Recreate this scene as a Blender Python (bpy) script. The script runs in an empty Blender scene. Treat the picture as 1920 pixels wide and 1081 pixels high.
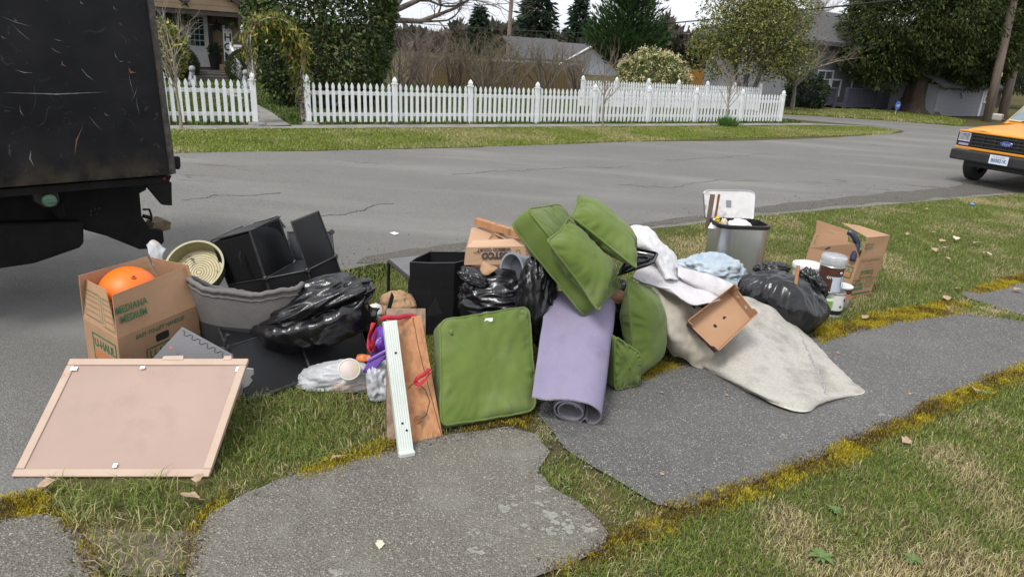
import bpy, bmesh, math, random
import numpy as np
from mathutils import Vector, Matrix, noise as mnoise
rad = math.radians
scene = bpy.context.scene
COL = scene.collection
# ------------------------------------------------------------------ camera, sky, sun, exposure
FPX, PA, PB, PC = 1364.0, -2.38e-5, 3.25e-4, 0.0012          # photograph solved against the flat street plane
_n = np.array([PA*FPX, PB*FPX, 960*PA+540*PB+PC]); CAMH = 1/np.linalg.norm(_n); _z = -_n*CAMH
_y = np.array([0, 0, 1.0]) - _z[2]*_z; _y /= np.linalg.norm(_y); _x = np.cross(_y, _z)
CM = np.array([_x, _y, _z]); CO = np.array([0, 0, CAMH])
cam_d = bpy.data.cameras.new('camera'); cam = bpy.data.objects.new('camera', cam_d); COL.objects.link(cam)
cam_d.sensor_width = 36; cam_d.lens = 36*FPX/1920; cam_d.clip_start = 0.05; cam_d.clip_end = 3000
_m = np.eye(4); _m[:3, 0] = CM[:, 0]; _m[:3, 1] = -CM[:, 1]; _m[:3, 2] = -CM[:, 2]; _m[:3, 3] = CO
cam.matrix_world = Matrix(_m.tolist()); scene.camera = cam
world = bpy.data.worlds.new('World'); scene.world = world; world.use_nodes = True
wn = world.node_tree.nodes; wl = world.node_tree.links; wn.clear()
sky = wn.new('ShaderNodeTexSky'); sky.sky_type = 'NISHITA'; sky.sun_disc = False
sky.sun_elevation = rad(58); sky.sun_rotation = rad(215); sky.air_density = 1.0; sky.dust_density = 4.0; sky.ozone_density = 1.0
hs = wn.new('ShaderNodeHueSaturation'); hs.inputs['Saturation'].default_value = 0.10
mxw = wn.new('ShaderNodeMix'); mxw.data_type = 'RGBA'; mxw.inputs[0].default_value = 0.72
mxw.inputs[7].default_value = (6.8, 7.0, 7.5, 1)              # even pale cloud cover over the clear sky model
bgw = wn.new('ShaderNodeBackground'); bgw.inputs[1].default_value = 0.10
ow = wn.new('ShaderNodeOutputWorld')
wl.new(sky.outputs[0], hs.inputs['Color']); wl.new(hs.outputs[0], mxw.inputs[6]); wl.new(mxw.outputs[2], bgw.inputs[0]); wl.new(bgw.outputs[0], ow.inputs[0])
sd = bpy.data.lights.new('sun', 'SUN'); sd.energy = 1.5; sd.angle = rad(18); sd.color = (1, 0.97, 0.92)
sun = bpy.data.objects.new('sun', sd); COL.objects.link(sun)
_sd = Vector((math.sin(rad(215))*math.cos(rad(58)), math.cos(rad(215))*math.cos(rad(58)), math.sin(rad(58))))
sun.rotation_euler = _sd.to_track_quat('Z', 'Y').to_euler()
vs = scene.view_settings; vs.view_transform = 'Standard'; vs.look = 'None'; vs.gamma = 1; vs.exposure = 0.9; vs.use_curve_mapping = False
# ------------------------------------------------------------------ pixel to place
def ray(u, v): return CM @ np.array([(u-960)/FPX, (v-540)/FPX, 1.0])
def G(u, v, z=0.0):                                          # point at height z seen at pixel
    r = ray(u, v); return CO + r*(z-CAMH)/r[2]
def Yp(u, v, y):                                             # point at ground distance y seen at pixel
    r = ray(u, v); return CO + r*(y/r[1])
SD = np.array([.828, .56, 0]); SD /= np.linalg.norm(SD); TD = np.array([-SD[1], SD[0], 0]); UZ = np.array([0, 0, 1.0])
def S(a, b, z=0.0): return SD*a + TD*b + UZ*z                # street frame: a along the street, b across it
def FB(u, v, b):                                             # pixel on an upright plane parallel to the street
    r = ray(u, v); p = CO + r*(b/(r@TD)); return p@SD, p[2]
def AB(u, v, z=0): p = G(u, v, z); return p@SD, p@TD
RS = np.array([SD, TD, UZ]).T
YAW = math.atan2(SD[1], SD[0])
# ------------------------------------------------------------------ materials
def lin(h):
    h = h.lstrip('#'); o = []
    for i in (0, 2, 4):
        c = int(h[i:i+2], 16)/255; o.append(c/12.92 if c <= .04045 else ((c+.055)/1.055)**2.4)
    return tuple(o)+(1.0,)
def C(c, k=1.0):
    if isinstance(c, str): c = lin(c)
    return (c[0]*k, c[1]*k, c[2]*k, 1.0)
MATS = {}
def mk(name, c1, c2=None, sc=8, rough=.7, bump=0.0, bsc=None, metal=0.0, detail=5, lo=.35, hi=.65, c3=None, sc3=2, lo3=.5, hi3=.7,
       stretch=None, spec=.5, coat=0, sheen=0, trans=0, alpha=1, rr=0.0, bdist=.01, sss=0):
    if name in MATS: return MATS[name]
    m = bpy.data.materials.new(name); m.use_nodes = True; nt = m.node_tree; N = nt.nodes; L = nt.links
    p = N['Principled BSDF']; p.inputs['Roughness'].default_value = rough; p.inputs['Metallic'].default_value = metal
    p.inputs['Specular IOR Level'].default_value = spec
    if coat: p.inputs['Coat Weight'].default_value = coat; p.inputs['Coat Roughness'].default_value = .08
    if sheen: p.inputs['Sheen Weight'].default_value = sheen; p.inputs['Sheen Roughness'].default_value = .5
    if trans: p.inputs['Transmission Weight'].default_value = trans
    if alpha < 1: p.inputs['Alpha'].default_value = alpha
    tc = N.new('ShaderNodeTexCoord'); co = tc.outputs['Object']
    if stretch:
        mp = N.new('ShaderNodeMapping'); mp.inputs['Scale'].default_value = stretch; L.new(co, mp.inputs[0]); co = mp.outputs[0]
    def nz(scale, det=detail):
        n = N.new('ShaderNodeTexNoise'); n.inputs['Scale'].default_value = scale; n.inputs['Detail'].default_value = det; n.inputs['Roughness'].default_value = .6
        L.new(co, n.inputs['Vector']); return n.outputs['Fac']
    def ramp(f, a, b):
        r = N.new('ShaderNodeMapRange'); r.inputs['From Min'].default_value = a; r.inputs['From Max'].default_value = b; L.new(f, r.inputs['Value']); return r.outputs[0]
    def mix(f, a, b):
        x = N.new('ShaderNodeMix'); x.data_type = 'RGBA'; L.new(f, x.inputs[0])
        for k, s in ((6, a), (7, b)):
            if hasattr(s, 'links'): L.new(s, x.inputs[k])
            else: x.inputs[k].default_value = s
        return x.outputs[2]
    c1 = C(c1); col = None
    if c2 is not None: col = mix(ramp(nz(sc), lo, hi), c1, C(c2))
    if c3 is not None: col = mix(ramp(nz(sc3), lo3, hi3), col if col is not None else c1, C(c3))
    if col is not None: L.new(col, p.inputs['Base Color'])
    else: p.inputs['Base Color'].default_value = c1
    if bump:
        b = N.new('ShaderNodeBump'); b.inputs['Strength'].default_value = bump; b.inputs['Distance'].default_value = bdist
        L.new(nz(bsc or sc*4), b.inputs['Height']); L.new(b.outputs[0], p.inputs['Normal'])
    if rr: L.new(ramp2(N, L, nz(sc*1.7), rough-rr, rough+rr), p.inputs['Roughness'])
    MATS[name] = m; return m
def ramp2(N, L, f, a, b):
    r = N.new('ShaderNodeMapRange'); r.inputs['From Min'].default_value = .3; r.inputs['From Max'].default_value = .7
    r.inputs['To Min'].default_value = a; r.inputs['To Max'].default_value = b; L.new(f, r.inputs['Value']); return r.outputs[0]
def attr_mat(name, rough=.6, spec=.3, transl=0.0):           # colour of each leaf or blade comes with the leaf
    m = bpy.data.materials.new(name); m.use_nodes = True; N = m.node_tree.nodes; L = m.node_tree.links
    p = N['Principled BSDF']; p.inputs['Roughness'].default_value = rough; p.inputs['Specular IOR Level'].default_value = spec
    a = N.new('ShaderNodeAttribute'); a.attribute_name = 'Col'; L.new(a.outputs['Color'], p.inputs['Base Color'])
    if transl:
        t = N.new('ShaderNodeBsdfTranslucent'); L.new(a.outputs['Color'], t.inputs['Color'])
        x = N.new('ShaderNodeMixShader'); x.inputs[0].default_value = transl
        L.new(p.outputs[0], x.inputs[1]); L.new(t.outputs[0], x.inputs[2]); L.new(x.outputs[0], N['Material Output'].inputs[0])
    return m
def asphalt(name, dark, mid, stone, sc=90, lichen=None, dirt=None, st=.62, dsc=.9, dlo=.55, dhi=.75, bs=.7, cracks=False):
    m = bpy.data.materials.new(name); m.use_nodes = True; N = m.node_tree.nodes; L = m.node_tree.links
    p = N['Principled BSDF']; p.inputs['Roughness'].default_value = .88; p.inputs['Specular IOR Level'].default_value = .35
    tc = N.new('ShaderNodeTexCoord'); co = tc.outputs['Object']
    vo = N.new('ShaderNodeTexVoronoi'); vo.inputs['Scale'].default_value = sc; L.new(co, vo.inputs['Vector'])
    vf = N.new('ShaderNodeTexVoronoi'); vf.feature = 'F1'; vf.inputs['Scale'].default_value = sc*.42; L.new(co, vf.inputs['Vector'])
    def mr(f, a, b, c=0, d=1):
        r = N.new('ShaderNodeMapRange'); r.inputs[1].default_value = a; r.inputs[2].default_value = b; r.inputs[3].default_value = c; r.inputs[4].default_value = d; L.new(f, r.inputs[0]); return r.outputs[0]
    def nz(s, d=5):
        n = N.new('ShaderNodeTexNoise'); n.inputs['Scale'].default_value = s; n.inputs['Detail'].default_value = d; n.inputs['Roughness'].default_value = .65; L.new(co, n.inputs['Vector']); return n.outputs['Fac']
    def mix(f, a, b):
        x = N.new('ShaderNodeMix'); x.data_type = 'RGBA'; L.new(f, x.inputs[0])
        for k, s in ((6, a), (7, b)):
            if hasattr(s, 'links'): L.new(s, x.inputs[k])
            else: x.inputs[k].default_value = C(s)
        return x.outputs[2]
    sep = N.new('ShaderNodeSeparateColor'); L.new(vo.outputs['Color'], sep.inputs[0])
    sep2 = N.new('ShaderNodeSeparateColor'); L.new(vf.outputs['Color'], sep2.inputs[0])
    mul = N.new('ShaderNodeMath'); mul.operation = 'MULTIPLY'; L.new(mr(sep.outputs[0], st, 1.0), mul.inputs[0]); L.new(mr(vo.outputs['Distance'], .55, .25), mul.inputs[1])
    mul2 = N.new('ShaderNodeMath'); mul2.operation = 'MULTIPLY'; L.new(mr(sep2.outputs[0], .93, .97, 0, .8), mul2.inputs[0]); L.new(mr(vf.outputs['Distance'], .30, .15), mul2.inputs[1])
    base = mix(mr(nz(sc*1.3, 3), .35, .65), dark, mid)
    base = mix(mr(nz(.55, 6), .4, .62, 0, .35), base, mid)
    if dirt: base = mix(mr(nz(dsc, 8), dlo, dhi, 0, .8), base, dirt)
    base = mix(mul.outputs[0], base, stone); base = mix(mul2.outputs[0], base, stone)
    if lichen:
        base = mix(mr(nz(2.3, 8), .52, .72, 0, .45), base, lichen)
    if cracks:
        mpc = N.new('ShaderNodeMapping'); mpc.inputs['Rotation'].default_value = (0, 0, -YAW); mpc.inputs['Scale'].default_value = (.25, 1.2, 1); L.new(co, mpc.inputs[0])
        def cn(s, w, seed):
            n = N.new('ShaderNodeTexNoise'); n.inputs['Scale'].default_value = s; n.inputs['Detail'].default_value = 6; n.inputs['Distortion'].default_value = .2; a = N.new('ShaderNodeVectorMath'); a.operation = 'ADD'; a.inputs[1].default_value = (seed, seed, 0); L.new(mpc.outputs[0], a.inputs[0]); L.new(a.outputs[0], n.inputs['Vector']); q = N.new('ShaderNodeMath'); q.operation = 'SUBTRACT'; L.new(n.outputs['Fac'], q.inputs[0]); q.inputs[1].default_value = .5; z = N.new('ShaderNodeMath'); z.operation = 'ABSOLUTE'; L.new(q.outputs[0], z.inputs[0]); return mr(z.outputs[0], w, w*.3), n.outputs['Fac']
        c1_, band = cn(.5, .0035, 4.0); c2_, band2 = cn(.8, .16, 9.0)
        base = mix(mr(band, .48, .66, 0, .6), base, [x*.72 for x in mid]); base = mix(mr(band2, .5, .7, 0, .55), base, [x*1.25 for x in mid]); mk_ = N.new('ShaderNodeMath'); mk_.operation = 'MULTIPLY'; L.new(c1_, mk_.inputs[0]); L.new(mr(nz(.23, 2), .5, .6), mk_.inputs[1]); base = mix(mr(mk_.outputs[0], 0, 1, 0, .6), base, (.04, .039, .037))
    L.new(base, p.inputs['Base Color'])
    hgt = N.new('ShaderNodeMath'); hgt.operation = 'ADD'; L.new(mr(vo.outputs['Distance'], .6, 0), hgt.inputs[0]); L.new(nz(sc*.6, 4), hgt.inputs[1])
    b = N.new('ShaderNodeBump'); b.inputs['Strength'].default_value = bs; b.inputs['Distance'].default_value = .006; L.new(hgt.outputs[0], b.inputs['Height']); L.new(b.outputs[0], p.inputs['Normal'])
    return m
# ------------------------------------------------------------------ objects
def link(o): COL.objects.link(o); return o
def tag(o, label=None, cat=None, group=None, kind=None):
    if label: o['label'] = label
    if cat: o['category'] = cat
    if group: o['group'] = group
    if kind: o['kind'] = kind
    return o
def thing(name, label, cat, loc=(0, 0, 0), group=None, rz=0):
    o = bpy.data.objects.new(name, None); link(o); o.location = tuple(float(q) for q in loc); o.rotation_euler = (0, 0, rz); o.empty_display_size = .1
    return tag(o, label, cat, group)
def wloc(o):
    p = np.zeros(3)
    while o is not None: p += np.array(o.location); o = o.parent
    return p
def orth(a):
    a = np.array(a, float); a /= np.linalg.norm(a); b = np.array([0, 0, 1.]) if abs(a[2]) < .9 else np.array([1., 0, 0])
    x = np.cross(b, a); x /= np.linalg.norm(x); return x, np.cross(a, x), a
class MB:
    def __init__(s): s.v = []; s.f = []; s.mi = []; s.n = 0
    def add(s, vs, fs, m=0):
        vs = np.asarray(vs, float).reshape(-1, 3); s.v.append(vs)
        for f in fs: s.f.append(tuple(i+s.n for i in f)); s.mi.append(m)
        s.n += len(vs); return s
    def box(s, c, size, R=None, m=0):                        # R: 3x3 with axes as columns
        h = np.array(size)/2.; q = np.array([[x, y, z] for x in (-1, 1) for y in (-1, 1) for z in (-1, 1)])*h
        if R is not None: q = q @ np.asarray(R).T
        return s.add(q+np.asarray(c), [(0, 1, 3, 2), (4, 6, 7, 5), (0, 4, 5, 1), (2, 3, 7, 6), (0, 2, 6, 4), (1, 5, 7, 3)], m)
    def hexa(s, p, m=0):                                     # p: 4 bottom, 4 top, same winding
        return s.add(p, [(3, 2, 1, 0), (4, 5, 6, 7), (0, 1, 5, 4), (1, 2, 6, 5), (2, 3, 7, 6), (3, 0, 4, 7)], m)
    def slab(s, quad, t, m=0):                               # quad of 4 points thickened behind its normal
        q = np.asarray(quad, float); n = np.cross(q[1]-q[0], q[3]-q[0]); n /= np.linalg.norm(n)
        return s.hexa(np.vstack([q-n*t, q]), m)
    def tube(s, path, r, n=8, m=0, closed=False, cap=True):
        P = np.asarray(path, float); k = len(P); r = np.full(k, r) if np.isscalar(r) else np.asarray(r, float)
        T = np.zeros_like(P)
        if closed: T = np.roll(P, -1, 0)-np.roll(P, 1, 0)
        else: T[1:-1] = P[2:]-P[:-2]; T[0] = P[1]-P[0]; T[-1] = P[-1]-P[-2]
        T /= np.maximum(np.linalg.norm(T, axis=1, keepdims=True), 1e-9)
        x, y, _ = orth(T[0]); X = [x]
        for i in range(1, k):
            x = X[-1]-(X[-1]@T[i])*T[i]; nn = np.linalg.norm(x); x = x/nn if nn > 1e-6 else orth(T[i])[0]; X.append(x)
        X = np.array(X); Yv = np.cross(T, X); an = np.arange(n)*2*math.pi/n
        V = P[:, None]+r[:, None, None]*(np.cos(an)[None, :, None]*X[:, None]+np.sin(an)[None, :, None]*Yv[:, None])
        F = []
        for i in range(k if closed else k-1):
            j = (i+1) % k
            for a in range(n): b = (a+1) % n; F.append((i*n+a, i*n+b, j*n+b, j*n+a))
        if cap and not closed: F.append(tuple(range(n))[::-1]); F.append(tuple((k-1)*n+a for a in range(n)))
        return s.add(V.reshape(-1, 3), F, m)
    def lathe(s, prof, n=24, c=(0, 0, 0), ax=(0, 0, 1), m=0, close=False, X=None):
        x, y, a = orth(ax)
        if X is not None: x = np.asarray(X, float); x = x-(x@a)*a; x /= np.linalg.norm(x); y = np.cross(a, x)
        pr = np.asarray(prof, float); an = np.arange(n)*2*math.pi/n; k = len(pr)
        V = np.asarray(c)+pr[:, 0][:, None, None]*(np.cos(an)[None, :, None]*x+np.sin(an)[None, :, None]*y)+pr[:, 1][:, None, None]*a
        F = [(i*n+q, i*n+(q+1) % n, (i+1)*n+(q+1) % n, (i+1)*n+q) for i in range(k-1) for q in range(n)]
        if pr[0][0] > 1e-6 and close: F.append(tuple(range(n))[::-1])
        if pr[-1][0] > 1e-6 and close: F.append(tuple((k-1)*n+q for q in range(n)))
        return s.add(V.reshape(-1, 3), F, m)
    def prism(s, pts, vec, m=0):                             # planar outline extruded along vec
        p = np.asarray(pts, float); k = len(p); vec = np.asarray(vec, float)
        F = [tuple(range(k))[::-1], tuple(k+i for i in range(k))]+[(i, (i+1) % k, k+(i+1) % k, k+i) for i in range(k)]
        return s.add(np.vstack([p, p+vec]), F, m)
    def grid(s, V, m=0, wu=False, wv=False):
        nu, nv = V.shape[:2]; F = []
        for i in range(nu if wu else nu-1):
            for j in range(nv if wv else nv-1):
                a, b = (i+1) % nu, (j+1) % nv; F.append((i*nv+j, a*nv+j, a*nv+b, i*nv+b))
        return s.add(V.reshape(-1, 3), F, m)
    def mesh(s, name, mats, off=(0, 0, 0), smooth=False, bevel=0, seg=2, fix=True):
        V = np.vstack(s.v)-np.asarray(off, float); me = bpy.data.meshes.new(name); me.from_pydata(V.tolist(), [], s.f)
        for m in (mats if isinstance(mats, (list, tuple)) else [mats]): me.materials.append(m)
        if max(s.mi) > 0: me.polygons.foreach_set('material_index', s.mi)
        if bevel or fix:
            bm = bmesh.new(); bm.from_mesh(me); bmesh.ops.remove_doubles(bm, verts=bm.verts, dist=1e-5); bmesh.ops.recalc_face_normals(bm, faces=bm.faces)
            if bevel: bmesh.ops.bevel(bm, geom=[e for e in bm.edges if len(e.link_faces) == 2 and e.calc_face_angle(0) > .6], offset=bevel, segments=seg, profile=.6, affect='EDGES')
            bm.to_mesh(me); bm.free()
        if smooth: smoothmesh(me, smooth)
        return me
    def build(s, name, mats, parent=None, loc=None, **k):
        off = wloc(parent) if parent is not None else (np.asarray(loc, float) if loc is not None else np.zeros(3))
        o = bpy.data.objects.new(name, s.mesh(name, mats, off, **k)); link(o)
        if parent is not None: o.parent = parent
        elif loc is not None: o.location = tuple(float(q) for q in loc)
        return o
def smoothmesh(me, ang=True):
    me.polygons.foreach_set('use_smooth', [True]*len(me.polygons))
    if ang is not True:
        me.set_sharp_from_angle(angle=ang)
def put(name, me, parent=None, loc=(0, 0, 0), rot=None):     # another object on shared mesh data
    o = bpy.data.objects.new(name, me); link(o); o.parent = parent
    if rot is not None:
        m = Matrix(np.asarray(rot).tolist()).to_4x4() if not isinstance(rot, Matrix) else rot.to_4x4(); m.translation = Vector([float(q) for q in loc]); o.matrix_local = m
    else: o.location = tuple(float(q) for q in loc)
    return o
def npmesh(name, V, quads=None, tris=None, col=None, mat=None, smooth=False):
    me = bpy.data.meshes.new(name); nq = 0 if quads is None else len(quads); nt = 0 if tris is None else len(tris)
    loops = np.concatenate([q.reshape(-1) for q in (quads, tris) if q is not None]).astype(np.int32)
    st = np.concatenate([np.arange(nq)*4, nq*4+np.arange(nt)*3]).astype(np.int32)
    me.vertices.add(len(V)); me.vertices.foreach_set('co', np.ascontiguousarray(V, np.float32).ravel())
    me.loops.add(len(loops)); me.loops.foreach_set('vertex_index', loops)
    me.polygons.add(nq+nt); me.polygons.foreach_set('loop_start', st)
    me.update(calc_edges=True)
    if col is not None:
        a = me.color_attributes.new('Col', 'FLOAT_COLOR', 'POINT'); c4 = np.ones((len(V), 4), np.float32); c4[:, :3] = col; a.data.foreach_set('color', c4.ravel())
    if mat: me.materials.append(mat)
    if smooth: me.polygons.foreach_set('use_smooth', np.ones(nq+nt, bool))
    return me
def inpoly(P, poly):
    x, y = P[:, 0], P[:, 1]; r = np.zeros(len(P), bool); q = np.asarray(poly)[:, :2]; j = len(q)-1
    for i in range(len(q)):
        c = ((q[i, 1] > y) != (q[j, 1] > y)) & (x < (q[j, 0]-q[i, 0])*(y-q[i, 1])/(q[j, 1]-q[i, 1]+1e-12)+q[i, 0]); r ^= c; j = i
    return r
def vnoise(P, sc, seed=0):                                   # cheap smooth value noise, 0..1
    p = np.asarray(P)[:, :2]*sc+seed*17.3; i = np.floor(p); f = p-i; f = f*f*(3-2*f)
    def h(a, b): q = np.sin(a*127.1+b*311.7+seed*7.7)*43758.5453; return q-np.floor(q)
    a, b = i[:, 0], i[:, 1]
    return (h(a, b)*(1-f[:, 0])+h(a+1, b)*f[:, 0])*(1-f[:, 1])+(h(a, b+1)*(1-f[:, 0])+h(a+1, b+1)*f[:, 0])*f[:, 1]
def fbm(P, sc, seed=0, o=3): return sum(vnoise(P, sc*2**k, seed+k)*.5**k for k in range(o))/sum(.5**k for k in range(o))
def wob(pts, amp, seed=0, step=.12):                          # densify an outline and make it uneven
    q = np.asarray(pts, float); out = []
    for i in range(len(q)):
        a, b = q[i], q[(i+1) % len(q)]; n = max(1, int(np.linalg.norm(b-a)/step)); n = min(n, 80)
        for k in range(n): out.append(a+(b-a)*k/n)
    out = np.array(out); out[:, 0] += (fbm(out, 3.1, seed)-.5)*2*amp+(vnoise(out, 14, seed+5)-.5)*amp; out[:, 1] += (fbm(out, 3.1, seed+9)-.5)*2*amp+(vnoise(out, 14, seed+8)-.5)*amp
    return out
def sheet(name, pts, z, mat, kind='structure'):
    me = bpy.data.meshes.new(name); bm = bmesh.new(); vsx = [bm.verts.new((p[0], p[1], z)) for p in pts]; f = bm.faces.new(vsx); bmesh.ops.triangulate(bm, faces=[f]); bmesh.ops.recalc_face_normals(bm, faces=bm.faces)
    if bm.faces and sum(q.normal.z for q in bm.faces) < 0: bmesh.ops.reverse_faces(bm, faces=bm.faces)
    bm.to_mesh(me); bm.free(); me.materials.append(mat); o = link(bpy.data.objects.new(name, me)); tag(o, kind=kind); return o
def blades(name, polys, dens, h, w, pal, excl=(), seed=1, clump=0, lean=.5, mat=None, z=0, dfun=None, label=None, cat='grass', palfun=None, feather=.02, spill=0):
    rg = np.random.default_rng(seed); PT = []
    for poly in polys:
        q = np.asarray(poly)[:, :2]; lo, hi = q.min(0), q.max(0); n = int((hi-lo).prod()*dens)
        p = lo+rg.random((n, 2))*(hi-lo); p = p[inpoly(p, q)]; PT.append(p)
    p = np.vstack(PT)
    if spill: p = p+rg.normal(0, spill, p.shape)*(.3+1.4*fbm(p, 9, seed)[:, None])
    for e in excl: p = p[~inpoly(p+rg.normal(0, feather, p.shape), e)]
    if dfun is not None: p = p[rg.random(len(p)) < dfun(p)]
    n = len(p); hh = rg.uniform(h[0], h[1], n)*(.55+.9*fbm(p, 2.2, seed)); az = rg.uniform(0, 2*math.pi, n)+(clump*6*fbm(p, 4, seed+3))
    ln = lean*rg.uniform(.2, 1.3, n); ww = w*rg.uniform(.6, 1.3, n)
    d = np.stack([np.cos(az), np.sin(az), np.zeros(n)], 1); sx = np.stack([-np.sin(az), np.cos(az), np.zeros(n)], 1)
    tw = rg.uniform(-1, 1, n)[:, None]; sx = sx*np.cos(tw)+d*np.sin(tw)*.8
    B0 = np.concatenate([p, np.full((n, 1), z-.002)], 1); up = np.array([0, 0, 1.])
    m1 = B0+(up*(hh*.55)[:, None])+d*(hh*ln*.35)[:, None]; t1 = B0+up*(hh*(1-.35*np.minimum(ln, 1.4)))[:, None]+d*(hh*ln*.95)[:, None]
    V = np.stack([B0-sx*ww[:, None]/2, B0+sx*ww[:, None]/2, m1-sx*ww[:, None]*.42, m1+sx*ww[:, None]*.42, t1], 1)
    ids = np.arange(n)[:, None]*5
    Q = ids+np.array([[0, 1, 3, 2]]); T = ids+np.array([[2, 3, 4]])
    pal = np.array([C(c)[:3] for c in pal]); 
    if palfun is not None: ci = palfun(p, rg)
    else: ci = rg.integers(0, len(pal), n)
    cc = pal[ci]*rg.uniform(.75, 1.25, (n, 1)); cc = np.repeat(cc, 5, 0)
    me = npmesh(name, V.reshape(-1, 3), Q, T, np.clip(cc, 0, 1), mat); o = link(bpy.data.objects.new(name, me))
    tag(o, label, cat if label else None, kind='stuff'); return o
def leaves_np(P, D, Lw, Ll, rg, pal, jit=.6, w=None, fold=.15):     # P points, D main directions, returns V,Q,col
    n = len(P); D = D+rg.normal(0, jit, (n, 3)); D /= np.linalg.norm(D, axis=1, keepdims=True)
    U = rg.normal(0, 1, (n, 3)); Sx = np.cross(D, U); Sx /= np.linalg.norm(Sx, axis=1, keepdims=True)
    N = np.cross(Sx, D); l = (Ll*rg.uniform(.6, 1.3, n))[:, None]; ww = (Lw*rg.uniform(.6, 1.3, n))[:, None]
    V = np.stack([P, P+D*l*.45+Sx*ww*.5+N*ww*fold, P+D*l, P+D*l*.45-Sx*ww*.5+N*ww*fold], 1)
    Q = np.arange(n)[:, None]*4+np.array([[0, 1, 2, 3]])
    pal = np.array([C(c)[:3] for c in pal]); pr = np.asarray(w, float)/np.sum(w) if w is not None else None
    cc = pal[rg.choice(len(pal), n, p=pr)]*rg.uniform(.7, 1.3, (n, 1)); return V.reshape(-1, 3), Q, np.clip(np.repeat(cc, 4, 0), 0, 1)
M_leaf = attr_mat('leaf_gloss', .42, .4, .18); M_leafm = attr_mat('leaf_matt', .7, .2, .25); M_blade = attr_mat('blade', .65, .25, .3)
# ------------------------------------------------------------------ ground, road, paths
def px(l): return np.array([G(u, v)[:2] for u, v in l])
M_soil = mk('soil_turf', (.062, .058, .024), (.095, .085, .036), sc=5, rough=.98, bump=.6, bsc=40, spec=.05, c3=(.075, .058, .036), sc3=1.6, lo3=.52, hi3=.66)
M_road = asphalt('road_asphalt', (.085, .083, .078), (.175, .171, .159), (.27, .26, .24), sc=95, dirt=(.125, .115, .098), dsc=.35, st=.5, cracks=True)
M_pathA = asphalt('path_asphalt', (.06, .055, .046), (.185, .172, .145), (.38, .36, .315), sc=100, lichen=(.24, .235, .21), dirt=(.17, .155, .12), dsc=1.1, dlo=.5, st=.6, bs=.9)
M_pathB = asphalt('path_asphalt_dark', (.045, .044, .043), (.15, .147, .14), (.37, .362, .345), sc=100, lichen=(.17, .17, .16), dirt=(.12, .11, .09), dsc=1.1, st=.6, bs=.9)
M_walk = mk('old_concrete', (.17, .165, .155), (.25, .24, .22), sc=3, rough=.9, bump=.4, bsc=60, c3=(.11, .11, .09), sc3=1.2)
M_dirt = mk('bare_dirt', (.085, .068, .05), (.15, .125, .095), sc=9, rough=.95, bump=.8, bsc=50)
sheet('ground', [(-900, -300), (900, -300), (900, 1500), (-900, 1500)], -.004, M_soil)
near_edge = [(-500, 1010), (0, 945), (70, 925), (112, 880), (150, 700), (250, 640), (400, 572), (640, 508), (730, 492), (880, 470), (1000, 456), (1200, 433), (1290, 422), (1400, 408), (1600, 389), (1920, 362)]
ne = px(near_edge)
far = [S(60, 14.2), S(31, 14.6), G(1800, 237), G(1700, 229), G(1600, 222), G(1465, 214), S(22, 19.8), S(20.5, 18.6), G(1465, 222), G(1560, 230), G(1640, 236), G(1697, 246), G(1690, 249), G(1560, 258), G(1400, 264), G(1130, 266), G(900, 276), G(600, 283), G(330, 285), S(-30, 12.4), S(-30, 5)]
road_poly = np.vstack([ne, [S(60, 5.6)[:2]], [p[:2] for p in far]])
road_poly = wob(road_poly, .05, 3, .2)
sheet('road', road_poly, .004, M_road)
# cracks running along the road
rgc = np.random.default_rng(12)
for ci, line in enumerate(([(335, 374), (400, 367), (470, 364), (540, 360)], [(840, 328), (930, 323), (1040, 316), (1180, 311)], [(560, 405), (660, 398), (730, 380)], [(1250, 300), (1340, 296), (1450, 288)], [(1150, 345), (1260, 352), (1330, 340), (1420, 338)])):
    P_ = px(line); t_ = np.linspace(0, len(P_)-1, 90); Q_ = np.stack([np.interp(t_, range(len(P_)), P_[:, k]) for k in (0, 1)], 1); Q_ += (np.stack([fbm(Q_, 3, 3+ci), fbm(Q_, 3, 30+ci)], 1)-.5)*.35+rgc.normal(0, .012, Q_.shape); w_ = rgc.uniform(.003, .014, 90)[:, None]; d_ = np.gradient(Q_, axis=0); d_ /= np.linalg.norm(d_, axis=1, keepdims=True); s_ = np.stack([-d_[:, 1], d_[:, 0]], 1)*w_; z_ = np.full((90, 1), .0062)
    b = MB(); b.grid(np.stack([np.hstack([Q_-s_, z_]), np.hstack([Q_+s_, z_])], 1)); tag(b.build('road_crack', mk('crack_tar', (.035, .034, .032), (.06, .058, .054), sc=30, rough=.95), fix=False), kind='structure')
# worn dark tyre band and loose dirt along the near edge of the road
de = [(640, 500), (880, 466), (1200, 428), (1400, 402), (1600, 384), (1800, 368), (1990, 352), (1990, 318), (1890, 335), (1800, 345), (1760, 352), (1500, 378), (1380, 392), (1200, 420), (900, 452), (700, 480)]
sheet('road_edge_dirt', wob(px(de), .1, 8, .2), .008, asphalt('edge_dirt', (.06, .055, .048), (.105, .095, .08), (.2, .19, .16), sc=60, st=.75))
pA = [(340, 1230), (352, 1081), (358, 1010), (395, 958), (520, 903), (640, 868), (745, 838), (800, 826), (885, 812), (950, 803), (1010, 818), (1035, 850), (1012, 885), (1035, 915), (1085, 948), (1120, 975), (1142, 1003), (1128, 1032), (1060, 1062), (985, 1090), (900, 1230)]
pB = [(1000, 770), (1045, 740), (1140, 715), (1250, 690), (1330, 662), (1430, 640), (1535, 634), (1620, 610), (1700, 598), (1800, 590), (1875, 597), (1920, 604), (1985, 620), (2020, 640), (1985, 664), (1920, 690), (1850, 716), (1740, 762), (1700, 790), (1620, 820), (1540, 858), (1420, 905), (1340, 938), (1265, 958), (1222, 946), (1172, 912), (1122, 882), (1062, 848), (1035, 810)]
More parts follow.
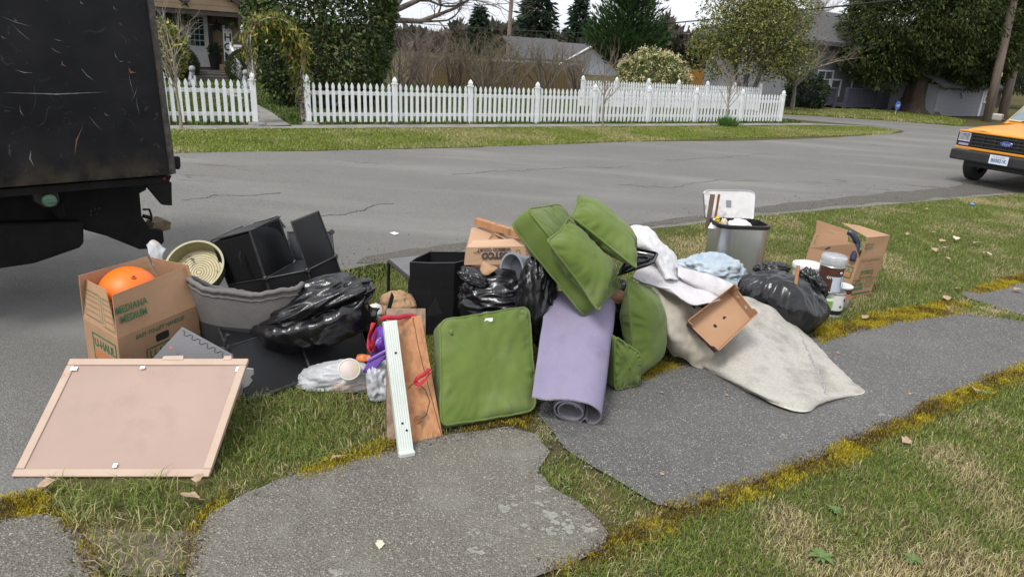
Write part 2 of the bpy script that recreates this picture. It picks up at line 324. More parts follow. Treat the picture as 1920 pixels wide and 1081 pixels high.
pC = [(1795, 552), (1855, 537), (1920, 526), (2100, 500), (2200, 640), (1960, 602), (1880, 582), (1830, 566)]
pD = [(-300, 1000), (0, 976), (60, 966), (112, 970), (152, 1002), (182, 1050), (188, 1081), (192, 1230), (-300, 1230)]
PATHS = [wob(px(q), .02, 20+i, .08) for i, q in enumerate((pA, pB, pC, pD))]
_e0, _e1 = G(1920, 526), G(1985, 606)
PATHS[2] = wob(np.vstack([px([(1795, 552), (1855, 537), (1920, 526)]), [(_e0+SD*6)[:2], (_e1+SD*5)[:2]], px([(1985, 606), (1940, 598), (1880, 582), (1830, 566)])]), .02, 22, .08)
for q, m in zip(PATHS, (M_pathA, M_pathB, M_pathB, M_pathA)): sheet('footpath', q, .014, m)
far_walk = np.array([S(a, b)[:2] for a, b in ((-12, 15.15), (22.3, 15.35), (25, 14.75), (24.6, 15.05), (22.2, 15.78), (-12, 15.7))])
# pale lichen splashes on the near slab
rgl = np.random.default_rng(6); lb = MB()
for (u, v, r) in ((950, 948, 16), (1035, 968, 20), (985, 985, 9), (883, 997, 11), (886, 1030, 17), (1030, 995, 14), (1070, 985, 18), (915, 893, 7), (1010, 940, 12), (630, 1076, 16), (1110, 990, 14), (960, 930, 10), (1660, 778, 9), (1470, 815, 7), (1550, 660, 5), (770, 1000, 6), (620, 1000, 8), (1010, 915, 12), (1060, 960, 9)):
    c = G(u, v, .0155); rr_ = r/FPX*np.linalg.norm(G(u, v)-CO)*1.1
    for k in range(9):
        a = rgl.uniform(0, 6.28); q = c[:2]+np.array([math.cos(a), math.sin(a)])*rr_*rgl.uniform(0, 1.0); s = rr_*rgl.uniform(.12, .42); n = 9; lb.add([(q[0]+s*math.cos(j*6.283/n)*rgl.uniform(.6, 1.25), q[1]+s*math.sin(j*6.283/n)*rgl.uniform(.6, 1.25), .0152+k*.00012) for j in range(n)], [tuple(range(n))])
o = lb.build('lichen_spots', mk('lichen', (.30, .295, .26), (.17, .165, .145), sc=90, rough=.95, bump=.6, bsc=200), fix=False); tag(o, kind='stuff')
sheet('pavement', wob(far_walk, .03, 31, .3), .01, M_walk)
yw = np.array([G(u, v)[:2] for u, v in ((487, 236), (548, 237), (528, 224), (505, 208), (482, 196), (440, 182), (400, 174), (350, 172), (352, 168), (430, 172), (455, 182), (480, 200))])
sheet('yard_path', yw, .01, M_walk)
# bare earth patches between the slabs
for i, q in enumerate([[(110, 975), (170, 985), (250, 1000), (360, 1000), (355, 1081), (190, 1081), (160, 1020)],
                       [(1250, 690), (1340, 660), (1340, 680), (1260, 715)]]):
    sheet('earth_patch', wob(px(q), .04, 40+i), .006, M_dirt)
GREEN = [(.14, .195, .038), (.19, .24, .052), (.10, .15, .032), (.275, .28, .08), (.44, .38, .2), (.54, .46, .27), (.29, .235, .11)]
def palf(straw, sc, seed, gold=0.0):
    def f(p, rg):
        k = fbm(p, sc, seed); n = len(p); r = rg.random(n); ps = np.clip((k-.42)*3, 0, 1)*straw+.05
        g = rg.choice(4, n, p=[.34, .3, .22, .14]); s = rg.choice([4, 5, 6], n, p=[.45, .3, .25]); return np.where(r < ps, s, g)
    return f
lawn = px([(1040, 1081), (1130, 1050), (1250, 990), (1345, 948), (1430, 918), (1560, 868), (1640, 835), (1710, 800), (1765, 770), (1860, 728), (1920, 705), (2150, 620), (2300, 1000), (2000, 1250), (900, 1250)])
blades('lawn_grass', [lawn], 19000, (.022, .05), .0038, GREEN, seed=5, lean=.9, clump=.6, mat=M_blade, palfun=palf(.95, 2.6, 11), dfun=lambda p: .3+.9*fbm(p, 3, 4), label='short patchy green and straw lawn grass beyond the mossy path edge')
lawn2 = np.array([(-1.6, .6), (8, .6), (8.5, 6.2)]+[tuple(q) for q in px([(2150, 620), (2300, 1000), (2000, 1250), (900, 1250)])])
blades('lawn_grass', [lawn2], 4500, (.03, .06), .006, GREEN, seed=6, lean=.9, clump=.6, mat=M_blade, palfun=palf(.95, 2.6, 11), excl=[PATHS[0], PATHS[1]], label='outer part of the patchy front lawn beyond the mossy edge')
verge = np.vstack([ne[4:], [S(30, 5.7)[:2]], px([(2200, 470), (1900, 520), (1800, 560), (1620, 605), (1535, 630), (1330, 662), (1140, 715), (1000, 780), (885, 812), (745, 838), (640, 868), (520, 903), (395, 958), (350, 1010), (345, 1110), (200, 1110), (150, 1005), (100, 968), (70, 930), (112, 880)])])
boardfp = px([(10, 905), (398, 908), (420, 800), (380, 740), (130, 740)])
noA = [PATHS[0], PATHS[1], PATHS[2], PATHS[3]]
leftv = px([(112, 880), (150, 720), (430, 600), (760, 700), (745, 838), (640, 868), (520, 903), (395, 958), (350, 1010), (345, 1110), (200, 1110), (150, 1005), (100, 968), (70, 930)])
blades('verge_grass', [verge], 8500, (.022, .048), .0042, GREEN, excl=noA+[boardfp], seed=7, lean=.9, clump=.6, mat=M_blade, palfun=palf(.8, 1.7, 23), dfun=lambda p: .35+.9*fbm(p, 2, 6), label='worn verge grass that the heap of rubbish lies on')
blades('tufted_grass', [leftv], 3400, (.04, .095), .0042, GREEN, excl=noA+[boardfp], seed=9, lean=1.15, clump=1.5, mat=M_blade, palfun=palf(.75, 3.0, 31), dfun=lambda p: np.clip((fbm(p, 3.5, 12)-.42)*5, 0, 1), label='longer tufted grass between pink board and slabs')
strip = px([(935, 785), (1005, 775), (1048, 826), (1120, 876), (1200, 926), (1268, 962), (1235, 1005), (1150, 1005), (1125, 972), (1085, 945), (1030, 915), (1008, 885), (1030, 850), (1005, 818)])
strip2 = px([(1785, 560), (1800, 553), (1835, 564), (1880, 580), (1985, 604), (2000, 625), (1960, 615), (1875, 600), (1800, 593), (1770, 590)])
blades('strip_grass', [strip, strip2], 14000, (.02, .045), .004, GREEN, feather=.03, excl=noA, seed=13, lean=.9, mat=M_blade, palfun=palf(1, 5, 5), dfun=lambda p: np.clip((fbm(p, 5, 2)-.2)*4, 0, 1), label='thin grass strip growing between two asphalt slabs')
# moss cushions along the slab edges
MOSS = [(.38, .30, .015), (.28, .215, .015), (.5, .41, .025), (.13, .085, .02), (.09, .055, .022)]
mpx = [[(1000, 1085), (1100, 1040), (1145, 1008), (1245, 955), (1340, 930), (1420, 896), (1540, 850), (1620, 813), (1700, 780), (1740, 753), (1850, 709), (1960, 672), (1960, 705), (1860, 735), (1770, 775), (1710, 812), (1640, 845), (1560, 876), (1430, 928), (1345, 965), (1260, 1006), (1180, 1045), (1080, 1085)],
       [(1525, 618), (1600, 600), (1700, 578), (1770, 566), (1815, 572), (1800, 590), (1700, 604), (1620, 618), (1540, 645)],
       [(1815, 548), (1870, 526), (1940, 512), (1940, 526), (1840, 552)],
       [(560, 885), (640, 850), (750, 822), (750, 842), (640, 872), (560, 898)],
       [(860, 805), (930, 782), (1000, 772), (1005, 800), (950, 806), (880, 820)],
       [(1180, 705), (1240, 680), (1320, 655), (1330, 668), (1250, 698), (1190, 720)],
       [(110, 968), (150, 985), (190, 1040), (215, 1081), (185, 1081), (150, 1010)],
       [(350, 1060), (356, 1000), (400, 945), (440, 915), (450, 928), (405, 962), (372, 1000), (365, 1070)]]
mp = [wob(px(q), .035, 60+i, .08) for i, q in enumerate(mpx)]
M_moss = mk('moss_base', (.085, .06, .018), (.17, .13, .015), sc=14, rough=.95, bump=1, bsc=90)
def mossp(p, rg):
    k = fbm(p, 6, 77); n = len(p); return np.where(k > .55, rg.choice([0, 1, 2], n), np.where(k > .42, rg.choice([0, 1, 3], n), rg.choice([1, 3, 4], n)))
mp.append(wob(px([(-60, 955), (0, 938), (75, 922), (118, 965), (60, 970), (0, 982), (-60, 990)]), .03, 70, .08))
blades('moss', mp, 46000, (.009, .024), .0052, MOSS, seed=15, lean=.6, mat=M_blade, z=.014, spill=.02, palfun=mossp, dfun=lambda p: .3+fbm(p, 6, 77), label='golden brown moss creeping over the slab edges', cat='moss')
# far verge, yards
fv = np.array([S(a, b)[:2] for a, b in ((-8, 12.55), (9, 12.55), (15, 13.0), (22.5, 13.1), (24.2, 13.6), (24.6, 14.7), (22, 15.1), (-8, 15.15))])
sheet('far_verge', wob(fv, .05, 50, .3), .003, mk('far_turf', (.10, .135, .03), (.16, .19, .055), sc=1.6, rough=.95, bump=.5, bsc=30, c3=(.17, .14, .08), sc3=.9, lo3=.5, hi3=.7))
FG = [(.16, .215, .035), (.21, .25, .045), (.12, .17, .03), (.29, .29, .07), (.38, .34, .16), (.45, .4, .21), (.26, .22, .1)]
blades('far_verge_grass', [fv], 2600, (.03, .07), .012, FG, seed=17, lean=.8, mat=M_blade, palfun=palf(.8, .8, 3), label='mossy strip of grass between road and far pavement')
yard = np.array([S(a, b)[:2] for a, b in ((-6, 15.8), (22.3, 15.85), (22.3, 19), (16, 27), (-6, 27))])
blades('yard_grass', [yard], 420, (.05, .10), .03, [(.07, .125, .025), (.09, .15, .03), (.06, .10, .02), (.12, .16, .04), (.2, .2, .08), (.2, .2, .08), (.2, .2, .08)], excl=[yw], seed=19, lean=.6, mat=M_blade, palfun=palf(.25, .6, 3), label='green front yard lawn behind the picket fence')
bank = px([(1465, 213), (1600, 221), (1800, 236), (1812, 228), (1760, 216), (1640, 206), (1465, 203)])
blades('bank_grass', [bank], 700, (.05, .1), .03, FG, seed=21, lean=.6, mat=M_blade, palfun=palf(.7, .5, 3), label='sloping grass bank in front of the grey house')
# ------------------------------------------------------------------ picket fences
M_white = mk('white_paint', (.74, .76, .77), (.66, .68, .68), sc=6, rough=.45, bump=.08, bsc=30, c3=(.45, .43, .36), sc3=3, lo3=.66, hi3=.8)
M_whiteold = mk('white_paint_old', (.66, .67, .66), (.55, .56, .54), sc=6, rough=.6, c3=(.4, .38, .3), sc3=3, lo3=.6, hi3=.8)
LEAN = np.array([-.058, .02, 1.0]); LEAN /= np.linalg.norm(LEAN)
def picket_mesh(w, t, h, head):
    hw = w/2; o = [(-hw, 0), (hw, 0), (hw, h-head), (hw*.62, h-head*.93), (hw*.62, h-head*.86), (hw*.95, h-head*.72), (hw*.98, h-head*.55), (hw*.72, h-head*.28), (0, h), (-hw*.72, h-head*.28), (-hw*.98, h-head*.55), (-hw*.95, h-head*.72), (-hw*.62, h-head*.86), (-hw*.62, h-head*.93), (-hw, h-head)]
    b = MB(); b.prism([(x, -t/2, z) for x, z in o], (0, t, 0)); return b.mesh('picket', M_white, bevel=0)
pk = picket_mesh(.072, .02, .86, .17)
def post_mesh():
    b = MB(); b.box((0, 0, .43), (.1, .1, .9)); b.box((0, 0, .895), (.125, .125, .028)); b.lathe([(.048, .905), (.062, .94), (.062, .965), (.04, 1.01), (.012, 1.04), (0, 1.05)], 4, X=(1, 1, 0)); return b.mesh('post', M_white)
ps = post_mesh()
rngF = random.Random(4)
def fence(label, p0, p1, posts, pickets, lean=LEAN, drop=True, mw=None, skip_last=False):
    A, B = np.asarray(p0, float), np.asarray(p1, float); L = np.linalg.norm(B-A); d = (B-A)/L; nrm = np.cross(d, UZ)      # nrm points to the street
    root = thing('picket_fence', label, 'fence', A); fr = np.array([d, -nrm, lean]).T
    prev = None
    for a in posts:
        put('post', ps, root, d*a-nrm*.0, fr)
        if prev is not None:
            for z in (.20, .66):
                r = MB(); c0, c1 = A+d*(prev+.05)+lean*z-nrm*.033, A+d*(a-.05)+lean*z-nrm*.033; r.box((c0+c1)/2, (np.linalg.norm(c1-c0), .035, .075), fr); r.build('rail', M_white, root)
            for i in range(pickets):
                q = prev+(a-prev)*(i+1)/(pickets+1); j = rngF.uniform(-.012, .012)
                f2 = np.array([d, -nrm, lean+d*rngF.uniform(-.008, .008)]).T; f2[:, 2] /= np.linalg.norm(f2[:, 2])
                put('picket', pk, root, d*(q+rngF.uniform(-.006, .006))+UZ*(.03+j*.6), f2)
        prev = a
    return root
FBB = 16.03
fa = [FB(u, 231, FBB)[0] for u in (579, 741, 881, 1005, 1112, 1212, 1300, 1385, 1461)]
fence('long white wooden picket fence along the pavement, right of the vine arch', S(fa[0], FBB), S(fa[-1], FBB), [q-fa[0] for q in fa], 13)
la = [FB(u, 231, FBB)[0] for u in (313, 479)]; la = [la[0]-2.1]+la
fence('short white picket fence in front of the brown house porch, left of the arch', S(la[0], FBB), S(la[-1], FBB), [q-la[0] for q in la], 11)
bk0, bk1 = G(1090, 201), G(1420, 207); nL = np.linalg.norm(bk1-bk0)
fence('white picket fence across the back of the yard behind the flowering shrub', bk0, bk1, [nL*k/6 for k in range(7)], 12)
for a_, l_ in ((la[-1], 'flat grey footing stone under the left gate post'), (fa[0], 'flat grey footing stone under the right gate post')):
    b = MB(); c = S(a_, FBB-.12)
    b.lathe([(0, .0), (.2, .0), (.19, .03), (.1, .05), (0, .055)], 9, c); tag(b.build('footing_stone', M_walk, loc=c), l_, 'stone')

# loose grit and pebbles along slab edges and the near road edge
rgp = np.random.default_rng(44); pts = []
for poly, n, s in [(PATHS[0], 1500, .05), (PATHS[1], 2200, .05), (PATHS[3], 300, .05), (wob(px(de), .1, 8, .2), 2600, .25)]:
    L_ = np.linalg.norm(np.roll(poly, -1, 0)-poly, axis=1); c_ = np.cumsum(L_)/L_.sum(); i = np.searchsorted(c_, rgp.random(n)); i = np.minimum(i, len(poly)-1); q = poly[i]+(np.roll(poly, -1, 0)[i]-poly[i])*rgp.random((n, 1)); pts.append(q+rgp.normal(0, s, (n, 2)))
pts = np.vstack(pts); n = len(pts); oct_ = np.array([[1, 0, 0], [-1, 0, 0], [0, 1, 0], [0, -1, 0], [0, 0, .7], [0, 0, -.7]]); sz = rgp.uniform(.003, .009, n)*(.7+.8*rgp.random(n)**4); rot = rgp.uniform(0, 6.28, n)
o6 = oct_[None]*(1+rgp.uniform(-.35, .35, (n, 6, 3))); V = np.stack([o6[..., 0]*np.cos(rot)[:, None]-o6[..., 1]*np.sin(rot)[:, None], o6[..., 0]*np.sin(rot)[:, None]+o6[..., 1]*np.cos(rot)[:, None], o6[..., 2]], -1)*sz[:, None, None]+np.concatenate([pts, np.full((n, 1), .015)], 1)[:, None]
T = (np.arange(n)[:, None, None]*6+np.array([[0, 2, 4], [2, 1, 4], [1, 3, 4], [3, 0, 4], [2, 0, 5], [1, 2, 5], [3, 1, 5], [0, 3, 5]])[None]).reshape(-1, 3)
gc_ = np.array([(.16, .15, .135), (.09, .088, .082), (.24, .225, .2), (.13, .10, .08)])[rgp.integers(0, 4, n)]*rgp.uniform(.7, 1.3, (n, 1)); o = put('loose_grit', npmesh('loose_grit', V.reshape(-1, 3), None, T, np.repeat(gc_, 6, 0), attr_mat('grit', .9, .2))); tag(o, 'loose grit scattered along the broken asphalt edges', 'grit', kind='stuff')
# ------------------------------------------------------------------ writing
def text_mesh(s, size, mat, off=.0, space=1.0, shear=0, lsp=1.0, align='CENTER', sx=1.0):
    cu = bpy.data.curves.new('t', 'FONT'); cu.body = s; cu.size = size; cu.align_x = align; cu.align_y = 'CENTER'; cu.offset = off; cu.space_character = space; cu.shear = shear; cu.space_line = lsp; cu.resolution_u = 3
    o = bpy.data.objects.new('t', cu); COL.objects.link(o); dg = bpy.context.evaluated_depsgraph_get(); me = bpy.data.meshes.new_from_object(o.evaluated_get(dg)); COL.objects.unlink(o); bpy.data.objects.remove(o)
    if sx != 1.0:
        for v in me.vertices: v.co.x *= sx
    me.materials.clear(); me.materials.append(mat); return me
def text(name, s, size, mat, parent, c, right, up, lift=.0015, **k):
    r = np.asarray(right, float); r = r/np.linalg.norm(r); u = np.asarray(up, float); u = u-(u@r)*r; u /= np.linalg.norm(u); n = np.cross(r, u)
    return put(name, text_mesh(s, size, mat, **k), parent, np.asarray(c, float)+n*lift-(wloc(parent) if parent is not None else 0), np.array([r, u, n]).T)
# ------------------------------------------------------------------ plants
def segs_mesh(name, P0, P1, R0, R1, mat, n=4):
    P0, P1, R0, R1 = map(np.asarray, (P0, P1, R0, R1)); d = P1-P0; d = d/np.maximum(np.linalg.norm(d, axis=1, keepdims=True), 1e-9)
    h = np.where(np.abs(d[:, 2:3]) < .9, np.array([[0, 0, 1.]]), np.array([[1., 0, 0]])); x = np.cross(h, d); x /= np.linalg.norm(x, axis=1, keepdims=True); y = np.cross(d, x)
    an = np.arange(n)*2*math.pi/n; ring = np.cos(an)[None, :, None]*x[:, None]+np.sin(an)[None, :, None]*y[:, None]
    V = np.concatenate([P0[:, None]+ring*R0[:, None, None], P1[:, None]+ring*R1[:, None, None]], 1); k = len(P0)
    q = np.array([[a, (a+1) % n, n+(a+1) % n, n+a] for a in range(n)]); Q = (np.arange(k)[:, None, None]*2*n+q[None]).reshape(-1, 4)
    return npmesh(name, V.reshape(-1, 3), Q, None, None, mat, smooth=False)
def grow(rg, base, d, L, r, levels, kids, spread, up=.15, shrink=.62, wig=.22, nseg=4, out=None, tips=None, lv=0, kf=None):
    if out is None: out = []
    p = np.array(base, float); d = np.array(d, float)/np.linalg.norm(d); sl = L/nseg
    for i in range(nseg):
        d2 = d+rg.normal(0, wig, 3); d2[2] += up*.4; d2 /= np.linalg.norm(d2); q = p+d2*sl; t = (i+1)/nseg; ra = r*(1-.55*(i/nseg)); rb = r*(1-.55*t)
        out.append((p, q, ra, rb)); p, d = q, d2
        if lv < levels and (i > 0 or lv > 0):
            for k in range(kids if (kf is None) else kf(lv, i)):
                a = rg.uniform(0, 2*math.pi); x, y, z = orth(d); s = spread*rg.uniform(.6, 1.2); dd = d*math.cos(s)+(x*math.cos(a)+y*math.sin(a))*math.sin(s); dd[2] += up
                grow(rg, p, dd, L*shrink*rg.uniform(.6, 1.1), rb*.62, levels, kids, spread, up, shrink, wig, nseg, out, tips, lv+1, kf)
    if tips is not None and lv >= levels-1: tips.append((p, d))
    return out
M_bark = mk('bark_grey', (.11, .09, .075), (.2, .175, .15), sc=14, rough=.9, bump=.5, stretch=(1, 1, .25))
M_barkd = mk('bark_dark', (.045, .032, .024), (.085, .062, .048), sc=9, rough=.95, bump=.8, stretch=(1, 1, .2))
M_twig = mk('twig', (.15, .118, .092), (.23, .19, .15), sc=5, rough=.9)
M_twigp = mk('twig_pale', (.2, .165, .14), (.28, .24, .2), sc=5, rough=.9)
def twigs(name, parent, segs, mat, n=4, loc=None):
    off = wloc(parent) if parent is not None else np.asarray(loc); a = np.array([s[0] for s in segs])-off; b = np.array([s[1] for s in segs])-off
    o = put(name, segs_mesh(name, a, b, np.array([s[2] for s in segs]), np.array([s[3] for s in segs]), mat, n), parent)
    if parent is None: o.location = tuple(loc)
    return o
def leafobj(name, parent, P, D, Lw, Ll, rg, pal, mat, w=None, jit=.6, fold=.15):
    V, Q, c = leaves_np(np.asarray(P)-wloc(parent), np.asarray(D, float), Lw, Ll, rg, pal, jit, w, fold); return put(name, npmesh(name, V, Q, None, c, mat), parent)
def shellpts(rg, n, c, R, pw=2.0, thick=.3, bump=.18, seed=0, zmin=-9, clump=0, cs=1.5):
    d = rg.normal(0, 1, (n, 3)); d /= np.linalg.norm(d, axis=1, keepdims=True)
    k = (np.abs(d)**pw).sum(1)**(-1/pw); e = d*k[:, None]
    b = 1+bump*2*(fbm(np.stack([np.arctan2(d[:, 1], d[:, 0])*2+d[:, 2]*3, d[:, 2]*4], 1), 1.6, seed)-.5)
    r = b*(1-thick*rg.random(n)**2.0); P = np.asarray(c)+e*r[:, None]*np.asarray(R)
    if clump: kp = fbm(np.stack([np.arctan2(d[:, 1], d[:, 0])*3+d[:, 2], d[:, 2]*5], 1), cs, seed+5) > clump*(.5+.5*rg.random(n)); P, d = P[kp], d[kp]
    nz = d/np.asarray(R); nz /= np.linalg.norm(nz, axis=1, keepdims=True); k = P[:, 2] > zmin; return P[k], nz[k]
def colfoot(u, v, y):                                         # ground point under the spot seen at pixel at distance y
    p = Yp(u, v, y); return np.array([p[0], p[1], 0.0])
# --- clipped camellia beside the arch
CAMP = [(.025, .048, .013), (.045, .078, .02), (.08, .12, .03), (.13, .165, .045), (.26, .24, .075)]
rg = np.random.default_rng(2)
c0 = G(606, 197); tr = thing('camellia_tree', 'big dense glossy dark green evergreen beside the vine arch', 'tree', c0)
P, D = shellpts(rg, 42000, c0+np.array([0, 0, 2.9]), (1.78, 1.78, 2.9), pw=3.2, thick=.22, bump=.10, seed=3, zmin=.12)
leafobj('crown', tr, P, D*.7+np.array([0, 0, -.15]), .075, .13, rg, CAMP, M_leaf, w=[.3, .32, .22, .12, .04], jit=.7)
twigs('trunk', tr, grow(rg, c0, (0, 0, 1), 3.2, .11, 2, 2, .6), M_barkd)
# --- clipped conical shrubs and the yellow-leaved bush by the porch
def cone_shrub(u, v, y, w, vt, label, n, pal, leafw=.02, leafl=.07, pw=2.2):
    c = colfoot(u, v, y); h = Yp(u, vt, y)[2]; t = thing('clipped_shrub', label, 'shrub', c); r2 = np.random.default_rng(int(u))
    P, D = shellpts(r2, n, c+UZ*h*.5, (w, w, h*.52), pw=pw, thick=.25, bump=.08, seed=int(u), zmin=.02); P[:, :2] = c[:2]+(P[:, :2]-c[:2])*(1.12-.45*np.clip(P[:, 2:]/h, 0, 1)**2)
    leafobj('foliage', t, P, D*.6+np.array([0, 0, .6]), leafw, leafl, r2, pal, M_leafm, jit=.35); twigs('stem', t, grow(r2, c, (0, 0, 1), h*.7, .03, 1, 2, .5), M_barkd); return t
BOX = [(.035, .055, .016), (.055, .075, .02), (.08, .09, .028)]
cone_shrub(347, 130, 25.2, .42, 89, 'rounded clipped green conifer left of the porch steps', 7000, BOX)
cone_shrub(451, 130, 25.6, .46, 96, 'pointed clipped green conifer by the white stair rail', 7000, BOX)
c0 = colfoot(308, 150, 24.0); t = thing('variegated_bush', 'loose yellow spotted bush below the porch window', 'shrub', c0); r2 = np.random.default_rng(8)
P, D = shellpts(r2, 3600, c0+UZ*.85, (.75, .75, .95), thick=.6, bump=.3, seed=4, zmin=.05); leafobj('foliage', t, P, D*.5+UZ*.2, .075, .15, r2, [(.05, .09, .02), (.12, .17, .03), (.42, .38, .06), (.5, .42, .08), (.1, .13, .03)], M_leaf, jit=.8)
twigs('stem', t, grow(r2, c0, (0, 0, 1), 1.2, .025, 2, 3, .6), M_twig)
# --- vine arch over the gate
c0 = S((fa[0]+la[-1])/2, FBB+.15); arch = thing('vine_arch', 'white wire garden arch overgrown with a yellowing vine at the gate', 'arch', c0)
hw = .52
def archpt(k, dy): # k 0..1 around
    L1, L2 = 1.62, math.pi*hw; s_ = k*(2*L1+L2)
    if s_ < L1: p = (-hw, s_)
    elif s_ < L1+L2: q = (s_-L1)/hw; p = (-hw*math.cos(q), L1+hw*math.sin(q))
    else: p = (hw, 2*L1+L2-s_)
    return c0+SD*p[0]+TD*dy+LEAN*p[1]
M_wire = mk('white_wire', (.6, .61, .6), (.45, .43, .4), sc=5, rough=.5)
for dy in (-.16, .16): MB().tube([archpt(k, dy) for k in np.linspace(0, 1, 40)], .012, 6).build('arch_rail', M_wire, arch)
b = MB()
for k in np.linspace(.02, .98, 28): b.tube([archpt(k, -.16), archpt(k, .16)], .006, 5)
b.build('rungs', M_wire, arch)
r2 = np.random.default_rng(12); vs_ = []
for i in range(46):
    k0 = r2.uniform(.02, .3) if i % 2 else r2.uniform(.45, .9); k1 = min(.98, k0+r2.uniform(.15, .45)); pts = [archpt(k, r2.uniform(-.2, .2))+r2.normal(0, .05, 3) for k in np.linspace(k0, k1, 9)]
    for a_, b_ in zip(pts[:-1], pts[1:]): vs_.append((a_, b_, .009, .008))
twigs('vine_stem', arch, vs_, M_twigp)
P = []; 
for i in range(2600):
    k = np.clip(r2.normal(.55, .12), .30, .82); P.append(archpt(k, r2.uniform(-.22, .22))+r2.normal(0, .09, 3)+np.array([0, 0, -abs(r2.normal(0, .22 if k > .55 else .05))]))
P = np.array(P); leafobj('vine_leaves', arch, P, np.tile([0, 0, -.9], (len(P), 1)), .045, .15, r2, [(.09, .13, .02), (.17, .19, .03), (.3, .27, .05), (.06, .09, .02), (.2, .14, .05)], M_leafm, jit=.5)
# --- saplings planted in the verge
def sapling(u, v, vt, wid, label, mat, seed, guard=False):
    c = G(u, v); h = (v-vt)/(v-66-.0732*(u-960))*CAMH*1.03; t = thing('sapling', label, 'tree', c); r2 = np.random.default_rng(seed); sg = []; p = c.copy(); n = 12; d = LEAN.copy()
    for i in range(n):
        q = p+(d+r2.normal(0, .035, 3))*h*.62/n; sg.append((p, q, .032*(1-.5*i/n), .032*(1-.5*(i+1)/n))); p = q
        if i >= 4:
            for k in range(2):
                a = r2.uniform(0, 6.28); dd = np.array([math.cos(a)*wid, math.sin(a)*wid, 1.0]); grow(r2, q, dd, h*(.34 if i > 7 else .26), .011, 2, 1, .55, .12, .6, .12, 4, sg)
    twigs('trunk', t, [s for s in sg if s[2] > .0125], M_twigp if mat is None else mat, 6); twigs('branches', t, [s for s in sg if s[2] <= .0125], mat or M_twig)
    if guard:
        b = MB(); b.tube([c+UZ*.12, c+UZ*.3], .05, 8); b.build('trunk_guard', mk('green_tape', (.1, .5, .25), rough=.5), t)
        r3 = np.random.default_rng(3); PP = c+r3.normal(0, .14, (260, 3))*np.array([1, 1, 0]); leafobj('grass_tuft', t, PP, np.tile([0, 0, 1.], (260, 1)), .03, .3, r3, [(.05, .11, .02), (.08, .15, .03)], M_blade, jit=.35)
sapling(340, 240, 12, .55, 'slim bare sapling in front of the short picket fence', M_twigp, 21)
sapling(1130, 237, 82, .75, 'bare dark sapling in the verge before the long fence', None, 22)
sapling(1362, 237, 100, .6, 'bare sapling with green tape and grass tuft at its foot', M_twigp, 23, True)
# --- brown board fence and the thicket of bare shrubs in front of it
BFB = 27.5
M_board = mk('board_fence', (.14, .10, .042), (.21, .155, .07), sc=2.2, rough=.85, bump=.3, stretch=(6, 6, .5), c3=(.09, .075, .045), sc3=1.2)
a0, zt = FB(770, 105, BFB); a1, zt1 = FB(1096, 124, BFB); bf = thing('board_fence', 'tall brown weathered board fence behind the bare shrubs', 'fence', S(a0, BFB)); r1 = random.Random(3)
bm_ = [None, None, None]
for k in range(3): bm_[k] = MB().box((0, 0, .5), (.136, .022, 1.0)).mesh('board', M_board)
nb = int((a1-a0)/.145)
for i in range(nb):
    o = put('board', bm_[i % 3], bf, SD*(i*.145)-TD*r1.uniform(0, .012), np.array([SD, TD, UZ]).T); o.scale = (1, 1, zt+(zt1-zt)*i/nb+r1.uniform(-.015, .015))
for z in (.35, 1.2): MB().box(S((a0+a1)/2, BFB+.05, z), (a1-a0, .05, .09), RS).build('rail', M_board, bf)
def thicket(u, b, vt, wid, label, seed, mat, lv=3, n0=9, leafy=0):
    n0 = n0*2
    r2 = np.random.default_rng(seed); a, z = FB(u, vt, b); c = S(a, b); t = thing('bare_shrub', label, 'shrub', c, group=None); sg = []
    for i in range(n0):
        an = r2.uniform(0, 6.28); grow(r2, c+np.array([math.cos(an), math.sin(an), 0])*wid*.12, (math.cos(an)*.38*wid/1.2, math.sin(an)*.38*wid/1.2, 1), z*.62, .034, lv, 1, .5, .1, .60, .16, 4, sg)
    twigs('branches', t, sg, mat, 3)
    if leafy:
        P = np.array([s[1] for s in sg if s[2] < .012]); P = P[r2.integers(0, len(P), leafy)]+r2.normal(0, .05, (leafy, 3)); leafobj('leaves', t, P, r2.normal(0, 1, (leafy, 3)), .03, .06, r2, [(.08, .09, .03), (.13, .13, .04), (.1, .08, .04)], M_leafm)
TH = [(752, 22.5, 30, 1.2, 'grey twiggy bare shrub beside the big dark evergreen', 41, M_twig, 3, 12, 0), (800, 24.5, 52, 1.3, 'second bare shrub from the dark evergreen, before the board fence', 42, M_twig, 3, 9, 0), (858, 25, 60, 1.2, 'third bare shrub from the dark evergreen, before the board fence', 43, M_twig, 3, 9, 300),
      (915, 24, 55, 1.4, 'bushy half bare shrub with sparse olive leaves in the thicket', 44, M_twig, 3, 11, 1500), (968, 25, 62, 1.2, 'bare shrub under the street light pole in the thicket', 45, M_twig, 3, 10, 500), (1030, 25, 66, 1.3, 'bare shrub in front of the pale house roof', 46, M_twig, 3, 11, 250), (1088, 26, 74, 1.1, 'bare shrub at the right end of the board fence', 47, M_twig, 3, 10, 0)]
for q in TH: thicket(*q)
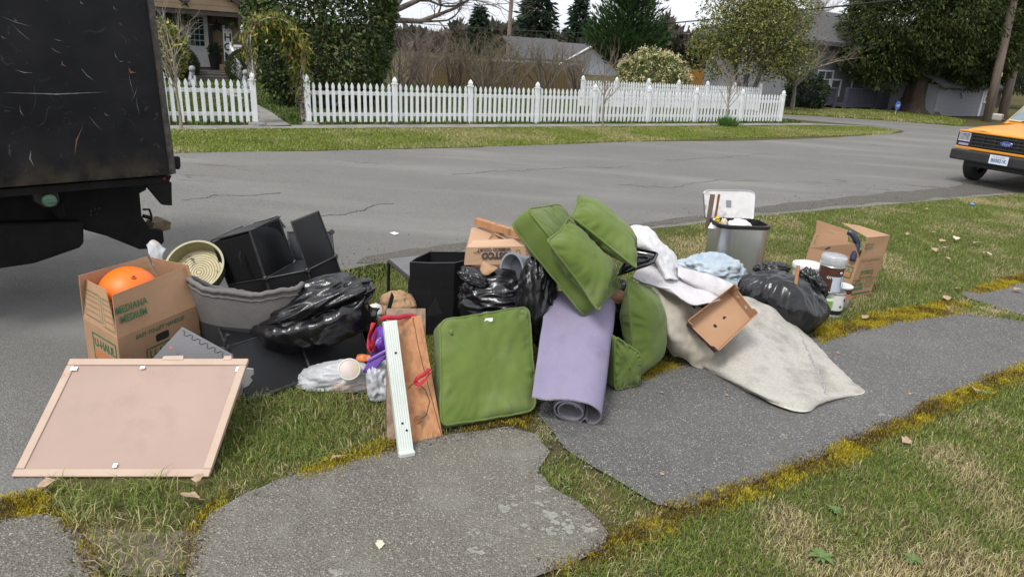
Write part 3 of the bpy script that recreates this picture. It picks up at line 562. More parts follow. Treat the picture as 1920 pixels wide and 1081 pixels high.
# --- big bare tree behind the evergreen
r2 = np.random.default_rng(55); a_, _z = FB(700, 100, 29); c0 = S(a_, 29); t = thing('bare_tree', 'large spreading leafless tree rising behind the dark evergreen', 'tree', c0); sg = []
grow(r2, c0, (.05, 0, 1), 2.6, .26, 0, 0, .5, out=sg, wig=.06)
top = sg[-1][1]
for dd in ((.9, -.1, .5), (1.0, .3, .25), (.35, .5, 1), (-.2, -.3, 1), (.7, -.5, .9), (.2, .1, 1), (1.1, .1, .75)): grow(r2, top+r2.normal(0, .1, 3), dd, 3.6, .12, 4, 1, .7, .03, .62, .2, 5, sg)
twigs('trunk', t, [s for s in sg if s[2] > .09], M_bark, 8); twigs('branches', t, [s for s in sg if s[2] <= .09], M_bark, 3)
# --- conifers
def conifer(name, label, c, h, R, n, pal, seed, zb=.08, droop=-.25, ll=.5, lw=.14, upsw=0, trunkr=.14, pw=1.0, gap=0, mat=None):
    r2 = np.random.default_rng(seed); t = thing(name, label, 'tree', c); P = []; D = []; sg = [(np.asarray(c, float), np.asarray(c)+UZ*h*.97, trunkr, .02)]
    for i in range(n):
        k = r2.random()**1.25; z = h*(zb+(1-zb)*k); an = r2.uniform(0, 6.28); rr = R*(1-k)**pw*r2.uniform(.72, 1.12)+.12
        dirv = np.array([math.cos(an), math.sin(an), 0]); m = max(4, int(26*rr/R)); s0 = np.asarray(c)+UZ*z; e = s0+dirv*rr+UZ*(rr*(upsw+droop)); sg.append((s0, e, .02, .006))
        tt = r2.random(m)**.6; q = s0+(e-s0)*tt[:, None]+r2.normal(0, .06*R+.02, (m, 3))*np.array([1, 1, .6]); P.append(q); D.append(np.tile(dirv*.8+UZ*(upsw*1.2+droop), (m, 1)))
    twigs('trunk', t, sg[:1], M_barkd, 8); twigs('branches', t, sg[1:], M_barkd, 3); leafobj('crown', t, np.vstack(P), np.vstack(D), lw, ll, r2, pal, mat or M_leafm, jit=.35); return t
FIR = [(.016, .032, .02), (.022, .042, .024), (.032, .055, .028)]
def far_con(u, vt, y, R, label, seed, pal=FIR, **k): p = Yp(u, vt, y); conifer('fir_tree', label, (p[0], p[1], 0), p[2], R, 260, pal, seed, **k)
far_con(1014, -60, 62, 2.4, 'tall dark fir right of the street light pole', 61, ll=.7, lw=.22)
far_con(1091, -6, 66, 1.7, 'narrow dark fir between the light pole and the green cypress', 62, ll=.6, lw=.2)
far_con(901, 12, 70, 1.5, 'small distant fir left of the street light pole', 63, ll=.6, lw=.2)
far_con(1452, -30, 48, 2.0, 'dark fir tip behind the olive leaved tree', 64, ll=.6, lw=.2)
r2 = np.random.default_rng(71); a_, z_ = FB(1192, -60, 30); conifer('cypress_tree', 'bright green cypress with upswept feathery branches behind the flowering shrub', S(a_, 30), z_+.3, 2.1, 560, [(.02, .052, .016), (.03, .07, .02), (.045, .09, .026)], 71, zb=.1, droop=0, upsw=.75, ll=.34, lw=.085, pw=.8)
# --- holly like tree with olive leaves
r2 = np.random.default_rng(75); c0 = G(1392, 203); t = thing('holly_tree', 'olive green small leaved tree behind the fence corner', 'tree', c0); sg = []; tips = []
for dd in ((.1, 0, 1), (-.25, .1, 1), (.3, -.1, .9)): grow(r2, c0+np.array(dd)*.2, dd, 2.6, .11, 3, 2, .6, .1, .62, .15, 4, sg, tips)
twigs('trunk', t, sg, M_bark, 4)
P, D = [], []
for (cx, cz, R, n) in ((0, 2.7, (2.2, 1.9, 1.6), 14000), (.55, 3.9, (1.7, 1.5, 1.5), 9000), (-.9, 3.7, (1.3, 1.3, 1.6), 3600), (1.25, 2.0, (1.2, 1.1, .9), 3500), (-1.3, 2.1, (1.1, 1.1, 1.1), 2600)):
    p_, d_ = shellpts(r2, n, c0+SD*cx*.2+np.array([cx, 0, cz]), R, thick=.75, bump=.4, seed=int(cz*10), zmin=.75, clump=.52, cs=1.9); P.append(p_); D.append(d_)
leafobj('crown', t, np.vstack(P), np.vstack(D)*.4, .055, .11, r2, [(.09, .12, .022), (.14, .16, .03), (.21, .21, .04), (.29, .23, .055), (.055, .08, .018)], M_leaf, w=[.28, .3, .2, .1, .12], jit=.8)
# --- pale flowering shrub
r2 = np.random.default_rng(77); c0 = G(1217, 196); t = thing('flowering_shrub', 'mounded shrub covered in cream yellow flower clusters behind the fence', 'shrub', c0); P, D = shellpts(r2, 5000, c0+UZ*.9, (1.25, 1.1, 1.05), thick=.4, bump=.2, seed=9, zmin=.05)
leafobj('foliage', t, P, D*.5, .06, .14, r2, [(.06, .09, .02), (.09, .13, .03), (.13, .16, .04)], M_leaf); P, D = shellpts(r2, 520, c0+UZ*.95, (1.28, 1.12, 1.1), thick=.08, bump=.2, seed=9, zmin=.4)
P = np.repeat(P, 9, 0)+r2.normal(0, .045, (len(P)*9, 3)); leafobj('flower_clusters', t, P, np.repeat(D, 9, 0)*.8, .05, .08, r2, [(.6, .55, .3), (.7, .64, .4), (.52, .44, .22)], M_leafm); twigs('stem', t, grow(r2, c0, (0, 0, 1), 1.2, .04, 2, 3, .7), M_twig)

# --- far belt of bare and evergreen woods beyond the back gardens
r2 = np.random.default_rng(99); PP = []; CC = []
for (u0, u1, vt, yd, n, spread) in ((420, 1330, 62, 78, 15000, 14), (1240, 1960, 60, 95, 9000, 20), (-200, 480, 10, 90, 5000, 20)):
    u = r2.uniform(u0, u1, n); top = vt+spread*2*(fbm(np.stack([u*.02, u*0], 1), 1.3, 5)-.5)*2; k = r2.random(n)**.8
    a = np.array([Yp(x, 300, yd) for x in (u0, u1)]); 
    for x, t_, kk in zip(u, top, k): p = Yp(x, t_, yd+r2.uniform(-3, 3)); PP.append((p[0], p[1], max(.2, p[2])*kk))
PP = np.array(PP); V, Q, c = leaves_np(PP, np.tile([0, 0, .6], (len(PP), 1)), .5, 1.1, r2, [(.07, .058, .048), (.10, .085, .07), (.05, .055, .035), (.13, .11, .09)], .8); o = put('far_woods', npmesh('far_woods', V, Q, None, c, M_leafm)); tag(o, 'hazy belt of brown bare woods behind the gardens', 'woods', kind='stuff')
# ------------------------------------------------------------------ brown house with porch
HB, PBk = 29.6, 27.6                                          # back wall of the porch, front edge of the porch
M_sid = mk('tan_siding', (.20, .145, .085), (.24, .175, .105), sc=2, rough=.7, bump=.1, bsc=40)
M_trim = mk('dark_brown_trim', (.045, .034, .028), (.06, .046, .038), sc=4, rough=.6)
M_step = mk('grey_step_paint', (.07, .062, .058), (.10, .09, .085), sc=5, rough=.7, bump=.2)
M_glass = mk('window_glass', (.06, .075, .085), (.16, .18, .19), sc=3, rough=.06, spec=.9, lo=.3, hi=.7)
M_dglass = mk('door_glass', (.01, .03, .045), (.02, .05, .07), sc=2, rough=.08, spec=.9)
M_roof = mk('roof_shingle', (.055, .055, .06), (.10, .10, .105), sc=12, rough=.9, bump=.5, bsc=20)
M_blk = mk('black_iron', (.012, .012, .013), rough=.5)
def hbox(b, a0, a1, b0, b1, z0, z1, m=0): b.box(S((a0+a1)/2, (b0+b1)/2, (z0+z1)/2), (abs(a1-a0), abs(b1-b0), abs(z1-z0)), RS, m); return b
aL = FB(240, 20, HB)[0]; aR = FB(496, 20, HB)[0]; zf = FB(385, 125, HB)[1]
house = thing('brown_house', 'tan sided house with covered porch, white door and grey steps', 'house', S((aL+aR)/2, HB))
pz = .165; n = int(4.2/pz)
pm = MB().hexa([(-.5, 0, 0), (.5, 0, 0), (.5, .03, 0), (-.5, .03, 0), (-.5, .02, pz), (.5, .02, pz), (.5, .03, pz), (-.5, .03, pz)]).mesh('siding_board', M_sid)
for i in range(n):
    o = put('siding_board', pm, house, S((aL+aR)/2, HB-.03, zf+i*pz)-wloc(house), RS); o.scale = (aR-aL, 1, 1)
hbox(MB(), aL, aR, HB, HB+6, -.1, 6).build('wall', M_sid, house)
pr = FB(474, 90, PBk)[0]; pl = FB(255, 90, PBk)[0]; zp = zf-.02
hbox(MB(), pl, pr, PBk, HB, zp-.14, zp).build('porch_floor', M_step, house)
s0, s1 = FB(352, 140, PBk)[0], FB(432, 140, PBk)[0]; zq = zp
nst = 4; stp = max(zp, .3)/nst
for i in range(nst): hbox(MB(), s0, s1, PBk-.34*(i+1), PBk-.34*i+.02, 0, zp-stp*(i+.55)).build('step', M_step, house, bevel=.01)
def pane_grid(parent, u0, v0, u1, v1, b, nx, ny, glass, name, mw=.03):
    A0, Z0 = FB(u0, v0, b); A1, Z1 = FB(u1, v1, b); lo, hi = min(Z0, Z1), max(Z0, Z1)
    f = MB(); w = .07
    hbox(f, A0-w, A0, b-.06, b, lo-w, hi+w); hbox(f, A1, A1+w, b-.06, b, lo-w, hi+w); hbox(f, A0, A1, b-.058, b, hi, hi+w); hbox(f, A0, A1, b-.058, b, lo-w, lo)
    fr = f.build(name, M_white, parent)
    for i in range(nx):
        for j in range(ny):
            hbox(MB(), A0+(A1-A0)*i/nx+mw/2, A0+(A1-A0)*(i+1)/nx-mw/2, b-.02, b-.01, lo+(hi-lo)*j/ny+mw/2, lo+(hi-lo)*(j+1)/ny-mw/2).build('pane', glass, fr)
    g = MB()
    for i in range(1, nx): hbox(g, A0+(A1-A0)*i/nx-mw/2, A0+(A1-A0)*i/nx+mw/2, b-.045, b-.012, lo, hi)
    for j in range(1, ny): hbox(g, A0, A1, b-.042, b-.011, lo+(hi-lo)*j/ny-mw/2, lo+(hi-lo)*j/ny+mw/2)
    if nx*ny > 1: g.build('muntin', M_white, fr)
    return fr, A0, A1, lo, hi
pane_grid(house, 268, 18, 327, 88, HB-.04, 4, 4, M_glass, 'window')
dA0 = FB(339, 70, HB)[0]; dA1 = FB(391, 70, HB)[0]; dz1 = FB(365, 24, HB)[1]
dr = hbox(MB(), dA0+.14, dA1-.02, HB-.1, HB-.05, zf, dz1).build('door', M_white, house, bevel=.01)
hbox(MB(), dA0, dA0+.12, HB-.09, HB-.03, zf, dz1).build('side_light', M_white, house)
for i in range(3):
    for j in range(5):
        w = (dA1-dA0-.44)/3; h0 = zf+.72; hh = (dz1-.12-h0)/5; hbox(MB(), dA0+.28+w*i+.012, dA0+.28+w*(i+1)-.012, HB-.108, HB-.098, h0+hh*j+.012, h0+hh*(j+1)-.012).build('pane', M_dglass, dr)
hbox(MB(), dA0+.34, dA1-.18, HB-.112, HB-.098, zf+.2, zf+.5).build('door_panel', M_white, dr, bevel=.008)
for x0, x1 in ((dA0-.14, dA0), (dA1, dA1+.13)): hbox(MB(), x0, x1, HB-.12, HB-.02, zf, dz1+.25).build('door_trim', M_trim, house)
# porch gable: beam, boards, rafters, corner post
gz = FB(360, 17, PBk)[1]; gR = FB(447, 10, PBk)[0]; gL = gR-5.2; gm = (gL+gR)/2
for i in range(7):
    ins = max(0, (i-1)*pz*1.55); 
    if gL+ins < gR-ins: hbox(MB(), gL+ins, gR-ins, PBk-.02-.004*(i % 2), PBk+.04, gz+i*pz, gz+(i+1)*pz-.004).build('gable_board', M_sid, house)
hbox(MB(), gL, pr, PBk+.02, PBk+.2, gz-.16, gz-.003).build('porch_beam', M_trim, house)
hbox(MB(), gL, pr+.2, PBk+.1, HB, gz+.02, gz+.08).build('porch_ceiling', M_trim, house)
b = MB(); q0 = S(gR+.75, PBk-.12, gz-.22); q1 = S(gm, PBk-.12, gz+1.8); b.hexa([q0, q1, q1+TD*2.4, q0+TD*2.4, q0+UZ*.16, q1+UZ*.16, q1+UZ*.16+TD*2.4, q0+UZ*.16+TD*2.4]); b.build('rafter_board', M_trim, house)
b = MB(); q0 = S(gR+.9, PBk-.2, gz-.05); q1 = S(gm, PBk-.2, gz+2.2); b.hexa([q0, q1, q1+TD*2.4, q0+TD*2.4, q0+UZ*.06, q1+UZ*.06, q1+UZ*.06+TD*2.4, q0+UZ*.06+TD*2.4]); b.build('roof', M_roof, house)
c_ = FB(456, 60, PBk)[0]; hbox(MB(), c_-.14, c_+.14, PBk-.02, PBk+.24, 0, gz-.16).build('porch_column', M_trim, house, bevel=.01)
hbox(MB(), c_-.05, c_+.05, PBk-.45, PBk-.03, gz-.3, gz-.18).build('bracket', M_trim, house)
# white stair rail and porch rail
rl = thing('stair_rail', 'white wooden rail beside the grey porch steps', 'railing', S(s1+.08, PBk, 0)); zr = zp+.86
def hb2(name, a0, a1, b0, b1, z0, z1, par, m=M_white): return hbox(MB(), a0, a1, b0, b1, z0, z1).build(name, m, par)
x = s1+.08; hb2('rail_post', x-.05, x+.05, PBk-.05, PBk+.05, zp-.1, zr+.12, rl); hb2('rail_post', x+.52, x+.62, PBk-.05, PBk+.05, zp-.1, zr+.12, rl)
b = MB(); q0 = S(x, PBk-.02, zr); q1 = S(x, PBk-1.25, zr-.62); b.tube([q0, q1], .05, 4); b.build('handrail', M_white, rl)
for i in range(6): k = (i+.5)/6; p0 = S(x, PBk-1.25*k, zr-.62*k); MB().tube([p0-UZ*.78, p0], .035, 4).build('baluster', M_white, rl)
hb2('top_rail', x, x+1.6, PBk-.03, PBk+.03, zr-.02, zr+.06, rl)
for i in range(11): hb2('slat', x+.64+i*.09, x+.72+i*.09, PBk-.012, PBk+.012, zp, zr-.03, rl)
for i in range(4): hb2('slat', x+.1+i*.1, x+.16+i*.1, PBk-.012, PBk+.012, zp, zr-.03, rl)
def star(c, r, label, mat=M_blk, right=SD, up=UZ):
    b = MB(); nrm = np.cross(right, up); o = []
    for i in range(10): k = r if i % 2 == 0 else r*.42; an = math.pi/2+i*math.pi/5; o.append(np.asarray(c)+right*math.cos(an)*k+up*math.sin(an)*k)
    vs_ = o+[np.asarray(c)+nrm*.05, np.asarray(c)-nrm*.004]; b.add(vs_, [(i, (i+1) % 10, 10) for i in range(10)]+[((i+1) % 10, i, 11) for i in range(10)]); tag(b.build('wall_star', mat, loc=c), label, 'star')
def hp(u, v, b): a, z = FB(u, v, b); return S(a, b, z)
star(hp(407, 48, HB-.07), .27, 'large black metal star on the tan wall beside the door'); star(hp(424.5, 54, HB-.08), .16, 'small black star above the tall white porch sign'); star(hp(346, 3, PBk-.04), .2, 'black star hung on the porch gable')
# tall sign
sc_ = hp(426, 57, PBk+.6); sb = sc_-UZ*(sc_[2]-zp); sg_ = thing('porch_sign', 'tall narrow white sign with black letters leaning on the porch', 'sign', sb); wq = .15
MB().box(sb+UZ*.78, (wq*2, .025, 1.5), RS).build('board', M_white, sg_)
M_ink = mk('black_ink', (.015, .015, .016), rough=.7)
text('lettering', 'Welcome\nto our', .085, M_ink, sg_, sb-TD*.014+UZ*1.4, SD, UZ, shear=.2)
for i, ch in enumerate('HOME'): text('letter', ch, .36, M_ink, sg_, sb-TD*.014+UZ*(1.12-i*.32), SD, UZ, off=.008, lift=.002)
# lantern, pots, baskets, mat, statues
lc = hp(455, 58, PBk-.12); l = thing('wall_lantern', 'small white lantern on the dark porch column', 'lantern', lc); MB().lathe([(.0, .2), (.03, .18), (.08, .12), (.085, .1)], 8, lc).build('cap', M_white, l); MB().lathe([(.075, .1), (.06, -.14), (.03, -.18), (0, -.2)], 8, lc).build('glass_body', mk('frosted', (.6, .6, .58), rough=.3), l); MB().tube([lc+UZ*.16, lc+UZ*.2+TD*.1], .012, 6).build('arm', M_white, l)
def pot(c, r, h, label, mat, seed, n=500, tall=.35, pal=((.02, .045, .03), (.035, .065, .04))):
    t = thing('plant_pot', label, 'plant pot', c); MB().lathe([(0, .0), (r*.7, 0), (r, h*.92), (r*1.06, h), (r*.95, h), (r*.9, h*.9), (0, h*.9)], 14, c).build('pot', mat, t, smooth=.6); r2 = np.random.default_rng(seed); P, D = shellpts(r2, n, np.asarray(c)+UZ*(h+tall*.45), (r*.95, r*.95, tall*.6), thick=.7, zmin=c[2]+h*.9); leafobj('foliage', t, P, D*.5+UZ*.5, .03, .11, r2, list(pal), M_leafm)
pot(S(FB(403, 100, PBk+1.2)[0], PBk+1.2, zp), .24, .5, 'big black planter with dark shrub beside the door', M_blk, 4)
for (u, v, lab) in ((342, 38, 'hanging fern basket over the porch left of the door'), (434, 45, 'hanging wicker basket with fern right of the small star')):
    c = hp(u, v, PBk+.35); t = thing('hanging_basket', lab, 'basket', c); MB().lathe([(0, -.14), (.09, -.12), (.16, -.02), (.17, .02)], 12, c).build('bowl', mk('wicker', (.16, .09, .04), (.24, .14, .07), sc=30, rough=.8), t); r2 = np.random.default_rng(int(u)); P, D = shellpts(r2, 420, c+UZ*.1, (.26, .26, .18), thick=.8); leafobj('fern', t, P, D+np.array([0, 0, -.2]), .03, .16, r2, [(.03, .06, .03), (.05, .08, .04)], M_leafm)
    b = MB()
    for k in range(3): an = k*2.1; b.tube([c+np.array([math.cos(an)*.16, math.sin(an)*.16, .02]), np.array([c[0], c[1], gz+.02])], .005, 4)
    b.build('hanger', M_blk, t)
hbm = hbox(MB(), dA0+.2, dA1+.3, HB-.75, HB-.2, zp+.003, zp+.018); tag(hbm.build('door_mat', mk('red_mat', (.13, .045, .03), (.09, .04, .03), sc=20, rough=.95), loc=S(dA1, HB-.5, zp)), 'reddish brown mat before the white front door', 'mat')
tag(hbox(MB(), FB(413, 124, PBk+.7)[0], FB(421, 124, PBk+.7)[0], PBk+.6, PBk+.85, zp, zp+.2).build('brick_stack', mk('tan_block', (.32, .2, .11), rough=.8), loc=S(0, PBk+.7, zp), bevel=.015), 'small tan block beside the black planter', 'block')
M_stone = mk('grey_stone', (.2, .22, .24), (.34, .36, .38), sc=18, rough=.85, bump=.5)
for (u, lab) in ((363, 'grey stone lion statue at the left foot of the steps'), (462, 'grey stone lion statue at the right foot of the steps')):
    c = colfoot(u, 176, 22.6); t = thing('stone_statue', lab, 'statue', c); MB().box(c+UZ*.09, (.3, .36, .18), RS).build('plinth', M_stone, t, bevel=.02); t.scale = (.72, .72, .72)
    b = MB(); b.tube([c+UZ*.18+TD*.12, c+UZ*.3+TD*.12, c+UZ*.5+TD*.03, c+UZ*.66-TD*.03], [.13, .15, .11, .08], 10); b.build('body', M_stone, t, smooth=True); MB().lathe([(0, -.13), (.1, -.08), (.135, 0), (.11, .08), (.05, .13), (0, .14)], 10, c+UZ*.72-TD*.04).build('head', M_stone, t, smooth=True)
    for sx in (-.08, .08): MB().tube([c+UZ*.46-TD*.06+SD*sx, c+UZ*.2-TD*.12+SD*sx, c+UZ*.2-TD*.17+SD*sx], [.05, .045, .045], 8).build('leg', M_stone, t, smooth=True)
# ------------------------------------------------------------------ pale blue house behind the thicket
nb_ = 40.0; A0, Z0 = FB(1035, 118, nb_); A1, _ = FB(1128, 118, nb_); zt = FB(1105, 92, nb_)[1]
ph = thing('pale_house', 'pale blue bungalow with grey roof behind the board fence', 'house', S((A0+A1)/2, nb_)); M_pb = mk('pale_blue_siding', (.42, .47, .55), (.48, .52, .58), sc=2, rough=.7)
Am = FB(1050, 118, nb_)[0]; ze = FB(1060, 118, nb_)[1]; za = FB(1105, 86, nb_)[1]
MB().prism([S(Am, nb_, 0), S(A1+1.4, nb_, 0), S(A1+1.4, nb_, ze), S((Am+A1+1.4)/2, nb_, za), S(Am, nb_, ze)], TD*7).build('gable_wall', M_pb, ph)
hbox(MB(), A0-1, Am, nb_+1.2, nb_+6, 0, ze-.1).build('wall', M_pb, ph)
b = MB(); q = [S(A0-1.4, nb_+.9, ze-.12), S((Am+A1+1.4)/2, nb_+.9, ze-.1), S((Am+A1+1.4)/2, nb_+4, za+.25), S(A0-1.4, nb_+4, za+.25)]; b.slab(q, .12); b.build('roof', M_roof, ph)
for sgn in (-1, 1):
    e = Am-.3 if sgn < 0 else A1+1.7; b = MB(); m_ = (Am+A1+1.4)/2; b.slab([S(e, nb_-.3, ze-.12), S(e, nb_+7, ze-.12), S(m_, nb_+7, za+.1), S(m_, nb_-.3, za+.1)][::1 if sgn > 0 else -1], .1); b.build('roof', M_roof, ph)
    MB().tube([S(e, nb_-.32, ze-.1), S(m_, nb_-.32, za+.1)], .07, 4).build('barge_board', M_white, ph)
p = hp(1090, 88, nb_+2); MB().tube([p-UZ*.6, p+UZ*.62], .16, 8).build('chimney_pipe', M_blk, ph)
pane_grid(ph, 1066, 128, 1090, 150, nb_-.05, 2, 2, M_glass, 'window'); None
# orange board fence glimpsed behind the holly
ob = 34.0; A0 = FB(1286, 170, ob)[0]; A1 = FB(1440, 170, ob)[0]; of = thing('cedar_fence', 'new orange cedar board fence glimpsed under the olive leaved tree', 'fence', S(A0, ob)); M_org = mk('fresh_cedar', (.40, .19, .055), (.5, .25, .08), sc=2, rough=.7, stretch=(5, 5, .5))
zt = FB(1340, 152, ob)[1]; obm = MB().box((0, 0, .5), (.17, .022, 1)).mesh('board', M_org)
for i in range(int((A1-A0)/.18)): o = put('board', obm, of, SD*i*.18, RS); o.scale = (1, 1, max(zt, .9)+r1.uniform(-.02, .02))
# ------------------------------------------------------------------ grey house with deck
ga, gb = AB(1560, 206); GH = gb+1.6
gh = thing('grey_house', 'grey sided house with hipped dark roof and slatted front deck', 'house', S(ga, GH)); M_gs = mk('grey_siding', (.17, .175, .195), (.21, .215, .235), sc=2, rough=.75)
M_deck = mk('slate_paint', (.035, .038, .055), (.05, .053, .07), sc=4, rough=.6)
A0 = FB(1478, 150, GH)[0]; A1 = FB(1760, 150, GH)[0]; zew = FB(1540, 77, GH)[1]
hbox(MB(), A0, A1, GH+.02, GH+5, 0, zew).build('wall', M_gs, gh)
gm_ = MB().hexa([(-.5, 0, 0), (.5, 0, 0), (.5, .03, 0), (-.5, .03, 0), (-.5, .018, .2), (.5, .018, .2), (.5, .03, .2), (-.5, .03, .2)]).mesh('siding_board', M_gs)
for i in range(int(zew/.2)): o = put('siding_board', gm_, gh, S((A0+A1)/2, GH-.03, i*.2)-wloc(gh), RS); o.scale = (A1-A0, 1, 1)
zap = FB(1575, 30, GH+4)[1]; b = MB(); e = .6
q = [S(A0-e, GH-e, zew), S(A1+e, GH-e, zew), S(A1+e, GH+5+e, zew), S(A0-e, GH+5+e, zew), S(A0+2.5, GH+2.6, zap), S(A1-2.5, GH+2.6, zap)]
b.add(q+[x_-UZ*.18 for x_ in q[:4]], [(0, 1, 5, 4), (1, 2, 5), (2, 3, 4, 5), (3, 0, 4), (6, 7, 1, 0), (7, 8, 2, 1), (8, 9, 3, 2), (9, 6, 0, 3), (9, 8, 7, 6)]); b.build('roof', M_roof, gh)
dA, dZ = FB(1540, 58, GH+1.2); dm = thing; hbox(MB(), dA-1.3, dA+1.5, GH+1.2, GH+4, zew+.1, dZ).build('dormer', M_gs, gh); b = MB(); q = [S(dA-1.8, GH+.7, dZ), S(dA+2, GH+.7, dZ), S(dA+2, GH+5, dZ), S(dA-1.8, GH+5, dZ), S(dA+.1, GH+2.6, dZ+1.0), S(dA+.3, GH+4.5, dZ+1.0)]
b.add(q+[x_-UZ*.14 for x_ in q[:4]], [(0, 1, 4), (1, 2, 5, 4), (2, 3, 5), (3, 0, 4, 5), (6, 7, 1, 0), (7, 8, 2, 1), (8, 9, 3, 2), (9, 6, 0, 3), (9, 8, 7, 6)]); b.build('dormer_roof', M_roof, gh)
pane_grid(gh, 1534, 133, 1552, 178, GH-.04, 2, 3, M_glass, 'window'); pane_grid(gh, 1556, 150, 1570, 178, GH-.04, 1, 2, M_glass, 'window'); pane_grid(gh, 1602, 136, 1616, 166, GH-.04, 1, 2, M_glass, 'window'); pane_grid(gh, 1625, 134, 1642, 166, GH-.04, 1, 2, M_glass, 'window'); pane_grid(gh, 1500, 125, 1511, 150, GH-.04, 1, 1, M_glass, 'window')
def deck(u0, u1, vt, vb, b, label, n, vg):
    A0, z1 = FB(u0, vt, b); A1, _ = FB(u1, vt, b); z0 = max(.1, FB((u0+u1)/2, vb, b)[1]); z1 = z0+(FB(u0, vt, b)[1]-FB(u0, vb, b)[1]); t = thing('deck', label, 'deck', S((A0+A1)/2, b)); hbox(MB(), A0, A1, b, GH-.05, z0-.14, z0).build('floor', M_deck, t); hbox(MB(), A0, A1, b-.05, b+.05, z1-.06, z1).build('top_rail', M_deck, t)
    sl = MB().box((0, 0, .5), (.075, .03, 1)).mesh('slat', M_deck)
    for i in range(n): o = put('slat', sl, t, S(A0+(A1-A0)*(i+.5)/n, b, z0)-wloc(t), RS); o.scale = (1, 1, z1-z0-.06)
    for k in (0, .5, 1): hbox(MB(), A0+(A1-A0)*k-.06, A0+(A1-A0)*k+.06, b-.07, b+.07, 0, z1+.02).build('post', M_deck, t)
deck(1520, 1570, 163, 188, GH-1.2, 'small dark slatted deck below the arched grey house window', 16, 0); deck(1590, 1700, 165, 196, GH-1.3, 'long dark slatted deck behind the cedar trunk', 34, 0)
# garage, red car, security sign
ga2, gb2 = AB(1800, 217); gg = thing('garage', 'low grey sided garage right of the cedar trunk', 'garage', S(ga2, gb2)); A0 = FB(1752, 200, gb2)[0]; A1 = FB(1862, 200, gb2)[0]; zg = FB(1800, 160, gb2)[1]; hbox(MB(), A0, A1, gb2+.02, gb2+6, 0, zg).build('wall', mk('light_grey_siding', (.19, .20, .225), (.22, .23, .255), sc=2, rough=.75), gg)
g2 = MB().hexa([(-.5, 0, 0), (.5, 0, 0), (.5, .03, 0), (-.5, .03, 0), (-.5, .012, .2), (.5, .012, .2), (.5, .03, .2), (-.5, .03, .2)]).mesh('siding_board', MATS['light_grey_siding'])
aw = FB(1835, 200, gb2)[0]
for i in range(int(zg/.2)): o = put('siding_board', g2, gg, S((A0+aw)/2, gb2-.03, i*.2)-wloc(gg), RS); o.scale = (aw-A0, 1, 1)
hbox(MB(), aw-.02, aw+.16, gb2-.06, gb2, 0, zg).build('corner_trim', M_white, gg); b = MB(); b.slab([S(A0-.4, gb2-.5, zg), S(A1+.4, gb2-.5, zg), S(A1+.4, gb2+3, zg+1.5), S(A0-.4, gb2+3, zg+1.5)], .12); b.build('roof', M_roof, gg); pane_grid(gg, 1849, 170, 1858, 190, gb2-.05, 1, 2, M_glass, 'window')
sp = G(1678, 216); t = thing('security_sign', 'small blue octagonal sign on a stake by the cedar', 'sign', sp); M_bl = mk('sign_blue', (.05, .14, .5), rough=.4); zc_ = .36; MB().tube([sp, sp+UZ*.3], .012, 6).build('stake', M_white, t); nvec = -TD; MB().lathe([(0, 0), (.2, 0), (.2, .015), (0, .015)], 8, sp+UZ*.42-TD*.02, ax=-TD).build('panel', M_bl, t)
MB().lathe([(.0, 0), (.16, 0), (.17, .003), (.0, .003)], 8, sp+UZ*.42-TD*.037, ax=-TD, m=0).build('rim', M_bl, t); text('lettering', 'ADT', .13, M_white, t, sp+UZ*.42-TD*.044, SD, UZ, off=.004)
# ------------------------------------------------------------------ huge cedar and neighbours
def cedar(c, label, lobes, pal, seed, trunk, ll=.21, lw=.06):
    r2 = np.random.default_rng(seed); t = thing('cedar_tree', label, 'tree', c); P, D = [], []
    for (dx, dy, z, R, n) in lobes:
        p, d = shellpts(r2, int(n*2.4), np.asarray(c)+np.array([dx, dy, z]), R, thick=.35, bump=.3, seed=int(seed+z*10), zmin=.9, clump=.5, cs=2.2); P.append(p); D.append(d)
    P = np.vstack(P); D = np.vstack(D); leafobj('crown', t, P, D*.55+np.array([0, 0, -.45]), lw, ll, r2, pal, M_leafm, jit=.45)
    if trunk:
        b = MB(); r0 = trunk; b.lathe([(r0*1.75, 0), (r0*1.35, .25), (r0*1.1, .7), (r0, 1.6), (r0*.8, 4), (r0*.4, 9)], 18, c); o = b.build('trunk', M_barkd, t, smooth=True)
        for v in o.data.vertices:
            an = math.atan2(v.co.y, v.co.x); k = 1+.14*math.sin(an*5+v.co.z*.4)+.07*math.sin(an*9); v.co.x *= k; v.co.y *= k
        sg = []
        for k in range(9): an = k*.75; grow(r2, np.asarray(c)+UZ*(1.5+.25*k), (math.cos(an), math.sin(an), .25), 2.6, .09, 1, 1, .6, .05, .6, .15, 4, sg)
        twigs('limbs', t, sg, M_barkd, 5)
    return t
CED = [(.018, .034, .009), (.03, .05, .013), (.05, .07, .018), (.085, .095, .024)]
cc_ = G(1718, 212)
cedar(cc_, 'huge dark cedar with thick flared trunk before the grey house', [(0, 0, 4.9, (3.9, 3.4, 3.2), 17000), (-2.3, -.4, 3.6, (2.1, 1.9, 2.5), 6500), (1.6, -.6, 3.7, (2.3, 1.8, 2.2), 6500), (-1.7, .2, 6.8, (2.4, 2.2, 2.6), 5000), (1.4, 0, 7.5, (2.9, 2.4, 3), 6000), (2.6, -.3, 2.4, (1.2, 1, .9), 1500)], CED, 81, .62)
cedar(colfoot(1885, 100, 48), 'dark conifer mass behind the utility poles', [(0, 0, 5, (4.2, 3, 4.5), 8000), (2.5, 0, 3.4, (3, 2.5, 3), 4000), (-2.5, 1, 6.5, (2.6, 2.5, 4), 4500)], FIR+[(.03, .045, .03)], 82, .35)
cedar(colfoot(1835, 60, 60), 'tall dark fir standing far behind the big cedar', [(0, 0, 7, (4, 3, 7), 9000)], FIR, 83, .35)
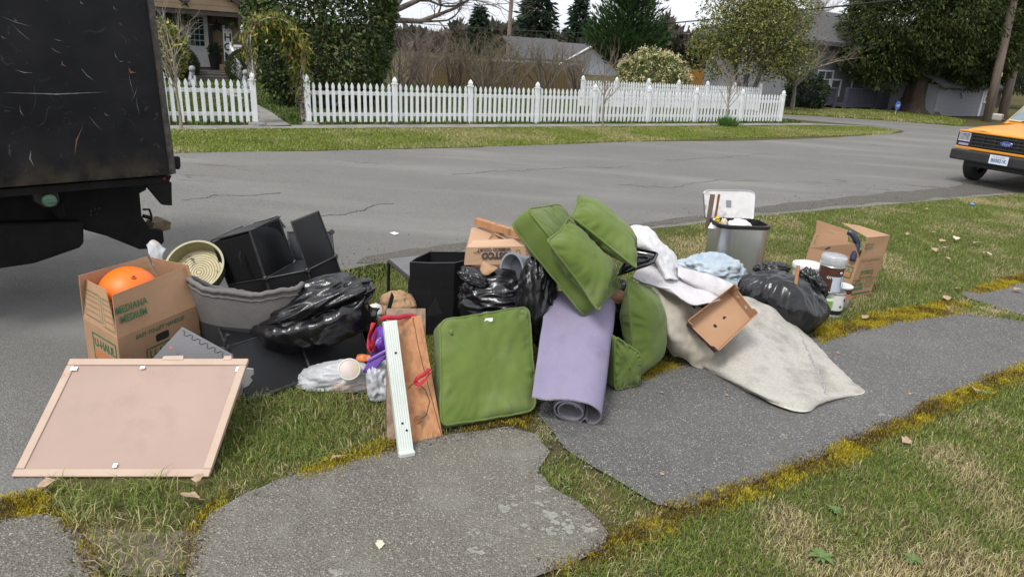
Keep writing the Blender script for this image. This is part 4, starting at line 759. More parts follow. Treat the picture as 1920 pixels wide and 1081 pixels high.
# bare round tree and dark bush beside the grey house, bush by far corner
r2 = np.random.default_rng(91); c0 = G(1484, 207); t = thing('bare_tree', 'small grey leafless tree before the grey house', 'tree', c0); sg = []; grow(r2, c0, (0, 0, 1), 1.0, .12, 0, 0, .5, out=sg, wig=.05); top = sg[-1][1]
for k in range(7): an = k*.9; grow(r2, top, (math.cos(an)*.7, math.sin(an)*.7, .8), 1.9, .06, 4, 1, .6, .04, .66, .2, 4, sg)
twigs('trunk', t, [s for s in sg if s[2] > .055], M_bark, 8); twigs('branches', t, [s for s in sg if s[2] <= .055], M_twig, 3)
c0 = G(1508, 203); t = thing('evergreen_bush', 'low dark green bush left of the small deck', 'shrub', c0); P, D = shellpts(r2, 2200, c0+UZ*.7, (.9, .8, .75), thick=.5, bump=.25, zmin=.03); leafobj('foliage', t, P, D*.6, .08, .16, r2, [(.018, .035, .014), (.03, .05, .018)], M_leaf); twigs('stem', t, grow(r2, c0, (0, 0, 1), .8, .03, 1, 2, .6), M_barkd)
pp = Yp(1585, -5, 75); t = thing('bare_tree', 'pale leafless tree top beyond the grey house roof', 'tree', (pp[0]-2.5, pp[1], 0)); sg = []; grow(r2, wloc(t), (0, 0, 1), pp[2]*.5, .2, 0, 0, .5, out=sg, wig=.04)
for k in range(7): grow(r2, sg[3][1], (math.cos(k)*.35, math.sin(k)*.35, 1), pp[2]*.34, .08, 3, 2, .5, .1, .6, .15, 4, sg)
twigs('branches', t, sg, M_twigp, 3)
# ------------------------------------------------------------------ poles and cables
M_pole = mk('pole_wood', (.15, .115, .09), (.23, .185, .15), sc=6, rough=.9, bump=.4, stretch=(3, 3, .2))
def pole(name, u, v, ut, y_, label, r, extra=None):
    c = G(u, v); d = Yp(ut, 0, c[1]); ax = (d-c)/(d-c)[2]; t = thing(name, label, 'pole', c); MB().tube([c+ax*0, c+ax*3, c+ax*9], [r, r*.92, r*.8], 12).build('shaft', M_pole, t, smooth=True); return t, c, ax
p1, c1, ax1 = pole('utility_pole', 1850, 228, 1900, 0, 'leaning wooden utility pole with a yellow tag', .19); MB().box(c1+ax1*2.0-TD*.2, (.05, .02, .16), RS).build('yellow_tag', mk('yellow_tag', (.6, .45, .05), rough=.5), p1)
p2, c2, ax2 = pole('utility_pole', 1877, 226, 1930, 0, 'second wooden utility pole right of the one with the yellow tag', .2)
for o_, (q0, q1) in enumerate(((c1+ax1*7.5, c2+ax2*3.2), (c2+ax2*8, c2+ax2*3.0+SD*.7))): MB().tube([q0, q1], .035, 6).build('conduit', mk('conduit_grey', (.12, .12, .13), rough=.5), (p1, p2)[o_])
lp = Yp(955, 60, 58); t = thing('street_light', 'tall street light pole with curved arm beyond the thicket', 'street light', (lp[0], lp[1], 0)); zt = Yp(956, -20, 58)[2]; b0 = np.array([lp[0], lp[1], 0]); MB().tube([b0, b0+UZ*zt], .15, 8).build('shaft', M_pole, t); ar = Yp(913, 2, 58); k0 = Yp(954, 22, 58); MB().tube([k0, (k0+ar)/2+UZ*.12, ar], .05, 6).build('arm', mk('galvanised', (.4, .41, .42), rough=.4, metal=.6), t); MB().box(ar-np.array([.2, 0, .03]), (.7, .25, .12)).build('lamp_head', MATS['galvanised'], t)
def cable(q0, q1, label, r=.02, sag=.4):
    b = MB(); q0 = np.asarray(q0); q1 = np.asarray(q1); b.tube([q0+(q1-q0)*k-UZ*sag*4*k*(1-k) for k in np.linspace(0, 1, 14)], r, 5); tag(b.build('overhead_cable', M_blk, loc=q0), label, 'cable')
cable(Yp(1150, 52, 42), Yp(2100, -50, 22), 'thick black overhead cable passing before the cedar', .03, .1); cable(Yp(700, 36, 58), Yp(1300, 64, 58), 'thin cable below the street light arm', .03, .3); cable(Yp(820, 10, 58), Yp(1000, 2, 58), 'thin cable high beside the street light', .025, .1)
# ------------------------------------------------------------------ black box truck
def PLN(u, v, p0, n):
    r = ray(u, v); n = np.asarray(n, float); return CO+r*(((np.asarray(p0)-CO)@n)/(r@n))
TK = G(322, 327, 1.0); T0 = G(0, 352, 1.0); TF = (T0-TK)/np.linalg.norm(T0-TK); TN = np.array([-TF[1], TF[0], 0.0])   # TF towards the cab, TN towards the verge
if TN@(CO-TK) < 0: TN = -TN
def tp(u, v, inset=0.0): return PLN(u, v, TK-TN*inset, TN)
truck = thing('box_truck', 'black scratched box truck parked at the left of the rubbish', 'truck', np.array([TK[0], TK[1], 0]))
m = bpy.data.materials.new('black_truck_panel'); m.use_nodes = True; N = m.node_tree.nodes; L = m.node_tree.links; p = N['Principled BSDF']; MATS['truck_panel'] = m
tc = N.new('ShaderNodeTexCoord')
def _nz(s, d, st=(1, 1, 1), dist=0):
    mp = N.new('ShaderNodeMapping'); mp.inputs['Scale'].default_value = st; L.new(tc.outputs['Object'], mp.inputs[0]); n = N.new('ShaderNodeTexNoise'); n.inputs['Scale'].default_value = s; n.inputs['Detail'].default_value = d; n.inputs['Distortion'].default_value = dist; L.new(mp.outputs[0], n.inputs['Vector']); return n.outputs['Fac']
def _mr(f, a, b, c=0, d=1):
    r = N.new('ShaderNodeMapRange'); r.inputs[1].default_value = a; r.inputs[2].default_value = b; r.inputs[3].default_value = c; r.inputs[4].default_value = d; L.new(f, r.inputs[0]); return r.outputs[0]
def _op(o, a, b=None, v=None):
    q = N.new('ShaderNodeMath'); q.operation = o; L.new(a, q.inputs[0])
    if b is not None: L.new(b, q.inputs[1])
    elif v is not None: q.inputs[1].default_value = v
    return q.outputs[0]
def _mix(f, a, b):
    x = N.new('ShaderNodeMix'); x.data_type = 'RGBA'; L.new(f, x.inputs[0])
    for k, s in ((6, a), (7, b)):
        if hasattr(s, 'links'): L.new(s, x.inputs[k])
        else: x.inputs[k].default_value = C(s)
    return x.outputs[2]
base = _mix(_mr(_nz(3, 8), .45, .75, 0, 1), (.006, .0065, .009), (.015, .015, .018))
for sc_, st_, dist, wdt, msk, colr in ((2.2, (1, 1, .55), .6, .0035, 5, (.045, .045, .05)), (3.1, (.6, 1, 1.2), 1.0, .0025, 4, (.06, .06, .066)), (5, (1, 1, 1), .3, .004, 7, (.06, .055, .055))):
    f = _op('SUBTRACT', _nz(sc_, 2, st_, dist), v=.5); f = _op('ABSOLUTE', f); f = _mr(f, wdt, 0); f = _op('MULTIPLY', f, _mr(_nz(msk, 3), .56, .68)); base = _mix(f, base, colr)
base = _mix(_mr(_nz(11, 6, (1, 1, 1), 1.5), .68, .74, 0, .35), base, (.16, .15, .15))
sepx = N.new('ShaderNodeSeparateXYZ'); L.new(tc.outputs['Object'], sepx.inputs[0])
low = _op('MULTIPLY', _mr(sepx.outputs[2], 1.22, 1.0), _mr(_nz(9, 6), .35, .65)); base = _mix(low, base, (.05, .04, .028))
L.new(base, p.inputs['Base Color']); L.new(_mr(_nz(6, 5), .3, .7, .32, .5), p.inputs['Roughness']); p.inputs['Specular IOR Level'].default_value = .25
bmp = N.new('ShaderNodeBump'); bmp.inputs['Strength'].default_value = .12; L.new(_nz(2.0, 2), bmp.inputs['Height']); L.new(bmp.outputs[0], p.inputs['Normal'])
M_tblk = mk('truck_frame_black', (.006, .006, .0065), (.012, .0115, .011), sc=8, rough=.75, bump=.2, spec=.2)
rt, rb = tp(273, -60), tp(324, 327); fb = tp(-260, 372); ft = fb+UZ*(rt[2]-fb[2])
b = MB(); b.prism([rb, fb, ft, rt], -TN*.05); b.build('side_panel', m, truck, bevel=.006)
b = MB(); q = [x-TN*.06 for x in (rb, fb, ft, rt)]; b.prism(q, -TN*2.1); b.build('cargo_box', M_tblk, truck)
b = MB(); b.tube([tp(276, -40)+TN*.004, rb+TN*.004+UZ*.01], .022, 6); b.build('corner_edge', mk('truck_edge', (.02, .02, .022), (.07, .06, .05), sc=30, rough=.6), truck)
b = MB(); b.prism([tp(322, 329, .04), tp(-260, 376, .04), tp(-260, 392, .04), tp(316, 342, .04)], -TN*.12); b.build('side_rail', M_tblk, truck)
b = MB(); b.prism([tp(322, 341, .05), tp(274, 346, .05), tp(306, 384, .05), tp(323, 385, .05)], -TN*.06); b.build('rear_bracket', M_tblk, truck, bevel=.004)
b = MB(); b.prism([tp(-260, 372, .45), tp(277, 345, .45), tp(274, 356, .45), tp(262, 362, .45), tp(266, 405, .45), tp(282, 428, .45), tp(306, 432, .45), tp(308, 452, .45), tp(298, 465, .45), tp(262, 467, .45), tp(235, 456, .45), tp(200, 442, .45), tp(160, 431, .45), tp(130, 420, .45), tp(-260, 440, .45)], -TN*.3); b.build('chassis_rail', M_tblk, truck, bevel=.006)
b = MB(); b.prism([tp(-260, 425, .35), tp(158, 415, .35), tp(159, 456, .35), tp(150, 465, .35), tp(66, 494, .35), tp(0, 504, .35), tp(-260, 535, .35)], -TN*.6); b.build('fuel_tank', M_tblk, truck, bevel=.03, seg=3)
b = MB(); b.prism([tp(62, 356, .12), tp(108, 356, .12), tp(112, 376, .12), tp(106, 386, .12), tp(84, 388, .12), tp(66, 378, .12)], -TN*.05); fpl = b.build('filler_plate', mk('filler_grey', (.03, .03, .03), rough=.7), truck, bevel=.004)
fc = tp(91, 374, .1); b = MB(); b.lathe([(0, .035), (.03, .035), (.042, .028), (.044, 0)], 20, fc, TN); b.box(fc+TN*.04, (.075, .012, .016), np.array([orth(TN)[0], TN, orth(TN)[1]]).T); b.build('filler_cap', mk('green_cap', (.07, .16, .11), (.10, .2, .14), sc=20, rough=.55), fpl, smooth=.6)
MB().tube([tp(104, 380, .2), tp(112, 400, .3), tp(114, 402, .45)], [.045, .035, .03], 8).build('filler_hose', M_tblk, truck)
b = MB(); b.prism([tp(290, 418, .5), tp(308, 412, .5), tp(321, 416, .5), tp(320, 430, .5), tp(300, 434, .5), tp(284, 430, .5)], -TN*.16); b.build('tow_hitch', mk('rusty_hitch', (.2, .14, .075), (.09, .07, .05), sc=25, rough=.8, bump=.3), truck, bevel=.004)
b = MB(); b.tube([tp(268, 392, .5), tp(280, 392, .5), tp(284, 404, .5), tp(283, 414, .5)], .009, 6); b.tube([tp(268, 404, .5), tp(284, 408, .5)], .016, 6); b.build('hitch_bracket', M_tblk, truck)
b = MB(); b.box(tp(325, 303, .02)-TF*.02, (.045, .05, .075), np.array([TF, TN, UZ]).T); b.box(tp(327, 313, .02)-TF*.02, (.03, .035, .03), np.array([TF, TN, UZ]).T); b.build('door_latch', M_tblk, truck, bevel=.006)
MB().lathe([(0, .006), (.012, .005), (.015, 0)], 12, tp(308, 335, .035), TN).build('marker_light', mk('red_lens', (.16, .01, .01), rough=.25), truck)
for k in (.62, 1.02, 1.25, 1.32): pass
b = MB()
for (u, v) in ((170, 395), (178, 391), (186, 390), (182, 400), (170, 402)): b.lathe([(0, .004), (.009, .004), (.01, 0)], 8, tp(u, v, .447), TN)
b.build('frame_bolts', M_blk, truck)
for f_ in (2.35,):                                                    # wheels further forward, carrying the box
    for ins in (.12, 1.95):
        c = np.array([TK[0], TK[1], .43])+TF*f_-TN*ins; MB().lathe([(.2, -.11), (.36, -.13), (.42, -.1), (.43, 0), (.42, .1), (.36, .13), (.2, .11)], 28, c, TN).build('wheel', mk('tyre_rubber', (.018, .018, .018), (.03, .03, .03), sc=20, rough=.85), truck, smooth=.7)
b = MB()
def scr(u0, v0, u1, v1, w):
    a_, c_ = tp(u0, v0)+TN*.0012, tp(u1, v1)+TN*.0012; d = c_-a_; s_ = np.cross(d, TN); s_ /= np.linalg.norm(s_); m_ = (a_+c_)/2+s_*w*1.5; b.add([a_, m_+s_*w/2, c_, m_-s_*w/2], [(0, 1, 2, 3)])
for q in ((0, 173, 203, 172, .008), (18, 41, 62, 80, .003), (0, 30, 62, 50, .004), (26, 33, 34, 40, .004), (214, 95, 222, 113, .004), (222, 113, 232, 114, .004), (94, 88, 116, 100, .004), (150, 125, 178, 152, .006), (58, 280, 64, 312, .01), (0, 65, 12, 72, .005), (100, 72, 118, 76, .003), (28, 130, 62, 136, .006), (240, 130, 252, 180, .003), (195, 210, 205, 216, .006), (150, 0, 158, 8, .006), (165, 215, 192, 245, .003), (212, 10, 220, 20, .005), (255, 180, 262, 215, .003), (246, 190, 258, 160, .003), (36, 196, 45, 220, .004)): scr(*q)
b.build('scratch', mk('scratch_grey', (.22, .22, .24), (.10, .10, .11), sc=30, rough=.6), truck, fix=False)
b = MB()
for q in ((155, 236, 140, 292, .009), (240, 125, 256, 136, .014), (116, 112, 125, 125, .01)): scr(*q)
b.build('rust_scratch', mk('rust', (.22, .10, .05), (.12, .07, .045), sc=40, rough=.85), truck, fix=False)
# ------------------------------------------------------------------ yellow pickup
fa_, fb_ = AB(1882, 298, .58); VX = -SD; VY = -TD; VC = S(fa_, fb_-.0, 0)
def vp(x, y, z): return VC+VX*x+VY*y+UZ*z
RV = np.array([VX, VY, UZ]).T
pk_ = thing('pickup_truck', 'yellow orange pickup with black grille parked on the verge side', 'pickup truck', VC-VX*2)
M_yel = mk('yellow_paint', (.66, .26, .015), rough=.42, coat=.15, bump=0); M_plas = mk('black_bumper', (.012, .012, .013), (.02, .02, .02), sc=12, rough=.6, bump=.05); M_tyre = mk('tyre', (.016, .016, .016), (.028, .028, .027), sc=25, rough=.85, bump=.3)
VS = 1.13
def loft(secs, name, mat, parent=pk_, sm=.5, mirror=True):
    Vv = []
    for x, pr in secs:
        r = [(y*VS, z*VS) for y, z in pr]; full = [(-y, z) for y, z in r[::-1] if y > 1e-6]+r if mirror else r; Vv.append([vp(x*VS, y, z) for y, z in full])
    return MB().grid(np.array(Vv)).build(name, mat, parent, smooth=sm)
def hood(x, zc, ze, hw, zb): return (x, [(.0, zc), (.3, zc-.002), (.45, zc+.012), (hw*.86, ze+.012), (hw*.96, ze-.02), (hw, ze-.10), (hw, (ze+zb)/2), (hw*.985, zb)])
secs = [hood(-.03, .90, .885, .79, .62), hood(-.12, .935, .91, .80, .60), hood(-.28, .95, .925, .81, .60), hood(-.42, .965, .935, .82, .66), hood(-.55, .975, .945, .82, .74), hood(-.75, .985, .95, .82, .76), hood(-.95, .995, .955, .82, .74), hood(-1.1, 1.0, .96, .82, .62), hood(-1.25, 1.01, .965, .82, .42), hood(-1.45, 1.02, .97, .82, .38)]
bodyo = loft(secs, 'front_body', M_yel)
cab = [(x, [(.0, z1), (hw*.6, z1-.01), (hw*.8, z1-.05), (hw*.84, z1-.09), (.82, .98), (.82, .7), (.81, .38)]) for x, z1, hw in ((-1.45, 1.06, .98), (-1.46, 1.06, .98))]
cs = [(-1.45, [(0, 1.02), (.4, 1.02), (.7, 1.0), (.78, .985), (.82, .97), (.82, .7), (.81, .38)]), (-2.05, [(0, 1.56), (.4, 1.555), (.58, 1.53), (.63, 1.48), (.81, .99), (.82, .7), (.81, .38)]), (-2.4, [(0, 1.60), (.4, 1.595), (.6, 1.57), (.65, 1.52), (.81, .99), (.82, .7), (.81, .38)]), (-3.0, [(0, 1.58), (.4, 1.575), (.6, 1.55), (.65, 1.5), (.81, .99), (.82, .7), (.81, .38)]), (-3.12, [(0, 1.0), (.4, 1.0), (.6, 1.0), (.65, 1.0), (.81, .99), (.82, .7), (.81, .38)])]
loft(cs, 'cab', M_yel)
loft([(-3.13, [(0, .98), (.74, .98), (.76, .99), (.82, .98), (.82, .7), (.81, .4)]), (-4.6, [(0, .98), (.74, .98), (.76, .99), (.82, .98), (.82, .7), (.81, .4)]), (-4.62, [(0, .5), (.74, .5), (.76, .5), (.8, .5), (.8, .5), (.8, .4)])], 'cargo_bed', M_yel)
def vq(pts): return [vp(x*VS, y*VS, z*VS) for x, y, z in pts]
MB().slab(vq([(-1.49, -.70, 1.08), (-1.49, .70, 1.08), (-2.01, .56, 1.56), (-2.01, -.56, 1.56)]), .012).build('windshield', mk('windshield_glass', (.10, .14, .16), (.2, .25, .27), sc=1.5, rough=.05, spec=.9), pk_) 
b = MB(); fr_ = vq([(-1.475, -.72, 1.06), (-1.475, .72, 1.06), (-2.0, .58, 1.565), (-2.0, -.58, 1.565)]); b.tube(fr_, .022, 6, closed=True); b.build('windshield_seal', mk('seal_white', (.5, .48, .42), rough=.5), pk_)
MB().tube(vq([(-1.46, -.5, 1.06), (-1.52, .05, 1.085)]), .012, 5).build('wiper', M_blk, pk_); MB().tube(vq([(-1.46, .1, 1.06), (-1.52, .6, 1.085)]), .012, 5).build('wiper', M_blk, pk_)
for s_ in (-1, 1):
    MB().slab(vq([(-1.62, s_*.83, 1.02), (-2.9, s_*.83, 1.02), (-2.85, s_*.665, 1.48), (-2.1, s_*.665, 1.48)])[::s_], .01).build('side_window', MATS['windshield_glass'], pk_)
    c = vp(-1.62*VS, s_*.99*VS, 1.08*VS); MB().box(c, (.1, .2, .14), RV).build('wing_mirror', mk('mirror_shell', (.45, .43, .4), rough=.25, metal=.6), pk_, bevel=.03); MB().tube([c, vp(-1.7*VS, s_*.81*VS, 1.0*VS)], .02, 6).build('mirror_arm', M_blk, pk_)
# nose: yellow surround, black grille, lamps
MB().box(vp(-.05, 0, .735*VS), (.08, 1.56*VS, .30), RV).build('nose_panel', M_plas, pk_, bevel=.01)
MB().box(vp(-.0, 0, .606*VS), (.09, 1.6*VS, .05), RV).build('valance', M_yel, pk_, bevel=.015); MB().box(vp(.005, 0, .884*VS), (.09, 1.58*VS, .035), RV).build('hood_lip', M_yel, pk_, bevel=.012)
gr = MB().box(vp(.01, 0, .745*VS), (.03, 1.10*VS, .25), RV).build('grille', M_blk, pk_)
for z in (.66, .72, .775, .83): MB().box(vp(.04, 0, z*VS), (.04, 1.10*VS, .022), RV).build('grille_bar', M_plas, gr, bevel=.004)
for i in range(7): MB().box(vp(.038, (-.55+i*.1833)*VS, .745*VS), (.03, .02, .23), RV).build('grille_bar', M_plas, gr, bevel=.004)
em = MB(); em.lathe([(0, .006), (.1, .006), (.112, 0)], 28, (0, 0, 0), (1, 0, 0)); emv = em.v[0]; emv[:, 2] *= .45; em.v = [emv@RV.T+vp(.064, 0, .755*VS)]; emo = em.build('oval_badge', mk('badge_blue', (.03, .07, .28), rough=.2, coat=.5), gr)
text('badge_script', 'Ford', .07, mk('chrome', (.75, .76, .78), rough=.15, metal=.9), gr, vp(.071, 0, .752*VS), TD*-1*-1 if False else -VY*-1, UZ, shear=.3, off=.001)
M_lens = mk('lamp_lens', (.35, .36, .38), (.12, .12, .13), sc=25, rough=.1, spec=.8); M_chr = MATS['chrome']
for s_ in (-1, 1):
    hl = MB().box(vp(.02, s_*.68*VS, .745*VS), (.06, .23*VS, .25), RV).build('headlight', M_plas, pk_, bevel=.01)
    MB().box(vp(.052, s_*.67*VS, .785*VS), (.012, .17*VS, .13), RV).build('lens', M_lens, hl, bevel=.006)
    b = MB(); y0, y1, z0, z1 = s_*.585, s_*.76, .72, .85
    b.tube([vp(.062, y0*VS, z0*VS), vp(.062, y1*VS, z0*VS), vp(.062, y1*VS, z1*VS), vp(.062, y0*VS, z1*VS)], .009, 6, closed=True); b.build('lamp_ring', mk('halo_ring', (.55, .52, .7), rough=.3), hl)
    MB().box(vp(.052, s_*.67*VS, .665*VS), (.012, .16*VS, .045), RV).build('turn_lens', mk('turn_lens', (.3, .28, .4), rough=.2), hl, bevel=.005)
b = MB(); b.box(vp(.10, 0, .49*VS), (.16, 1.60*VS, .175*VS), RV); b.build('bumper', M_plas, pk_, bevel=.035, seg=3); MB().box(vp(-.05, 0, .36*VS), (.1, 1.3, .12), RV).build('air_dam', M_plas, pk_, bevel=.02)
pl_ = MB().box(vp(.19, 0, .50*VS), (.008, .33, .165), RV).build('number_plate', mk('plate_white', (.62, .66, .72), (.5, .57, .68), sc=6, rough=.4), pk_, bevel=.002)
PR = TD*-1 if (np.cross(-TD, UZ)@VX) > 0 else TD
text('plate_number', 'B00021K', .092, mk('plate_blue', (.03, .07, .22), rough=.5), pl_, vp(.195, 0, .485*VS), PR, UZ, sx=.78, off=.002); text('plate_state', 'WASHINGTON', .03, mk('plate_red', (.4, .05, .05), rough=.5), pl_, vp(.195, 0, .485*VS+.065), PR, UZ)
bpy.data.objects.remove([o for o in gr.children if o.name.startswith('badge_script')][0]); text('badge_script', 'Ford', .07, M_chr, gr, vp(.072, 0, .752*VS), PR, UZ, shear=.3, off=.001)
for x in (-.72, -3.55):
    for s_ in (-1, 1):
        c = vp(x*VS, s_*.72*VS, .36); w = MB().lathe([(.2, -.105), (.31, -.115), (.352, -.085), (.36, 0), (.352, .085), (.31, .115), (.2, .105)], 30, c, VY).build('tyre', M_tyre, pk_, smooth=.7); MB().lathe([(.0, s_*.06), (.08, s_*.07), (.16, s_*.05), (.205, s_*.1), (.21, 0), (0, -s_*.02)], 24, c, VY).build('rim', MATS['galvanised'], w, smooth=.6)
MB().box(vp(-2.4*VS, 0, .5), (4.2, 1.3, .22), RV).build('underbody', M_blk, pk_)
# ------------------------------------------------------------------ soft shapes
def cr(P, n):                                                # Catmull-Rom along axis 0
    P = np.asarray(P, float); k = len(P); Q = np.concatenate([[2*P[0]-P[1]], P, [2*P[-1]-P[-2]]]); t = np.linspace(0, k-1, n); i = np.minimum(t.astype(int), k-2); f = (t-i).reshape((-1,)+(1,)*(P.ndim-1))
    a, b, c, d = Q[i], Q[i+1], Q[i+2], Q[i+3]; return .5*((2*b)+(c-a)*f+(2*a-5*b+4*c-d)*f*f+(3*b-a-3*c+d)*f**3)
def n3(V, sc, seed=0):
    V = np.asarray(V); o = Vector((seed*13.1, seed*7.7, seed*3.3)); return np.array([mnoise.noise(Vector(p)*sc+o) for p in V.reshape(-1, 3).tolist()]).reshape(V.shape[:-1])
def ridge(V, sc, seed=0): return 1-2*np.abs(n3(V, sc, seed))
def gnorm(V):
    du = np.gradient(V, axis=0); dv = np.gradient(V, axis=1); n = np.cross(du, dv); return n/np.maximum(np.linalg.norm(n, axis=2, keepdims=True), 1e-9)
def patch(ctrl, nu, nv, thick, name, mat, parent=None, loc=None, amp=0, sc=8, ramp=0, rsc=6, seed=0, back=None, edge=None, smooth=True):
    V = cr(np.asarray(ctrl, float), nu); V = cr(V.transpose(1, 0, 2), nv).transpose(1, 0, 2); N = gnorm(V); N *= np.sign((N*(CO-V)).sum(2).mean())
    if amp: V = V+N*(amp*n3(V, sc, seed))[..., None]+N*(amp*.35*n3(V, sc*3, seed+1))[..., None]
    if ramp: V = V+N*(ramp*ridge(V, rsc, seed+3))[..., None]
    global LASTV; LASTV = V
    b = MB(); W = V-N*thick; nu, nv = V.shape[:2]
    b.grid(V, 0)
    if thick:
        b.grid(W, 0 if back is None else 1)
        for A, B in ((V[0], W[0]), (V[-1], W[-1]), (V[:, 0], W[:, 0]), (V[:, -1], W[:, -1])): b.grid(np.stack([A, B]), 0)
    mats = [mat] if back is None else [mat, back]
    o = b.build(name, mats, parent, loc, smooth=smooth)
    if edge:
        L_ = np.concatenate([V[0], V[1:, -1], V[-1, ::-1][1:], V[::-1, 0][1:-1]]); MB().tube(L_-np.concatenate([N[0], N[1:, -1], N[-1, ::-1][1:], N[::-1, 0][1:-1]])*thick*.5, edge[0], 6, closed=True).build('binding', edge[1], o, smooth=True)
    return o
def YG(rows): return np.array([[Yp(*q) for q in r] for r in rows])
def rrect(n, rc):                                            # unit rounded square loop, centred, side 2
    out = []; 
    for k, (cx, cy) in enumerate(((1, 1), (-1, 1), (-1, -1), (1, -1))):
        for j in range(7): a = math.pi/2*(k+j/6); out.append(((1-rc)*cx+rc*math.cos(a), (1-rc)*cy+rc*math.sin(a)))
    out = np.array(out); d = np.linalg.norm(np.roll(out, -1, 0)-out, axis=1); s = np.concatenate([[0], np.cumsum(d)]); ext = np.vstack([out, out[:1]]); t = np.linspace(0, s[-1], n, endpoint=False)
    return np.stack([np.interp(t, s, ext[:, 0]), np.interp(t, s, ext[:, 1])], 1)
def quadmap(q, st):                                          # quad BL,BR,TR,TL; st in -1..1
    q = np.asarray(q, float); s = (st[..., 0:1]+1)/2; t = (st[..., 1:2]+1)/2; return (q[0]*(1-s)+q[1]*s)*(1-t)+(q[3]*(1-s)+q[2]*s)*t
def cushion(label, quad, d, mat, seed=0, puff=.03, rc=.14, wr=.012, knife=False, name='cushion', extra=True, sag=0, pinch=.0, group=None):
    q = np.asarray(quad, float); n = np.cross(q[1]-q[0], q[3]-q[0]); n /= np.linalg.norm(n)
    if n@(CO-q.mean(0)) < 0: n = -n
    c = q.mean(0); low = np.array([c[0], c[1], max(0, q[:, 2].min())]); t = thing(name, label, 'cushion', low, group); N_ = 120; loop = rrect(N_, rc)
    if pinch:                                                # corners pulled out, sides drawn in
        m = np.minimum(np.abs(loop[:, 0]), np.abs(loop[:, 1]))/np.maximum(np.abs(loop[:, 0]), np.abs(loop[:, 1])); loop = loop*(1-pinch*(1-m**1.5))[:, None]
    rings = []
    if knife:
        sc = np.concatenate([np.linspace(0.0, .9, 15), [.95, .98, 1.0]]); top = [(s, d/2*(1-s**2.6)**.62) for s in sc]; rings = [(s, -z) for s, z in top]+[(s, z) for s, z in top[::-1][1:]]
    else:
        sc = np.linspace(0, .97, 15); f = [(s, d/2+puff*(1-s**2)) for s in sc]+[(1.0, d/2-.004)]; side = [(1.012, d/4), (1.02, 0), (1.012, -d/4)]; rings = f+side+[(s, -z) for s, z in f[::-1]]
    if knife:
        lx = np.clip(np.abs(loop)/np.abs(loop).max(0), 0, 1)
        def zz(s): return d/2*(np.maximum(0, 1-(lx[:, 0]*s)**2.3)*np.maximum(0, 1-(lx[:, 1]*s)**2.3))**.55*(1-s**10)
        V = np.array([quadmap(q, loop*s)+n*(zz(s)*(1 if z > 0 else -1))[:, None] for s, z in rings])
    else: V = np.array([quadmap(q, loop*s)+n*z for s, z in rings])
    L0 = V.copy()
    nd = V-c; nn = gnorm(V); nn = nn*np.sign((nn*nd).sum(2, keepdims=True)); 
    rgk = np.array([r_[0] for r_ in rings])[:, None]; nr = .35+.65*rgk**2; dg = L0+.06*np.stack([n3(L0, 4, seed+8)]*3, -1)
    w = wr*(1.1*n3(L0, 4.5, seed)+nr*(.7*n3(dg*np.array([1.6, 1, .55]), 12, seed+2)+.9*np.maximum(0, ridge(dg*np.array([1.3, 1, .6]), 8, seed+4)-.5)+.25*n3(L0, 26, seed+6)))
    pu_ = np.arange(N_)/N_; pk1 = np.array([mnoise.noise(Vector((math.cos(a*6.2832)*7, math.sin(a*6.2832)*7, seed*3.1)))+.6*mnoise.noise(Vector((math.cos(a*6.2832)*15, math.sin(a*6.2832)*15, seed*5.7))) for a in pu_])
    w = w+wr*1.1*pk1[None]*np.exp(-((.93-rgk)/.13)**2)*(np.abs(rgk-1) > .004)
    w = w*(1-.75*np.exp(-((rgk-1.0)/.06)**2))
    V = V+nn*w[..., None]
    if sag: V[..., 2] -= sag*np.maximum(0, 1-(V[..., 2]-q[:, 2].min())/.25)*.0
    V[..., 2] = np.maximum(V[..., 2], .012)
    b = MB(); b.grid(V, 0, wv=True); b.build('cover', mat, t, smooth=True)
    k0 = [i for i, (s, z) in enumerate(rings) if abs(s-1.0) < 1e-6]
    for i in k0: MB().tube(V[i], .0075, 6, closed=True).build('piping', mat, t, smooth=True)
    return t, V
def blob(name, label, cat, c, ax, R, mat, seed, a=(.18, .10, .05), sc=(1.2, 3, 7), floor=None, sub=5, cut=None, squash=None, parent=None, fold=None):
    bm = bmesh.new(); bmesh.ops.create_icosphere(bm, subdivisions=sub, radius=1); P = np.array([v.co[:] for v in bm.verts])
    st = P*np.array(fold if fold else (1, 1, 1))
    r = 1+a[0]*n3(P, sc[0], seed)+a[1]*(ridge(st, sc[1], seed+1)-.5)+a[2]*(ridge(st, sc[2], seed+2)-.5)
    Q = P*r[:, None]
    if squash: Q[:, 2] = np.where(Q[:, 2] < 0, Q[:, 2]*squash, Q[:, 2])
    A = np.asarray(ax, float); W = np.asarray(c)+(Q*np.asarray(R))@A
    if floor is not None: k = W[:, 2] < floor; W[k, 2] = floor-(floor-W[k, 2])*.02; 
    for v, w in zip(bm.verts, W): v.co = w
    base = np.array([c[0], c[1], max(0, W[:, 2].min())]) if parent is None else wloc(parent); 
    for v in bm.verts: v.co -= Vector(base)
    me = bpy.data.meshes.new(name); bm.to_mesh(me); bm.free(); me.materials.append(mat); smoothmesh(me); o = put(name, me, parent)
    if parent is None: o.location = tuple(base); tag(o, label, cat)
    return o
EYE = np.eye(3)
def axes_px(u, v, y, du, dv, tilt=0):                        # x axis runs along the picture direction du,dv at that spot
    x = Yp(u+du, v+dv, y)-Yp(u, v, y); x /= np.linalg.norm(x); z = np.array([0, tilt, 1.0]); yv = np.cross(z, x); yv /= np.linalg.norm(yv); z = np.cross(x, yv); return np.array([x, yv, z])
def plane_obj(b, q, t, m=0): return b.slab(q, t, m)
